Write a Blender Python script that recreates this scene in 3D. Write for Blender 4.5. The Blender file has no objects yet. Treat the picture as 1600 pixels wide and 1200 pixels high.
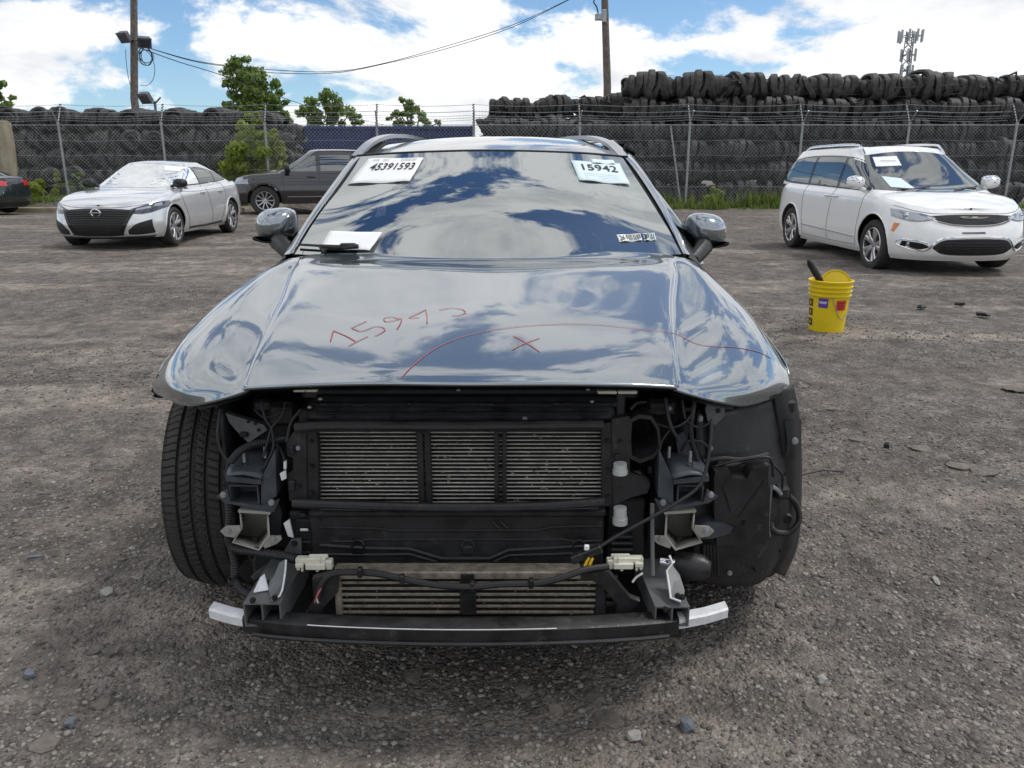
import bpy, bmesh, math, random
import numpy as np
from mathutils import Vector, Matrix, Euler
from mathutils.bvhtree import BVHTree
R = math.radians
random.seed(7); np.random.seed(7)
scene = bpy.context.scene
COL = scene.collection

# ------------------------------------------------------------------ camera
CAM_H = 1.40; FPX = 1230.0; PITCH = R(15.63)
cam_d = bpy.data.cameras.new('camera'); cam = bpy.data.objects.new('camera', cam_d); COL.objects.link(cam)
cam_d.sensor_width = 36.0; cam_d.lens = 36.0 * FPX / 1600.0
cam_d.clip_start = 0.05; cam_d.clip_end = 3000
cam.location = (0, 0, CAM_H); cam.rotation_euler = (math.pi / 2 - PITCH, 0, 0)
scene.camera = cam

# ------------------------------------------------------------------ sky, sun, exposure
SUN_EL = R(60); SUN_AZ = R(78)      # azimuth measured from +Y (away from the camera) towards +X
scene.view_settings.view_transform = 'Standard'; scene.view_settings.look = 'None'
scene.view_settings.exposure = 0.28; scene.view_settings.gamma = 1.0
world = bpy.data.worlds.new('World'); scene.world = world; world.use_nodes = True
wt = world.node_tree; wt.nodes.clear()
def wn(t, **k):
    n = wt.nodes.new(t)
    for a, b in k.items(): setattr(n, a, b)
    return n
def wlink(a, b): wt.links.new(a, b)
def wmath(op, a, b=None, c=None, clamp=False):
    n = wn('ShaderNodeMath', operation=op); n.use_clamp = clamp
    for i, v in enumerate((a, b, c)):
        if v is None: continue
        if isinstance(v, (int, float)): n.inputs[i].default_value = v
        else: wlink(v, n.inputs[i])
    return n.outputs[0]
sky = wn('ShaderNodeTexSky', sky_type='NISHITA'); sky.sun_disc = False
sky.sun_elevation = SUN_EL; sky.sun_rotation = SUN_AZ; sky.altitude = 50; sky.air_density = 1.0; sky.dust_density = 0.6; sky.ozone_density = 1.6
tc = wn('ShaderNodeTexCoord')
def px_dir(px, py):
    u = (px - 800) / FPX; v = (py - 600) / FPX
    d = Vector((u, math.cos(PITCH) - v * math.sin(PITCH), -math.sin(PITCH) - v * math.cos(PITCH)))
    return d.normalized()
nrm = wn('ShaderNodeVectorMath', operation='NORMALIZE'); wlink(tc.outputs['Generated'], nrm.inputs[0])
def cloud_noise(dz):
    mp = wn('ShaderNodeMapping'); mp.inputs['Scale'].default_value = (1.0, 1.0, 2.1); mp.inputs['Location'].default_value = (3.1, 0.4, 0.35 + dz)
    wlink(nrm.outputs[0], mp.inputs['Vector'])
    n = wn('ShaderNodeTexNoise'); n.inputs['Scale'].default_value = 3.7; n.inputs['Detail'].default_value = 11; n.inputs['Roughness'].default_value = 0.61; n.inputs['Distortion'].default_value = 0.18
    wlink(mp.outputs[0], n.inputs['Vector']); return n.outputs['Fac']
big_f = cloud_noise(0.0); above_f = cloud_noise(0.075)
dens = wmath('ADD', big_f, 0.0)
# clear gaps and cloud masses where the sky in view has them (px, py, half-angle in degrees, amount)
for (px, py, ang, amt) in [(110, 10, 9, -0.17), (1140, 10, 8, -0.10), (600, 70, 16, 0.06), (1540, 40, 8, 0.06), (130, 130, 8, 0.13), (30, 90, 4, 0.08)]:
    d = px_dir(px, py)
    dt = wn('ShaderNodeVectorMath', operation='DOT_PRODUCT'); wlink(nrm.outputs[0], dt.inputs[0]); dt.inputs[1].default_value = d
    mr = wn('ShaderNodeMapRange', interpolation_type='SMOOTHSTEP'); wlink(dt.outputs['Value'], mr.inputs['Value'])
    mr.inputs['From Min'].default_value = math.cos(R(ang)); mr.inputs['From Max'].default_value = 1.0
    mr.inputs['To Min'].default_value = 0.0; mr.inputs['To Max'].default_value = amt
    dens = wmath('ADD', dens, mr.outputs['Result'])
cm = wn('ShaderNodeMapRange', interpolation_type='SMOOTHSTEP'); wlink(dens, cm.inputs['Value'])
cm.inputs['From Min'].default_value = 0.425; cm.inputs['From Max'].default_value = 0.50
# thick cloud and cloud with more cloud above it is greyer (undersides)
shd = wmath('MULTIPLY_ADD', wmath('SUBTRACT', above_f, big_f), 2.2, wmath('MULTIPLY_ADD', big_f, 1.5, -0.42))
ccol = wn('ShaderNodeValToRGB')
ccol.color_ramp.elements[0].position = 0.22; ccol.color_ramp.elements[0].color = (1.0, 1.0, 1.0, 1)
ccol.color_ramp.elements[1].position = 0.72; ccol.color_ramp.elements[1].color = (0.58, 0.61, 0.66, 1)
wlink(shd, ccol.inputs['Fac'])
cmul = wn('ShaderNodeVectorMath', operation='SCALE'); wlink(ccol.outputs['Color'], cmul.inputs[0]); cmul.inputs['Scale'].default_value = 9.6
skym = wn('ShaderNodeVectorMath', operation='MULTIPLY_ADD'); wlink(sky.outputs['Color'], skym.inputs[0]); skym.inputs[1].default_value = (0.62, 0.80, 0.98); 
sepz = wn('ShaderNodeSeparateXYZ'); wlink(nrm.outputs[0], sepz.inputs[0])      # pale haze low down, clear deep blue higher up
hz_ = wmath('POWER', wmath('SUBTRACT', 1.0, wmath('MAXIMUM', sepz.outputs['Z'], 0.0)), 5.0)
hcol = wn('ShaderNodeVectorMath', operation='SCALE'); hcol.inputs[0].default_value = (1.2, 1.7, 2.1); wlink(hz_, hcol.inputs['Scale']); wlink(hcol.outputs[0], skym.inputs[2])
mixc = wn('ShaderNodeMix', data_type='RGBA'); wlink(cm.outputs['Result'], mixc.inputs['Factor'])
wlink(skym.outputs[0], mixc.inputs['A']); wlink(cmul.outputs[0], mixc.inputs['B'])
bg = wn('ShaderNodeBackground'); bg.inputs['Strength'].default_value = 0.10
wlink(mixc.outputs['Result'], bg.inputs['Color'])
wo = wn('ShaderNodeOutputWorld'); wlink(bg.outputs[0], wo.inputs['Surface'])
sun_d = bpy.data.lights.new('sun', 'SUN'); sun_d.energy = 1.5; sun_d.angle = R(10); sun_d.color = (1.0, 0.965, 0.91)
sun = bpy.data.objects.new('sun', sun_d); COL.objects.link(sun)
sdir = Vector((math.sin(SUN_AZ) * math.cos(SUN_EL), math.cos(SUN_AZ) * math.cos(SUN_EL), math.sin(SUN_EL)))
sun.rotation_euler = sdir.to_track_quat('Z', 'Y').to_euler(); sun.location = sdir * 60

# ------------------------------------------------------------------ helpers
def at(px, py, Y):
    """world point on the ray of a photograph pixel at forward distance Y"""
    u = (px - 800) / FPX; v = (py - 600) / FPX
    d = Vector((u, math.cos(PITCH) - v * math.sin(PITCH), -math.sin(PITCH) - v * math.cos(PITCH)))
    return Vector((0, 0, CAM_H)) + d * (Y / d.y)
def atz(px, py, z=0.0):
    u = (px - 800) / FPX; v = (py - 600) / FPX
    d = Vector((u, math.cos(PITCH) - v * math.sin(PITCH), -math.sin(PITCH) - v * math.cos(PITCH)))
    return Vector((0, 0, CAM_H)) + d * ((z - CAM_H) / d.z)

class MB:
    def __init__(s): s.v = []; s.f = []; s.m = []
    def add(s, vs, fs, m=0):
        o = len(s.v); s.v += [tuple(p) for p in vs]; s.f += [tuple(i + o for i in f) for f in fs]; s.m += [m] * len(fs); return s
    def box(s, a, b, bev=0.0, m=0, M=None):
        a = Vector(a); b = Vector(b)
        lo = Vector([min(a[i], b[i]) for i in range(3)]); hi = Vector([max(a[i], b[i]) for i in range(3)])
        c = (lo + hi) / 2; h = (hi - lo) / 2
        bev = min(bev, h.x * .9, h.y * .9, h.z * .9)
        if bev <= 0:
            vs = [c + Vector((sx * h.x, sy * h.y, sz * h.z)) for sx in (-1, 1) for sy in (-1, 1) for sz in (-1, 1)]
            fs = [(0, 1, 3, 2), (4, 6, 7, 5), (0, 4, 5, 1), (2, 3, 7, 6), (0, 2, 6, 4), (1, 5, 7, 3)]
        else:
            vs = []; idx = {}
            for sx in (-1, 1):
                for sy in (-1, 1):
                    for sz in (-1, 1):
                        for ax in range(3):
                            q = [sx * (h.x - (bev if ax != 0 else 0)), sy * (h.y - (bev if ax != 1 else 0)), sz * (h.z - (bev if ax != 2 else 0))]
                            idx[(sx, sy, sz, ax)] = len(vs); vs.append(c + Vector(q))
            fs = []
            for ax in range(3):
                o1, o2 = [(1, 2), (2, 0), (0, 1)][ax]
                for sg in (-1, 1):
                    ring = []
                    for (s1, s2) in ((-1, -1), (1, -1), (1, 1), (-1, 1)):
                        q = [0, 0, 0]; q[ax] = sg; q[o1] = s1; q[o2] = s2; ring.append(idx[(q[0], q[1], q[2], ax)])
                    fs.append(tuple(ring if sg > 0 else ring[::-1]))
                for s1 in (-1, 1):
                    for s2 in (-1, 1):
                        q0 = [0, 0, 0]; q1 = [0, 0, 0]; q0[ax] = -1; q1[ax] = 1; q0[o1] = q1[o1] = s1; q0[o2] = q1[o2] = s2
                        f = (idx[tuple(q0) + (o1,)], idx[tuple(q1) + (o1,)], idx[tuple(q1) + (o2,)], idx[tuple(q0) + (o2,)])
                        fs.append(f if s1 * s2 < 0 else f[::-1])
            for sx in (-1, 1):
                for sy in (-1, 1):
                    for sz in (-1, 1):
                        f = tuple(idx[(sx, sy, sz, ax)] for ax in range(3)); fs.append(f if sx * sy * sz > 0 else f[::-1])
        if M is not None: vs = [M @ p for p in vs]
        return s.add(vs, fs, m)
    def tube(s, pts, r, n=8, closed=False, m=0, cap=True):
        pts = [Vector(p) for p in pts]; N = len(pts); rr = r if isinstance(r, (list, tuple)) else [r] * N
        vs = []; prev = None
        for i, p in enumerate(pts):
            if closed: t = pts[(i + 1) % N] - pts[i - 1]
            else: t = pts[min(i + 1, N - 1)] - pts[max(i - 1, 0)]
            t.normalize()
            if prev is None: u = t.orthogonal().normalized()
            else:
                u = prev - t * prev.dot(t)
                u = u.normalized() if u.length > 1e-6 else t.orthogonal().normalized()
            prev = u; w = t.cross(u)
            for k in range(n):
                a = 2 * math.pi * k / n; vs.append(p + (u * math.cos(a) + w * math.sin(a)) * rr[i])
        fs = []
        for i in range(N if closed else N - 1):
            j = (i + 1) % N
            for k in range(n): fs.append((i * n + k, i * n + (k + 1) % n, j * n + (k + 1) % n, j * n + k))
        if cap and not closed: fs.append(tuple(range(n))[::-1]); fs.append(tuple((N - 1) * n + k for k in range(n)))
        return s.add(vs, fs, m)
    def cyl(s, p0, p1, r0, r1=None, n=12, m=0): return s.tube([p0, p1], [r0, r0 if r1 is None else r1], n, m=m)
    def lathe(s, prof, M=Matrix(), n=32, m=0, closed=False):
        """profile [(r, h)] turned round local Z"""
        vs = []; K = len(prof)
        for k in range(n):
            a = 2 * math.pi * k / n
            for (r, h) in prof: vs.append(M @ Vector((r * math.cos(a), r * math.sin(a), h)))
        fs = []
        for k in range(n):
            k2 = (k + 1) % n
            for i in range(K if closed else K - 1):
                j = (i + 1) % K; fs.append((k * K + i, k2 * K + i, k2 * K + j, k * K + j))
        return s.add(vs, fs, m)
    def grid(s, rows, m=0, flip=False):
        nr = len(rows); nc = len(rows[0]); vs = [p for r_ in rows for p in r_]; fs = []
        for i in range(nr - 1):
            for j in range(nc - 1):
                f = (i * nc + j, i * nc + j + 1, (i + 1) * nc + j + 1, (i + 1) * nc + j); fs.append(f[::-1] if flip else f)
        return s.add(vs, fs, m)
    def prism(s, poly, off, m=0):
        n = len(poly); off = Vector(off); vs = [Vector(p) for p in poly] + [Vector(p) + off for p in poly]
        fs = [tuple(range(n))[::-1], tuple(range(n, 2 * n))] + [(i, (i + 1) % n, (i + 1) % n + n, i + n) for i in range(n)]
        return s.add(vs, fs, m)
    def ico(s, c, r, m=0):
        t = (1 + 5 ** .5) / 2; q = 1 / math.sqrt(1 + t * t)
        V = [(-1, t, 0), (1, t, 0), (-1, -t, 0), (1, -t, 0), (0, -1, t), (0, 1, t), (0, -1, -t), (0, 1, -t), (t, 0, -1), (t, 0, 1), (-t, 0, -1), (-t, 0, 1)]
        F = [(0, 11, 5), (0, 5, 1), (0, 1, 7), (0, 7, 10), (0, 10, 11), (1, 5, 9), (5, 11, 4), (11, 10, 2), (10, 7, 6), (7, 1, 8), (3, 9, 4), (3, 4, 2), (3, 2, 6), (3, 6, 8), (3, 8, 9), (4, 9, 5), (2, 4, 11), (6, 2, 10), (8, 6, 7), (9, 8, 1)]
        r = Vector(r) if not isinstance(r, (int, float)) else Vector((r, r, r))
        return s.add([Vector(c) + Vector((a[0] * r.x, a[1] * r.y, a[2] * r.z)) * q for a in V], F, m)
    def build(s, name, mats, parent=None, smooth=35, local=False, fixn=True):
        me = bpy.data.meshes.new(name); me.from_pydata(s.v, [], s.f)
        if not isinstance(mats, (list, tuple)): mats = [mats]
        for q in mats: me.materials.append(q)
        if len(mats) > 1: me.polygons.foreach_set('material_index', s.m)
        if fixn:
            bm = bmesh.new(); bm.from_mesh(me); bmesh.ops.recalc_face_normals(bm, faces=bm.faces); bm.to_mesh(me); bm.free()
        if smooth:
            me.shade_smooth(); me.set_sharp_from_angle(angle=R(smooth))
        me.update()
        return link(name, me, parent, local)
ROOTM = {}
def link(name, me, parent=None, local=False):
    o = bpy.data.objects.new(name, me); COL.objects.link(o)
    if parent is not None:
        o.parent = parent
        if parent.name in ROOTM and not local: o.matrix_parent_inverse = ROOTM[parent.name].inverted()
    return o
def tag(o, label, cat, group=None):
    o['label'] = label; o['category'] = cat
    if group: o['group'] = group
    return o
def root(name, loc, label, cat, group=None, rz=0.0):
    o = bpy.data.objects.new(name, None); COL.objects.link(o); o.empty_display_size = .2
    o.location = loc; o.rotation_euler = (0, 0, rz)
    ROOTM[o.name] = Matrix.Translation(Vector(loc)) @ Matrix.Rotation(rz, 4, 'Z')
    return tag(o, label, cat, group)
def copy_tree(o, parent=None):
    c = o.copy(); COL.objects.link(c); c.parent = parent
    for ch in o.children: copy_tree(ch, c)
    return c
def catmull(P, n):
    """points sampled along a Catmull-Rom curve, n per span"""
    P = [Vector(p) for p in P]; out = []
    for i in range(len(P) - 1):
        p1, p2 = P[i], P[i + 1]; p0 = P[i - 1] if i else p1 * 2 - p2; p3 = P[i + 2] if i + 2 < len(P) else p2 * 2 - p1
        for k in range(n):
            t = k / n; out.append(.5 * ((2 * p1) + (p2 - p0) * t + (2 * p0 - 5 * p1 + 4 * p2 - p3) * t * t + (3 * p1 - p0 - 3 * p2 + p3) * t ** 3))
    out.append(P[-1]); return out
def surf(net, nu, nv):
    """tensor Catmull-Rom surface through a control net"""
    rows = [catmull(r_, nv) for r_ in net]; cols = list(zip(*rows)); cc = [catmull(c, nu) for c in cols]
    return [list(r_) for r_ in zip(*cc)]
def lerp(tab, x):
    if x <= tab[0][0]: return tab[0][1]
    for (a, b), (c, d) in zip(tab, tab[1:]):
        if x <= c: return b + (d - b) * (x - a) / (c - a)
    return tab[-1][1]
def slerp_tab(tab, x):
    """smooth (cosine-free Hermite) table lookup"""
    n = len(tab)
    if x <= tab[0][0]: return tab[0][1]
    if x >= tab[-1][0]: return tab[-1][1]
    for i in range(n - 1):
        x0, y0 = tab[i]; x1, y1 = tab[i + 1]
        if x <= x1:
            h = x1 - x0; t = (x - x0) / h
            m0 = (y1 - tab[i - 1][1]) / (x1 - tab[i - 1][0]) if i else (y1 - y0) / h
            m1 = (tab[i + 2][1] - y0) / (tab[i + 2][0] - x0) if i + 2 < n else (y1 - y0) / h
            return (2 * t ** 3 - 3 * t * t + 1) * y0 + (t ** 3 - 2 * t * t + t) * h * m0 + (-2 * t ** 3 + 3 * t * t) * y1 + (t ** 3 - t * t) * h * m1

# ------------------------------------------------------------------ materials
def mat(name, col, rough=.5, metal=0.0, coat=0.0, spec=.5, var=0.0, vscale=8.0, bump=0.0, bscale=60.0, col2=None, trans=0.0, detail=5, coat_rough=.03, rvar=0.0, dirt=None):
    m = bpy.data.materials.new(name); m.use_nodes = True; nt = m.node_tree; b = nt.nodes['Principled BSDF']
    b.inputs['Base Color'].default_value = (*col, 1); b.inputs['Roughness'].default_value = rough; b.inputs['Metallic'].default_value = metal
    b.inputs['Coat Weight'].default_value = coat; b.inputs['Coat Roughness'].default_value = coat_rough; b.inputs['Specular IOR Level'].default_value = spec
    if trans: b.inputs['Transmission Weight'].default_value = trans
    tcn = nt.nodes.new('ShaderNodeTexCoord')
    base = None
    if var or col2:
        nz = nt.nodes.new('ShaderNodeTexNoise'); nz.inputs['Scale'].default_value = vscale; nz.inputs['Detail'].default_value = detail; nz.inputs['Roughness'].default_value = .6
        nt.links.new(tcn.outputs['Object'], nz.inputs['Vector'])
        rp = nt.nodes.new('ShaderNodeValToRGB'); rp.color_ramp.elements[0].position = .35; rp.color_ramp.elements[1].position = .65
        c2 = col2 if col2 else tuple(min(1, c * (1 + var)) for c in col); c1 = col if col2 else tuple(c * (1 - var) for c in col)
        rp.color_ramp.elements[0].color = (*c1, 1); rp.color_ramp.elements[1].color = (*c2, 1)
        nt.links.new(nz.outputs['Fac'], rp.inputs['Fac']); nt.links.new(rp.outputs['Color'], b.inputs['Base Color']); base = rp.outputs['Color']
        if rvar:
            mr = nt.nodes.new('ShaderNodeMapRange'); nt.links.new(nz.outputs['Fac'], mr.inputs['Value'])
            mr.inputs['From Min'].default_value = .3; mr.inputs['From Max'].default_value = .7; mr.inputs['To Min'].default_value = max(0, rough - rvar); mr.inputs['To Max'].default_value = min(1, rough + rvar)
            nt.links.new(mr.outputs['Result'], b.inputs['Roughness'])
    if dirt:      # speckled dust: colour, scale, threshold
        dz = nt.nodes.new('ShaderNodeTexNoise'); dz.inputs['Scale'].default_value = dirt[1]; dz.inputs['Detail'].default_value = 8; dz.inputs['Roughness'].default_value = .7
        nt.links.new(tcn.outputs['Object'], dz.inputs['Vector'])
        dr = nt.nodes.new('ShaderNodeMapRange'); nt.links.new(dz.outputs['Fac'], dr.inputs['Value']); dr.inputs['From Min'].default_value = dirt[2]; dr.inputs['From Max'].default_value = dirt[2] + .15
        mx = nt.nodes.new('ShaderNodeMix'); mx.data_type = 'RGBA'; nt.links.new(dr.outputs['Result'], mx.inputs['Factor'])
        if base: nt.links.new(base, mx.inputs['A'])
        else: mx.inputs['A'].default_value = (*col, 1)
        mx.inputs['B'].default_value = (*dirt[0], 1); nt.links.new(mx.outputs['Result'], b.inputs['Base Color'])
    if bump:
        bz = nt.nodes.new('ShaderNodeTexNoise'); bz.inputs['Scale'].default_value = bscale; bz.inputs['Detail'].default_value = 4
        nt.links.new(tcn.outputs['Object'], bz.inputs['Vector'])
        bp = nt.nodes.new('ShaderNodeBump'); bp.inputs['Strength'].default_value = bump; bp.inputs['Distance'].default_value = .02
        nt.links.new(bz.outputs['Fac'], bp.inputs['Height']); nt.links.new(bp.outputs['Normal'], b.inputs['Normal'])
    return m
def glass_mat(name, tint, base_refl=.3, dark=None):
    """window glass: sky reflection over a tinted see-through or dark interior"""
    m = bpy.data.materials.new(name); m.use_nodes = True; nt = m.node_tree; nt.nodes.clear()
    out = nt.nodes.new('ShaderNodeOutputMaterial'); mix = nt.nodes.new('ShaderNodeMixShader'); gl = nt.nodes.new('ShaderNodeBsdfGlossy')
    gl.inputs['Roughness'].default_value = .015; gl.inputs['Color'].default_value = (.93, .97, .97, 1)
    if dark: a = nt.nodes.new('ShaderNodeBsdfDiffuse'); a.inputs['Color'].default_value = (*dark, 1)
    else: a = nt.nodes.new('ShaderNodeBsdfTransparent'); a.inputs['Color'].default_value = (*tint, 1)
    lw = nt.nodes.new('ShaderNodeLayerWeight'); lw.inputs['Blend'].default_value = .35
    mr = nt.nodes.new('ShaderNodeMapRange'); nt.links.new(lw.outputs['Fresnel'], mr.inputs['Value']); mr.inputs['To Min'].default_value = base_refl; mr.inputs['To Max'].default_value = 1.0
    nt.links.new(mr.outputs['Result'], mix.inputs['Fac']); nt.links.new(a.outputs[0], mix.inputs[1]); nt.links.new(gl.outputs[0], mix.inputs[2]); nt.links.new(mix.outputs[0], out.inputs['Surface'])
    return m
M = {}
M['slate'] = mat('slate_metallic_paint', (.15, .185, .208), .22, .8, 1.0, coat_rough=.004); M['slate'].node_tree.nodes['Principled BSDF'].inputs['Coat IOR'].default_value = 2.55
nt = M['slate'].node_tree; tcn = nt.nodes.new('ShaderNodeTexCoord')      # film of dust that dulls the lacquer in patches
nz = nt.nodes.new('ShaderNodeTexNoise'); nz.inputs['Scale'].default_value = 9; nz.inputs['Detail'].default_value = 10; nz.inputs['Roughness'].default_value = .75; nt.links.new(tcn.outputs['Object'], nz.inputs['Vector'])
mr_ = nt.nodes.new('ShaderNodeMapRange'); nt.links.new(nz.outputs['Fac'], mr_.inputs['Value']); mr_.inputs['From Min'].default_value = .42; mr_.inputs['From Max'].default_value = .72; mr_.inputs['To Min'].default_value = .004; mr_.inputs['To Max'].default_value = .085
nt.links.new(mr_.outputs['Result'], nt.nodes['Principled BSDF'].inputs['Coat Roughness'])
M['silver'] = mat('silver_paint', (.68, .69, .70), .26, .45, 1.0, var=.03)
M['white'] = mat('white_paint', (.86, .86, .85), .22, 0, .9, var=.02)
M['charcoal'] = mat('charcoal_metallic_paint', (.045, .042, .046), .22, .6, 1.0)
M['darkcar'] = mat('dark_green_grey_paint', (.03, .04, .042), .2, .5, 1.0)
M['black'] = mat('black_plastic', (.013, .013, .014), .48, var=.4, vscale=14, bump=.10, bscale=220, rvar=.18, dirt=((.055, .05, .044), 26, .58))
M['blackgloss'] = mat('gloss_black', (.008, .008, .009), .12)
M['rubberhose'] = mat('hose_rubber', (.012, .012, .013), .55, dirt=((.045, .042, .04), 40, .6))
M['dark'] = mat('dark_metal', (.02, .021, .023), .5, .3, var=.4, vscale=16, dirt=((.05, .046, .04), 30, .62))
M['deep'] = mat('underbody_black', (.008, .008, .008), .8)
M['tyre'] = mat('tyre_rubber', (.030, .027, .025), .7, var=.25, vscale=20, bump=.1, bscale=300, dirt=((.055, .05, .045), 18, .6))
M['oldtyre'] = mat('weathered_tyre_rubber', (.016, .016, .016), .6, col2=(.058, .054, .050), vscale=6, bump=.6, bscale=26, dirt=((.15, .137, .118), 7, .60))
M['alloy'] = mat('alloy', (.55, .55, .56), .3, .9, dirt=((.2, .19, .18), 9, .62))
M['alloydark'] = mat('dark_alloy', (.05, .05, .052), .4, .6)
M['chrome'] = mat('chrome', (.75, .76, .78), .08, 1.0)
M['alu'] = mat('bare_aluminium', (.66, .67, .68), .6, .1, var=.10, vscale=30, dirt=((.25, .24, .23), 40, .64))
M['fin'] = mat('condenser_fin', (.50, .48, .44), .5, .4, var=.2, vscale=40, dirt=((.12, .1, .08), 60, .58))
M['fin2'] = mat('intercooler_fin', (.25, .215, .17), .6, .3, var=.3, vscale=40, dirt=((.10, .085, .07), 60, .55))
M['core'] = mat('core_brown', (.012, .010, .009), .8, dirt=((.08, .07, .055), 110, .68))
M['bluesteel'] = mat('primed_steel_blue_grey', (.065, .074, .088), .45, .4, var=.25, vscale=18, dirt=((.2, .19, .18), 45, .63))
M['greysteel'] = mat('painted_steel_grey', (.13, .135, .138), .45, .3, var=.18, vscale=14, dirt=((.10, .09, .08), 35, .6))
M['beigesteel'] = mat('primed_steel_beige', (.29, .28, .25), .5, .1, var=.12, vscale=14, dirt=((.16, .14, .12), 35, .62))
M['cream'] = mat('cream_plastic', (.62, .60, .50), .45, var=.06, vscale=20)
M['yellowclip'] = mat('yellow_clip', (.75, .48, .02), .4)
M['greyplastic'] = mat('pale_grey_plastic', (.42, .43, .42), .5, var=.1)
M['paper'] = mat('white_paper', (.82, .83, .83), .7, var=.02)
M['paperblue'] = mat('pale_blue_paper', (.66, .78, .80), .7)
M['ink'] = mat('black_ink', (.02, .02, .025), .7)
M['greyink'] = mat('grey_ink', (.45, .47, .5), .7)
M['redink'] = mat('red_marker', (.36, .09, .085), .5)
M['glassw'] = glass_mat('windscreen_glass', (.30, .36, .37), .38)
M['glassd'] = glass_mat('dark_window_glass', None, .15, (.012, .014, .017))
M['frit'] = mat('frit_black', (.03, .03, .034), .3)
M['shatter'] = mat('shattered_glass', (.55, .57, .57), .3, .1, 1.0, col2=(.74, .75, .75), vscale=3.5, bump=.35, bscale=16, detail=10)
M['lamp'] = mat('headlamp_lens', (.32, .35, .39), .08, .5, 1.0)
M['lampdark'] = mat('headlamp_dark', (.05, .06, .08), .08, .4, 1.0)
M['redlamp'] = mat('tail_lamp', (.5, .02, .02), .15, 0, 1.0)
M['orange'] = mat('side_marker', (.7, .2, .02), .2, 0, 1.0)
M['seat'] = mat('seat_leather', (.10, .10, .10), .6)
M['dash'] = mat('dashboard', (.035, .036, .038), .6)
M['galv'] = mat('galvanised_steel', (.36, .38, .39), .45, .6, var=.15, vscale=6)
M['wire'] = mat('galvanised_wire', (.33, .35, .36), .5, .5)
M['wood'] = mat('weathered_pole_wood', (.10, .085, .075), .85, col2=(.20, .175, .15), vscale=9, bump=.4, bscale=30)
M['steelpole'] = mat('grey_steel_pole', (.13, .135, .15), .5, .3, var=.15)
M['cable'] = mat('cable_black', (.015, .015, .016), .6)
M['blue'] = mat('container_blue', (.014, .036, .135), .5, var=.25, vscale=2, dirt=((.05, .05, .07), 3, .66))
M['yellow'] = mat('bucket_yellow', (.74, .55, .006), .42, var=.06, vscale=6, dirt=((.30, .22, .06), 15, .64))
M['purple'] = mat('purple_label', (.12, .05, .35), .5)
M['red'] = mat('red_label', (.55, .03, .02), .5)
M['brownprint'] = mat('brown_print', (.10, .03, .01), .5)
M['concrete'] = mat('beige_concrete', (.34, .29, .19), .85, var=.18, vscale=3, bump=.2, bscale=40)
M['tower'] = mat('tower_steel', (.16, .18, .21), .6, .3)
M['bark'] = mat('bark', (.055, .042, .032), .9, var=.3, vscale=20)
def leaf_mat(name, c1, c2):
    m = bpy.data.materials.new(name); m.use_nodes = True; nt = m.node_tree; b = nt.nodes['Principled BSDF']
    g = nt.nodes.new('ShaderNodeNewGeometry'); rp = nt.nodes.new('ShaderNodeValToRGB'); rp.color_ramp.elements[0].color = (*c1, 1); rp.color_ramp.elements[1].color = (*c2, 1)
    nt.links.new(g.outputs['Random Per Island'], rp.inputs['Fac']); nt.links.new(rp.outputs['Color'], b.inputs['Base Color']); b.inputs['Roughness'].default_value = .6
    tr = nt.nodes.new('ShaderNodeBsdfTranslucent'); nt.links.new(rp.outputs['Color'], tr.inputs['Color']); mx = nt.nodes.new('ShaderNodeMixShader'); mx.inputs['Fac'].default_value = .55
    out = nt.nodes['Material Output']; nt.links.new(b.outputs[0], mx.inputs[1]); nt.links.new(tr.outputs[0], mx.inputs[2]); nt.links.new(mx.outputs[0], out.inputs['Surface'])
    return m
M['leaf'] = leaf_mat('tree_leaf', (.08, .15, .04), (.32, .42, .12))
M['leafy'] = leaf_mat('bush_leaf', (.19, .28, .04), (.45, .52, .10))
M['grass'] = leaf_mat('grass_blade', (.08, .14, .02), (.24, .30, .07))
M['stone'] = leaf_mat('gravel_stone', (.060, .053, .047), (.29, .265, .235))
M['stonelight'] = mat('pale_stone', (.30, .29, .27), .8, var=.12, vscale=40, bump=.2, bscale=90)
M['stonegrey'] = mat('blue_grey_stone', (.13, .145, .17), .75, var=.2, vscale=40, bump=.2, bscale=90)
M['stonebrown'] = mat('flat_brown_stone', (.11, .096, .082), .9, col2=(.19, .166, .14), vscale=25, bump=.5, bscale=60)
for k in ('stone',):     # stones do not let light through
    nt = M[k].node_tree; b = nt.nodes['Principled BSDF']; nt.links.new(b.outputs[0], nt.nodes['Material Output'].inputs['Surface']); b.inputs['Roughness'].default_value = .85

def text_mesh(s, bold=0.0):
    cu = bpy.data.curves.new('t', 'FONT'); cu.body = s; cu.size = 1; cu.offset = bold; cu.resolution_u = 3
    o = bpy.data.objects.new('t', cu); COL.objects.link(o); dg = bpy.context.evaluated_depsgraph_get()
    me = bpy.data.meshes.new_from_object(o.evaluated_get(dg)); bpy.data.objects.remove(o)
    vs = [v.co.copy() for v in me.vertices]; fs = [tuple(p.vertices) for p in me.polygons]; bpy.data.meshes.remove(me)
    x0 = min(v.x for v in vs); x1 = max(v.x for v in vs); y0 = min(v.y for v in vs); y1 = max(v.y for v in vs)
    return [((v.x - x0) / (x1 - x0), (v.y - y0) / (y1 - y0)) for v in vs], fs
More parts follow.
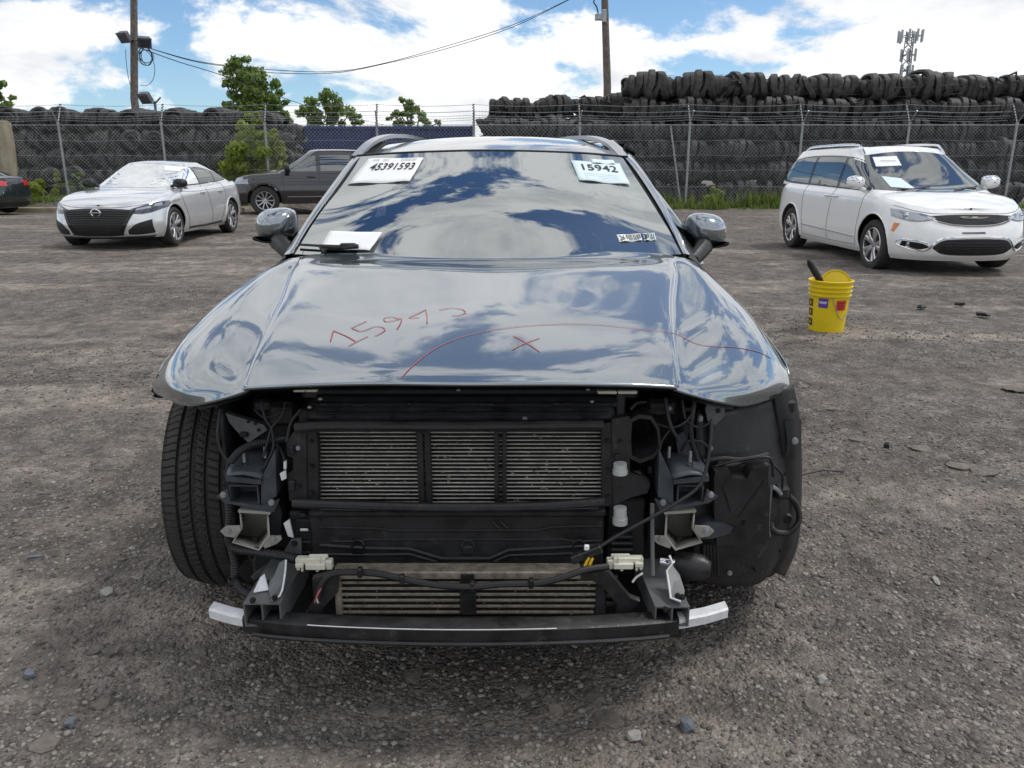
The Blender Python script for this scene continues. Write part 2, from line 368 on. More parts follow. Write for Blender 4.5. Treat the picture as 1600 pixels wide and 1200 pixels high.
# ------------------------------------------------------------------ ground
def ground_material():
    m = bpy.data.materials.new('gravel_yard'); m.use_nodes = True; nt = m.node_tree; b = nt.nodes['Principled BSDF']; b.inputs['Roughness'].default_value = .92
    L = nt.links.new; N = nt.nodes.new
    tcn = N('ShaderNodeTexCoord')
    def noise(sc, det=6, ro=.6, vec=None, dist=0):
        n = N('ShaderNodeTexNoise'); n.inputs['Scale'].default_value = sc; n.inputs['Detail'].default_value = det; n.inputs['Roughness'].default_value = ro; n.inputs['Distortion'].default_value = dist
        L(vec or tcn.outputs['Object'], n.inputs['Vector']); return n.outputs['Fac']
    def ramp(fac, stops):
        r_ = N('ShaderNodeValToRGB'); e = r_.color_ramp.elements
        for i, (p, c) in enumerate(stops):
            if i > 1: e.new(p)
            e[i].position = p; e[i].color = (*c, 1)
        L(fac, r_.inputs['Fac']); return r_.outputs['Color']
    def mix(f, a, c, bt='MIX'):
        n = N('ShaderNodeMix'); n.data_type = 'RGBA'; n.blend_type = bt
        if isinstance(f, float): n.inputs['Factor'].default_value = f
        else: L(f, n.inputs['Factor'])
        L(a, n.inputs['A']); L(c, n.inputs['B']); return n.outputs['Result']
    vo = N('ShaderNodeTexVoronoi'); vo.inputs['Scale'].default_value = 95; L(tcn.outputs['Object'], vo.inputs['Vector'])
    vo2 = N('ShaderNodeTexVoronoi'); vo2.inputs['Scale'].default_value = 46; L(tcn.outputs['Object'], vo2.inputs['Vector'])
    sep = N('ShaderNodeSeparateColor'); L(vo.outputs['Color'], sep.inputs['Color'])
    sep2 = N('ShaderNodeSeparateColor'); L(vo2.outputs['Color'], sep2.inputs['Color'])
    grav = ramp(sep.outputs['Red'], [(0, (.062, .055, .049)), (.8, (.15, .135, .120)), (.95, (.22, .20, .18)), (1, (.34, .32, .29))])
    grav2 = ramp(sep2.outputs['Green'], [(0, (.066, .058, .051)), (.85, (.145, .13, .116)), (1, (.25, .23, .205))])
    g = mix(.45, grav, grav2)
    mpn = N('ShaderNodeMapping'); mpn.inputs['Scale'].default_value = (.45, 1.6, 1); L(tcn.outputs['Object'], mpn.inputs['Vector'])
    dust = ramp(noise(.55, 8, .62, mpn.outputs[0], .4), [(.50, (0, 0, 0)), (.60, (1, 1, 1))])
    fine = ramp(noise(9, 8, .7), [(.35, (.18, .157, .134)), (.7, (.33, .295, .258))])
    dm = N('ShaderNodeMath'); dm.operation = 'MULTIPLY'; L(dust, dm.inputs[0]); dm.inputs[1].default_value = .75
    g = mix(dm.outputs[0], g, fine)
    brown = ramp(noise(.9, 7, .65), [(.45, (0, 0, 0)), (.68, (1, 1, 1))])
    bm_ = N('ShaderNodeMath'); bm_.operation = 'MULTIPLY'; L(brown, bm_.inputs[0]); bm_.inputs[1].default_value = .42
    bc = ramp(noise(30, 6, .7), [(.3, (.055, .042, .033)), (.7, (.135, .108, .086))])
    g = mix(bm_.outputs[0], g, bc)
    dk = ramp(noise(2.7, 8, .7), [(.32, (.50, .50, .50)), (.64, (1.15, 1.15, 1.15))])
    g = mix(1.0, g, dk, 'MULTIPLY')
    wm = N('ShaderNodeMix'); wm.data_type = 'RGBA'; wm.blend_type = 'MULTIPLY'; wm.inputs['Factor'].default_value = 1.0; L(g, wm.inputs['A']); wm.inputs['B'].default_value = (1.48, 1.43, 1.39, 1); g = wm.outputs['Result']
    pat = ramp(noise(6.5, 10, .72), [(.38, (.55, .55, .55)), (.62, (1.25, 1.25, 1.25))]); g = mix(1.0, g, pat, 'MULTIPLY')
    L(g, b.inputs['Base Color'])
    ad = N('ShaderNodeMath'); ad.operation = 'MULTIPLY_ADD'; L(vo.outputs['Distance'], ad.inputs[0]); ad.inputs[1].default_value = -.8
    L(noise(14, 8, .7), ad.inputs[2])
    ad2 = N('ShaderNodeMath'); ad2.operation = 'MULTIPLY_ADD'; L(vo2.outputs['Distance'], ad2.inputs[0]); ad2.inputs[1].default_value = -.9; L(ad.outputs[0], ad2.inputs[2])
    bp = N('ShaderNodeBump'); bp.inputs['Strength'].default_value = .75; bp.inputs['Distance'].default_value = .018; L(ad2.outputs[0], bp.inputs['Height']); L(bp.outputs['Normal'], b.inputs['Normal'])
    return m
M['ground'] = ground_material()
mb = MB()
xs = [-900, -200, -60, -30] + list(np.linspace(-20, 20, 61)) + [30, 60, 200, 900]
ys = [-400, -60, -10] + list(np.linspace(-4, 34, 61)) + [45, 80, 250, 1500]
def gz(x, y):
    """gently uneven yard, flat where the vehicles stand"""
    if abs(x) > 19 or y < 3.2 or y > 33: return 0.0
    e = min(1, (y - 3.2) / 3) * min(1, (33 - y) / 4) * min(1, (19 - abs(x)) / 4)
    return e * (.016 * math.sin(x * 1.3 + 1.7 * math.sin(y * .7)) + .014 * math.sin(y * 1.9 + x * .6))
mb.grid([[(x, y, gz(x, y)) for x in xs] for y in ys], flip=False)
ground = mb.build('ground', M['ground'], smooth=180); ground['kind'] = 'structure'

def stones(n, xr, yr, smin, smax, name, material, seed, squash=.6, parent=None, weight=None, bury=.15):
    rng = np.random.RandomState(seed)
    t = (1 + 5 ** .5) / 2
    V = np.array([(-1, t, 0), (1, t, 0), (-1, -t, 0), (1, -t, 0), (0, -1, t), (0, 1, t), (0, -1, -t), (0, 1, -t), (t, 0, -1), (t, 0, 1), (-t, 0, -1), (-t, 0, 1)]) / math.sqrt(1 + t * t)
    F = np.array([(0, 11, 5), (0, 5, 1), (0, 1, 7), (0, 7, 10), (0, 10, 11), (1, 5, 9), (5, 11, 4), (11, 10, 2), (10, 7, 6), (7, 1, 8), (3, 9, 4), (3, 4, 2), (3, 2, 6), (3, 6, 8), (3, 8, 9), (4, 9, 5), (2, 4, 11), (6, 2, 10), (8, 6, 7), (9, 8, 1)])
    y = yr[0] + (yr[1] - yr[0]) * rng.rand(n) ** 1.55
    half = .72 * (y + .35) + .3
    x = (rng.rand(n) * 2 - 1) * half
    if xr: x = xr[0] + (xr[1] - xr[0]) * rng.rand(n)
    sz = smin + (smax - smin) * rng.rand(n) ** 3.2
    W = V[None] * (1 + .55 * (rng.rand(n, 12, 1) - .5))
    W = W * (sz[:, None, None] * np.stack([.75 + .6 * rng.rand(n), .75 + .6 * rng.rand(n), np.full(n, squash) * (.7 + .6 * rng.rand(n))], 1)[:, None, :])
    a = rng.rand(n) * 6.283; tl = (rng.rand(n) - .5) * .9
    ca, sa = np.cos(a)[:, None], np.sin(a)[:, None]; ct, st = np.cos(tl)[:, None], np.sin(tl)[:, None]
    X, Yy, Z = W[..., 0], W[..., 1], W[..., 2]
    Y2 = Yy * ct - Z * st; Z2 = Yy * st + Z * ct; X3 = X * ca - Y2 * sa; Y3 = X * sa + Y2 * ca
    z0 = np.array([gz(p, q) for p, q in zip(x, y)])
    verts = np.stack([X3 + x[:, None], Y3 + y[:, None], Z2 + (z0 + sz * squash * bury)[:, None]], 2).reshape(-1, 3)
    faces = (F[None] + (np.arange(n) * 12)[:, None, None]).reshape(-1, 3)
    me = bpy.data.meshes.new(name); me.vertices.add(len(verts)); me.vertices.foreach_set('co', verts.ravel())
    me.loops.add(faces.size); me.loops.foreach_set('vertex_index', faces.ravel().astype(np.int32))
    me.polygons.add(len(faces)); me.polygons.foreach_set('loop_start', np.arange(0, faces.size, 3, dtype=np.int32)); me.polygons.foreach_set('loop_total', np.full(len(faces), 3, dtype=np.int32))
    me.materials.append(material); me.update(calc_edges=True); me.validate()
    o = bpy.data.objects.new(name, me); COL.objects.link(o); return o
g1 = stones(88000, None, (1.15, 9.0), .0022, .0095, 'gravel', M['stone'], 3)
g1['kind'] = 'stuff'; g1['label'] = 'loose dark grey gravel covering the yard'; g1['category'] = 'gravel'
g2 = stones(8500, None, (1.2, 24), .004, .015, 'pebbles', M['stonebrown'], 5, .5)
g2['kind'] = 'stuff'; g2['label'] = 'scattered brownish pebbles among the gravel'; g2['category'] = 'gravel'
g3 = stones(1500, None, (1.15, 18), .003, .011, 'pale_chippings', M['stonelight'], 9, .55)
g3['kind'] = 'stuff'; g3['label'] = 'pale chippings sprinkled over the dark gravel'; g3['category'] = 'gravel'

def blob_stone(name, px, py, w, d, h, material, rot=0, parent=None, z=0.0, seed=0, bury=.3):
    rng = random.Random(seed); c = atz(px, py, z); bm = bmesh.new(); bmesh.ops.create_icosphere(bm, subdivisions=2, radius=1)
    for v in bm.verts:
        k = 1 + rng.uniform(-.22, .22); n = v.co
        q = Vector((math.copysign(abs(n.x) ** .8, n.x) * w / 2, math.copysign(abs(n.y) ** .8, n.y) * d / 2, math.copysign(abs(n.z) ** .5, n.z) * h / 2)) * k
        v.co = Matrix.Rotation(rot, 3, 'Z') @ q + Vector((c.x, c.y, z + h * (.5 - bury)))
    me = bpy.data.meshes.new(name); bm.to_mesh(me); bm.free(); me.materials.append(material); me.shade_smooth(); me.set_sharp_from_angle(angle=R(32))
    return link(name, me, parent)
k = 0
for (px, py, w, d) in [(150, 1018, .07, .06), (175, 1020, .07, .07), (160, 1100, .07, .06), (315, 1020, .06, .05), (375, 1040, .05, .04), (645, 1058, .08, .07), (592, 1110, .09, .075), (820, 1080, .07, .06), (928, 1092, .075, .06), (950, 1125, .10, .09), (870, 1112, .06, .05), (1437, 702, .14, .13), (1470, 715, .12, .12), (1497, 730, .15, .13), (1538, 738, .17, .14), (1585, 608, .2, .16), (1340, 688, .12, .1), (1270, 1105, .07, .06), (1300, 640, .14, .12), (1255, 605, .12, .1), (1060, 1010, .05, .04), (70, 1165, .09, .07)]:
    k += 1; blob_stone('flat_stone', px, py, w * .75, d * .75, .022, M['stonebrown'], k * 1.3, ground, 0, k, .40)
for (px, py, w, d, h, m, lab) in [
    (1073, 1138, .040, .034, .030, 'stonegrey', 'rounded blue grey stone in front of the right end of the bumper beam'),
    (991, 1154, .036, .03, .022, 'stonelight', 'pale flat stone on the gravel near the bottom edge'),
    (1284, 1066, .032, .03, .022, 'stonelight', 'whitish rounded pebble lying alone right of the bumper beam'),
    (1462, 908, .055, .018, .010, 'stonelight', 'thin pale sliver on the gravel at far right'),
    (168, 926, .05, .04, .012, 'stonelight', 'pale crumpled flake on the gravel left of the bare front tyre'),
    (47, 1058, .035, .03, .022, 'stonegrey', 'small dark blue grey stone near the left edge'),
    (110, 1133, .032, .028, .02, 'stonegrey', 'grey stone near the bottom left corner'),
    (55, 872, .012, .06, .012, 'stonegrey', 'narrow grey stick of stone at the left edge')]:
    k += 1; tag(blob_stone('loose_stone', px, py, w, d, h, M[m], k * .9, None, 0, k, .12), lab, 'stone', 'loose stones on the gravel')
# bits of dark debris by the minivan
for i, (px, py, w, lab) in enumerate([(1500, 476, .16, 'black scrap of plastic lying on the gravel below the minivan'), (1440, 480, .2, 'dark torn scrap on the gravel between bucket and minivan'), (1535, 492, .22, 'dark ragged scrap on the gravel at right below the minivan'), (1385, 700, .05, 'small dark chip on the gravel right of the wagon')]):
    tag(blob_stone('debris_scrap', px, py, w * .6, w * .4, .04, M['dark'], i, None, 0, 70 + i, .3), lab, 'debris', 'dark scraps on the gravel')
mb = MB(); a = atz(1252, 742, .02); b_ = atz(1318, 737, .012); mb.tube([a, a.lerp(b_, .5) + Vector((0, 0, .015)), b_], .004, 6)
tag(mb.build('metal_rod', M['dark']), 'thin rusty rod lying on the gravel right of the wagon', 'rod')

# ------------------------------------------------------------------ verge, grass, kerb
FY = 26.0
def verge(name, x0, x1, h):
    mb = MB(); rows = []
    for y, k in ((FY - 1.7, 0), (FY - 1.2, .6), (FY - .6, .95), (FY + .2, 1), (FY + 3, 1.0), (FY + 5, 0)):
        rows.append([(x, y, -.02 + h * k * (.85 + .3 * math.sin(x * 1.7 + y)) * min(1, (x - x0) / 1.5 + .01, (x1 - x) / 1.5 + .01)) for x in np.linspace(x0, x1, 40)])
    mb.grid(rows); o = mb.build(name, M['ground'], smooth=180); o['kind'] = 'structure'; return o
verge('verge', -19, -6.0, .38); verge('verge', 4.0, 19, .08)
def blades(name, spots, label, cat, material, wid=.012):
    """spots: (x, y, z, height, spread, count)"""
    rng = np.random.RandomState(11); vs = []; fs = []
    for (x, y, z, h, sp, n) in spots:
        for _ in range(n):
            bx = x + rng.normal() * sp; by = y + rng.normal() * sp * .5; hh = h * (.45 + .8 * rng.rand()); a = rng.rand() * 6.28; ln = hh * (.2 + .5 * rng.rand())
            w = wid * (.7 + .8 * rng.rand()); dx, dy = math.cos(a), math.sin(a); o = len(vs)
            vs += [(bx - dy * w, by + dx * w, z), (bx + dy * w, by - dx * w, z), (bx + dx * ln * .4 + dy * w * .7, by + dy * ln * .4 - dx * w * .7, z + hh * .6), (bx + dx * ln * .4 - dy * w * .7, by + dy * ln * .4 + dx * w * .7, z + hh * .6), (bx + dx * ln, by + dy * ln, z + hh)]
            fs += [(o, o + 1, o + 2, o + 3), (o + 3, o + 2, o + 4)]
    me = bpy.data.meshes.new(name); me.from_pydata(vs, [], fs); me.materials.append(material); o = link(name, me); o['label'] = label; o['category'] = cat; o['kind'] = 'stuff'; return o
rng = random.Random(4)
sp = [(rng.uniform(-18.5, -8.0), FY - rng.uniform(.1, 1.0), .15, rng.uniform(.15, .38), .25, 60) for _ in range(110)]
blades('grass', sp, 'weedy grass along the foot of the left chain link fence', 'grass', M['grass'], .014)
sp = [(rng.uniform(4.6, 10.2), FY - rng.uniform(-.3, .9), .03, rng.choice((.08, .14, .2, .3, .46)) * rng.uniform(.7, 1.2), .16, 42) for _ in range(110)]
sp += [(rng.uniform(10.2, 18.5), FY - rng.uniform(-.3, .7), .03, rng.uniform(.06, .16), .3, 40) for _ in range(60)]
blades('grass', sp, 'green and dry grass along the foot of the right chain link fence', 'grass', M['grass'], .014)
mb = MB(); p0 = atz(12, 317, .0); 
mb.box((-18.5, FY - 1.75, -.05), (-8.1, FY - 1.55, .13), .02)
tag(mb.build('kerb', M['concrete']), 'low pale concrete kerb in front of the weeds under the left fence', 'kerb')
for i, (px, py, w, h) in enumerate([(70, 321, .5, .12), (250, 318, .6, .14)]):
    tag(blob_stone('concrete_lump', px, py, w, w * .6, h, M['stonelight'], i, None, 0, 40 + i, .2), ('small' if i == 0 else 'larger') + ' pale concrete lump lying by the kerb ' + ('near the dark car at the left edge' if i == 0 else 'behind the silver sedan'), 'rubble')
for i, px in enumerate((1095, 1107, 1141)):
    p = atz(px, 322, 0); tag(blob_stone('rubble_stone', px, 323, .2, .16, .15, M['stonelight'], i, None, 0, 50 + i, .2), ['leftmost', 'middle', 'rightmost'][i] + ' of three white stones at the edge of the grass under the right fence', 'stone')

# ------------------------------------------------------------------ chain link fence
fence = root('chain_link_fence', (0, FY, 0), 'galvanised chain link fence with barbed wire along the back of the yard', 'fence')
post_px = [-70, 99, 258, 418, 591, 741, 905, 1075, 1249, 1414, 1580]
pxs = []
for p in post_px:
    q = at(p, 250, FY); pxs.append(q.x)
    z0 = .28 if q.x < -7 else 0.0
    mb = MB(); mb.cyl((q.x, FY, -.1), (q.x, FY, 2.62), .038, n=10); mb.cyl((q.x, FY, 2.6), (q.x, FY, 2.66), .047, n=10); post = mb.build('post', M['galv'], fence)
    mb = MB(); s = 1 if q.x > 0 else -1
    mb.cyl((q.x, FY, 2.62), (q.x + .03, FY - .32, 2.98), .022, n=6)
    mb.cyl((q.x, FY, 2.62), (q.x - .02, FY + .34, 3.22), .022, n=6)
    mb.build('barbed_wire_arm', M['galv'], post)
    mb = MB(); pts = []
    for t in np.linspace(0, 1, 40):
        a = t * 44; pts.append((q.x - .02 * t + .034 * math.cos(a), FY + .34 * t + .034 * math.sin(a), 2.62 + .6 * t))
    mb.tube(pts, .011, 4); mb.build('wire_coil', M['dark'], post)
mb = MB(); X0, X1 = pxs[0] - .5, pxs[-1] + 2.0; ZT, ZB = 2.56, .12
h = ZT - ZB; st = .115; wr = .0034
for d in (1, -1):
    x = X0 - h
    while x < X1 + h:
        a = Vector((x, FY - .045 - .006 * d, ZB)); b_ = Vector((x + d * h, FY - .045 - .006 * d, ZT))
        if min(a.x, b_.x) > X0 - .1 and max(a.x, b_.x) < X1 + .1: mb.tube([a, b_], wr, 3, cap=False)
        x += st
o = mb.build('chain_link_mesh', M['wire'], fence, smooth=0, fixn=False); o['kind'] = 'stuff'
for z in (ZT + .01, 2.1, 1.65, 1.2, .7, ZB):
    mb = MB(); mb.tube([(x, FY - .05, z + (.02 * math.sin(x * 2 + z * 9) if z < 2.2 else 0)) for x in np.linspace(X0, X1, 60)], .012 if z > 2.2 else .0045, 5); mb.build('rail' if z > 2.2 else 'tension_wire', M['galv'], fence)
for dy, z in ((-.14, 2.72), (-.25, 2.85), (-.32, 2.97), (.12, 2.80), (.22, 3.0), (.33, 3.2)):
    mb = MB(); pts = []
    for a, b_ in zip(pxs, pxs[1:]):
        for t in np.linspace(0, 1, 9)[:-1]: pts.append((a + (b_ - a) * t, FY + dy, z - .05 * math.sin(math.pi * t)))
    mb.tube(pts, .007, 4); 
    for i in range(0, 330):
        x = pxs[0] + (pxs[-1] - pxs[0]) * i / 330; 
        t = 0
        for a, b_ in zip(pxs, pxs[1:]):
            if a <= x <= b_: t = (x - a) / (b_ - a)
        zz = z - .05 * math.sin(math.pi * t); mb.tube([(x - .01, FY + dy, zz - .018), (x + .01, FY + dy, zz + .018)], .004, 3, cap=False)
    mb.build('barbed_wire', M['wire'], fence, smooth=0)
for (x0, z0, x1, z1) in ((at(1049, 190, FY).x, 2.55, at(1066, 300, FY).x, .1),):
    mb = MB(); mb.cyl((x0, FY + .1, z0), (x1, FY + .12, z1), .03, n=8); mb.build('brace', M['galv'], fence)

# ------------------------------------------------------------------ tyre bales
def bale_mesh(seed, kind):
    """squashed tyres packed side by side into a rounded bundle about 1.5 x 1.2 x .85 m"""
    rng = random.Random(seed); mb = MB(); n = 8; Wd, D, H = 1.56, 1.15, .86
    def end(u): return (1 - .55 * abs(u) ** 4.5)
    for i in range(n):
        u = 2 * (i + .5) / n - 1 + rng.uniform(-.03, .03); cx = u * Wd / 2 * .96; th = Wd / n * rng.uniform(.78, 1.12); sc = rng.uniform(.86, 1.07) * end(u) * (1.10 if rng.random() < .18 else 1); hz = H * sc; dz = D * sc
        tilt = rng.uniform(-.16, .16) + (rng.uniform(-.4, .4) if rng.random() < .25 else 0); sk = rng.uniform(-.12, .12); nl = 24; K = 8; vs = []; oz = rng.uniform(-.02, .03); ph = rng.random() * 6
        for a in range(nl):
            t = 2 * math.pi * a / nl; c, s_ = math.cos(t), math.sin(t); e = .66
            yy = math.copysign(abs(c) ** e, c) * dz / 2; zz = math.copysign(abs(s_) ** e, s_) * hz / 2
            wob = 1 + .035 * math.sin(2 * t + ph) + .014 * math.sin(5 * t + ph * 2) + rng.uniform(-.015, .015); bend = .05 * math.sin(1.5 * t + ph)
            for b_ in range(K):
                q = 2 * math.pi * b_ / K; rr = 1 - .14 * (1 - math.cos(q)) + (.035 if b_ in (1, K - 1) else 0)
                vs.append((cx + th * .60 * math.sin(q) + tilt * zz + sk * yy + bend + rng.uniform(-.008, .008), yy * rr * wob, oz + zz * rr * wob))
        fs = []
        for a in range(nl):
            a2 = (a + 1) % nl
            for b_ in range(K): b2 = (b_ + 1) % K; fs.append((a * K + b_, a * K + b2, a2 * K + b2, a2 * K + b_))
        mb.add(vs, fs)
    if kind:        # tyres lying against the front face with their openings towards the yard
        for (cx, r_) in [((-.42, .34), (.34, .36)), ((-.1, .38),), ((.45, .33), (-.3, .3))][kind - 1]:
            pts = [(cx + r_ * .86 * math.cos(t), -D / 2 - .02 + .05 * math.sin(t * 2 + seed), r_ * math.sin(t)) for t in np.linspace(0, 6.283, 25)[:-1]]
            mb.tube(pts, .085, 8, closed=True)
            pts = [(cx + r_ * .5 * math.cos(t), -D / 2 - .05, r_ * .55 * math.sin(t)) for t in np.linspace(0, 6.283, 21)[:-1]]
            mb.tube(pts, .05, 6, closed=True)
    for _ in range(5):       # frayed strips of tread sticking out
        x = rng.uniform(-.6, .6); z = rng.uniform(-.2, .36); mb.tube([(x, -D / 2 - .0, z), (x + rng.uniform(-.1, .1), -D / 2 - rng.uniform(.03, .08), z + rng.uniform(-.1, .16)), (x + rng.uniform(-.25, .25), -D / 2 - rng.uniform(.0, .06), z + rng.uniform(-.1, .2))], [.03, .04, .02], 5)
    rows = [[(u * Wd / 2, D * .40 * end(u) * math.cos(t), H * .41 * end(u) * math.sin(t)) for t in np.linspace(0, 6.283, 13)] for u in (-.98, -.8, -.4, 0, .4, .8, .98)]; mb.grid(rows)
    me = bpy.data.meshes.new('tyre_bale'); me.from_pydata([tuple(v) for v in mb.v], [], mb.f); bm = bmesh.new(); bm.from_mesh(me); bmesh.ops.recalc_face_normals(bm, faces=bm.faces); bm.to_mesh(me); bm.free()
    me.materials.append(M['oldtyre']); me.shade_smooth(); me.set_sharp_from_angle(angle=R(50)); return me
BM = [bale_mesh(s, k) for s, k in ((1, 0), (2, 0), (3, 0), (4, 0), (5, 1), (6, 2), (7, 3), (8, 0), (9, 0))]
mbw = MB()
for z in (-.26, .0, .26):
    mbw.tube([(x_, y_, z) for x_, y_ in ((-.78, -.6), (0, -.63), (.78, -.6), (.8, 0), (.78, .6), (-.78, .6), (-.8, 0))], .004, 4, closed=True)
WM = bpy.data.meshes.new('binding_wire'); WM.from_pydata(mbw.v, [], mbw.f); WM.materials.append(M['dark'])
ORD = ['first', 'second', 'third', 'fourth', 'fifth', 'sixth', 'seventh', 'eighth', 'ninth', 'tenth', 'eleventh', 'twelfth', 'thirteenth', 'fourteenth', 'fifteenth']
ROWN = {0: 'bottom row', 1: 'second row up', 2: 'third row up', 3: 'fourth row up', 4: 'fifth row up', 5: 'sixth row up'}
def bale(x, y, z, sx, sz, rz, label, mi, group):
    o = bpy.data.objects.new('tyre_bale', BM[mi]); COL.objects.link(o); o.location = (x, y, z); o.scale = (sx, 1.0, sz); o.rotation_euler = (random.uniform(-.10, .10), random.uniform(-.08, .08), rz)
    tag(o, label, 'tyre bale', group); w = bpy.data.objects.new('binding_wire', WM); COL.objects.link(w); w.parent = o; return o
rng = random.Random(21)
# left stack: five rows of lower bales
for r_ in range(5):
    n = 0; z = .30 + r_ * .62; Y = 28.6 + .1 * r_; x = at(8 if r_ == 4 else 16, 240, Y).x + .7; xe = at(478 - 14 * (4 - r_), 240, Y).x
    while x < xe:
        top = r_ == 4; n += 1; tall = .84 if not top else rng.uniform(.82, 1.0)
        bale(x, Y + rng.uniform(-.12, .12), z + (.05 if top else 0) - (.12 * max(0, (x + 9.5) / 2) if top else 0), rng.uniform(.93, 1.02), tall, rng.uniform(-.12, .12) + (math.pi if rng.random() < .4 and not top else 0),
             f'{ORD[n-1]} tyre bale from the left in the {ROWN[r_] if not top else "top row"}, left stack', rng.choice([4, 5, 6, 4, 5, 1]) if top else rng.choice([0, 1, 2, 3, 4]), 'tyre bales in the left stack')
        x += rng.uniform(1.38, 1.5)
# right stack: six rows
for r_ in range(6):
    n = 0; z = .40 + r_ * .70; Y = 29.0 + .12 * r_
    x = at([768, 768, 768, 768, 768, 975][r_], 200, Y).x + .75; xe = at(1640, 200, Y).x
    while x < xe:
        n += 1; big = r_ == 5
        back = at(975, 200, Y).x > x and r_ == 4
        bale(x, Y + rng.uniform(-.12, .12) + (1.2 if back else 0), z + (.16 if back else 0) + (.06 if big else 0) + rng.uniform(-.04, .05), rng.uniform(1.0, 1.1) * (1.08 if big else 1), rng.uniform(.92, 1.02) * (1.12 if big else 1), rng.uniform(-.12, .12) + (math.pi if rng.random() < .4 else 0),
             f'{ORD[n-1]} tyre bale from the left in the {ROWN[r_] if r_ < 5 else "top row"}, right stack', rng.choice([0, 1, 2, 3, 7, 8]), 'tyre bales in the right stack')
        x += rng.uniform(1.52, 1.60) * (1.06 if big else 1)

# a second layer stands close behind, showing through the notches
for (sd, rws, pa, pb, Yb, pit, z0) in (('left', (1, 2, 3), 22, 455, 30.1, .62, .30), ('right', (1, 2, 3, 4), 775, 1640, 30.6, .70, .40)):
    for r_ in rws:
        n = 0; x = at(pa + (180 if r_ == 4 else 0), 200, Yb).x + .3; xe = at(pb, 200, Yb).x
        while x < xe:
            n += 1; bale(x, Yb, z0 + r_ * pit + .22, 1.12, 1.12, rng.uniform(-.1, .1), f'{ORD[n-1]} bale from left, {ROWN[r_]}, in the layer behind the {sd} tyre stack', rng.choice([0, 1, 2, 3]), f'bales behind the {sd} stack'); x += 1.56
# ------------------------------------------------------------------ blue container, far wall
cY = 31.5; ca = at(430, 215, cY); cb = at(738, 215, cY); zt = at(600, 197, cY).z
cont = root('shipping_container', ((ca.x + cb.x) / 2, cY + 1.2, 0), 'dark blue corrugated shipping container behind the fence', 'container')
mb = MB(); rows = []; n = 110; prof = []
x = ca.x
while x < cb.x - .15:
    prof += [(x, 0), (x + .07, 0), (x + .105, .04), (x + .175, .04), (x + .21, 0)]; x += .21
rows = [[(x, cY + d, .16) for x, d in prof], [(x, cY + d, zt - .12) for x, d in prof]]
mb.grid(rows); mb.box((ca.x, cY + .06, .1), (cb.x, cY + 2.4, zt - .03)); mb.build('wall', M['blue'], cont, smooth=20)
mb = MB(); mb.box((ca.x - .02, cY - .05, zt - .12), (cb.x + .02, cY + .05, zt), .015); mb.build('top_rail', M['blue'], cont)
mb = MB(); mb.box((ca.x - .02, cY - .05, .02), (cb.x + .02, cY + .05, .16), .015); mb.build('bottom_rail', M['blue'], cont)
for x in (ca.x, cb.x):
    mb = MB(); mb.box((x - .07, cY - .06, .0), (x + .07, cY + .08, zt + .01), .015); mb.build('corner_post', M['blue'], cont)
wl = root('concrete_wall', (-19, 28, 0), 'beige concrete wall with upright ribs at the left edge', 'wall')
wx = at(20, 240, 28).x
mb = MB(); mb.box((wx - 6, 28, 0), (wx - .02, 28.25, 2.75), .02); mb.build('panel', M['concrete'], wl)
for i in range(4):
    mb = MB(); mb.box((wx - .32 - i * .75, 27.8, 0), (wx - i * .75, 28.1, 2.8 - .25 * (i % 2)), .03); mb.build('rib', M['concrete'], wl)

# ------------------------------------------------------------------ poles, wires, tower
def floodlight(c, yaw, parent):
    Mx = Matrix.Translation(c) @ Matrix.Rotation(yaw, 4, 'Z') @ Matrix.Rotation(R(35), 4, 'X')
    mb = MB(); mb.box((-.24, -.1, -.2), (.24, .1, .2), .03, M=Mx); mb.box((-.27, -.13, -.22), (.27, -.09, .22), .01, M=Mx); f = mb.build('floodlight', M['steelpole'], parent)
    mb = MB(); mb.box((-.2, -.137, -.16), (.2, -.128, .16), .004, M=Mx); mb.build('lens', M['lampdark'], f)
PY = 35.0; pb = at(211, 165, PY); pt = at(209, -60, PY)
lp = root('light_pole', (pb.x, PY, 0), 'tall grey wooden pole with two floodlights and a cable coil behind the left tyre stack', 'light pole')
mb = MB(); mb.tube([(pb.x + .03, PY, 0), (pb.x, PY, 4), (pt.x, PY, pt.z)], [.17, .155, .13], 12); mb.build('pole', M['wood'], lp)
a = at(195, 57, PY - .4); b_ = at(225, 65, PY - .4); floodlight(a, R(-25), lp); floodlight(b_, R(30), lp)
for e in (a, b_):
    mb = MB(); mb.tube([e + Vector((0, .1, .05)), Vector((pb.x, PY - .1, e.z + .1))], .03, 6); mb.build('bracket', M['steelpole'], lp)
mb = MB(); c = at(227, 88, PY - .25)
for i in range(5): mb.tube([c + Vector(((.26 + .05 * math.sin(i * 2)) * math.cos(t) + .05 * math.sin(i), .02 * i, (.3 + .05 * math.cos(i * 3)) * math.sin(t))) for t in np.linspace(0, 6.283, 21)[:-1]], .014, 4, closed=True)
c2 = at(222, 105, PY - .2); mb.tube([c2 + Vector((.52 * math.cos(t), 0, .72 * math.sin(t))) for t in np.linspace(-1.9, 1.9, 20)], .012, 4)
mb.tube([c2 + Vector((-.55 - .08 * math.cos(t), 0, .72 * math.sin(t))) for t in np.linspace(-1.3, 1.3, 14)], .012, 4)
mb.build('cable_coil', M['cable'], lp)
p2 = at(243, 170, 33); f2 = root('floodlight_post', (p2.x, 33, 0), 'short post with one small floodlight showing above the left tyre stack', 'light pole')
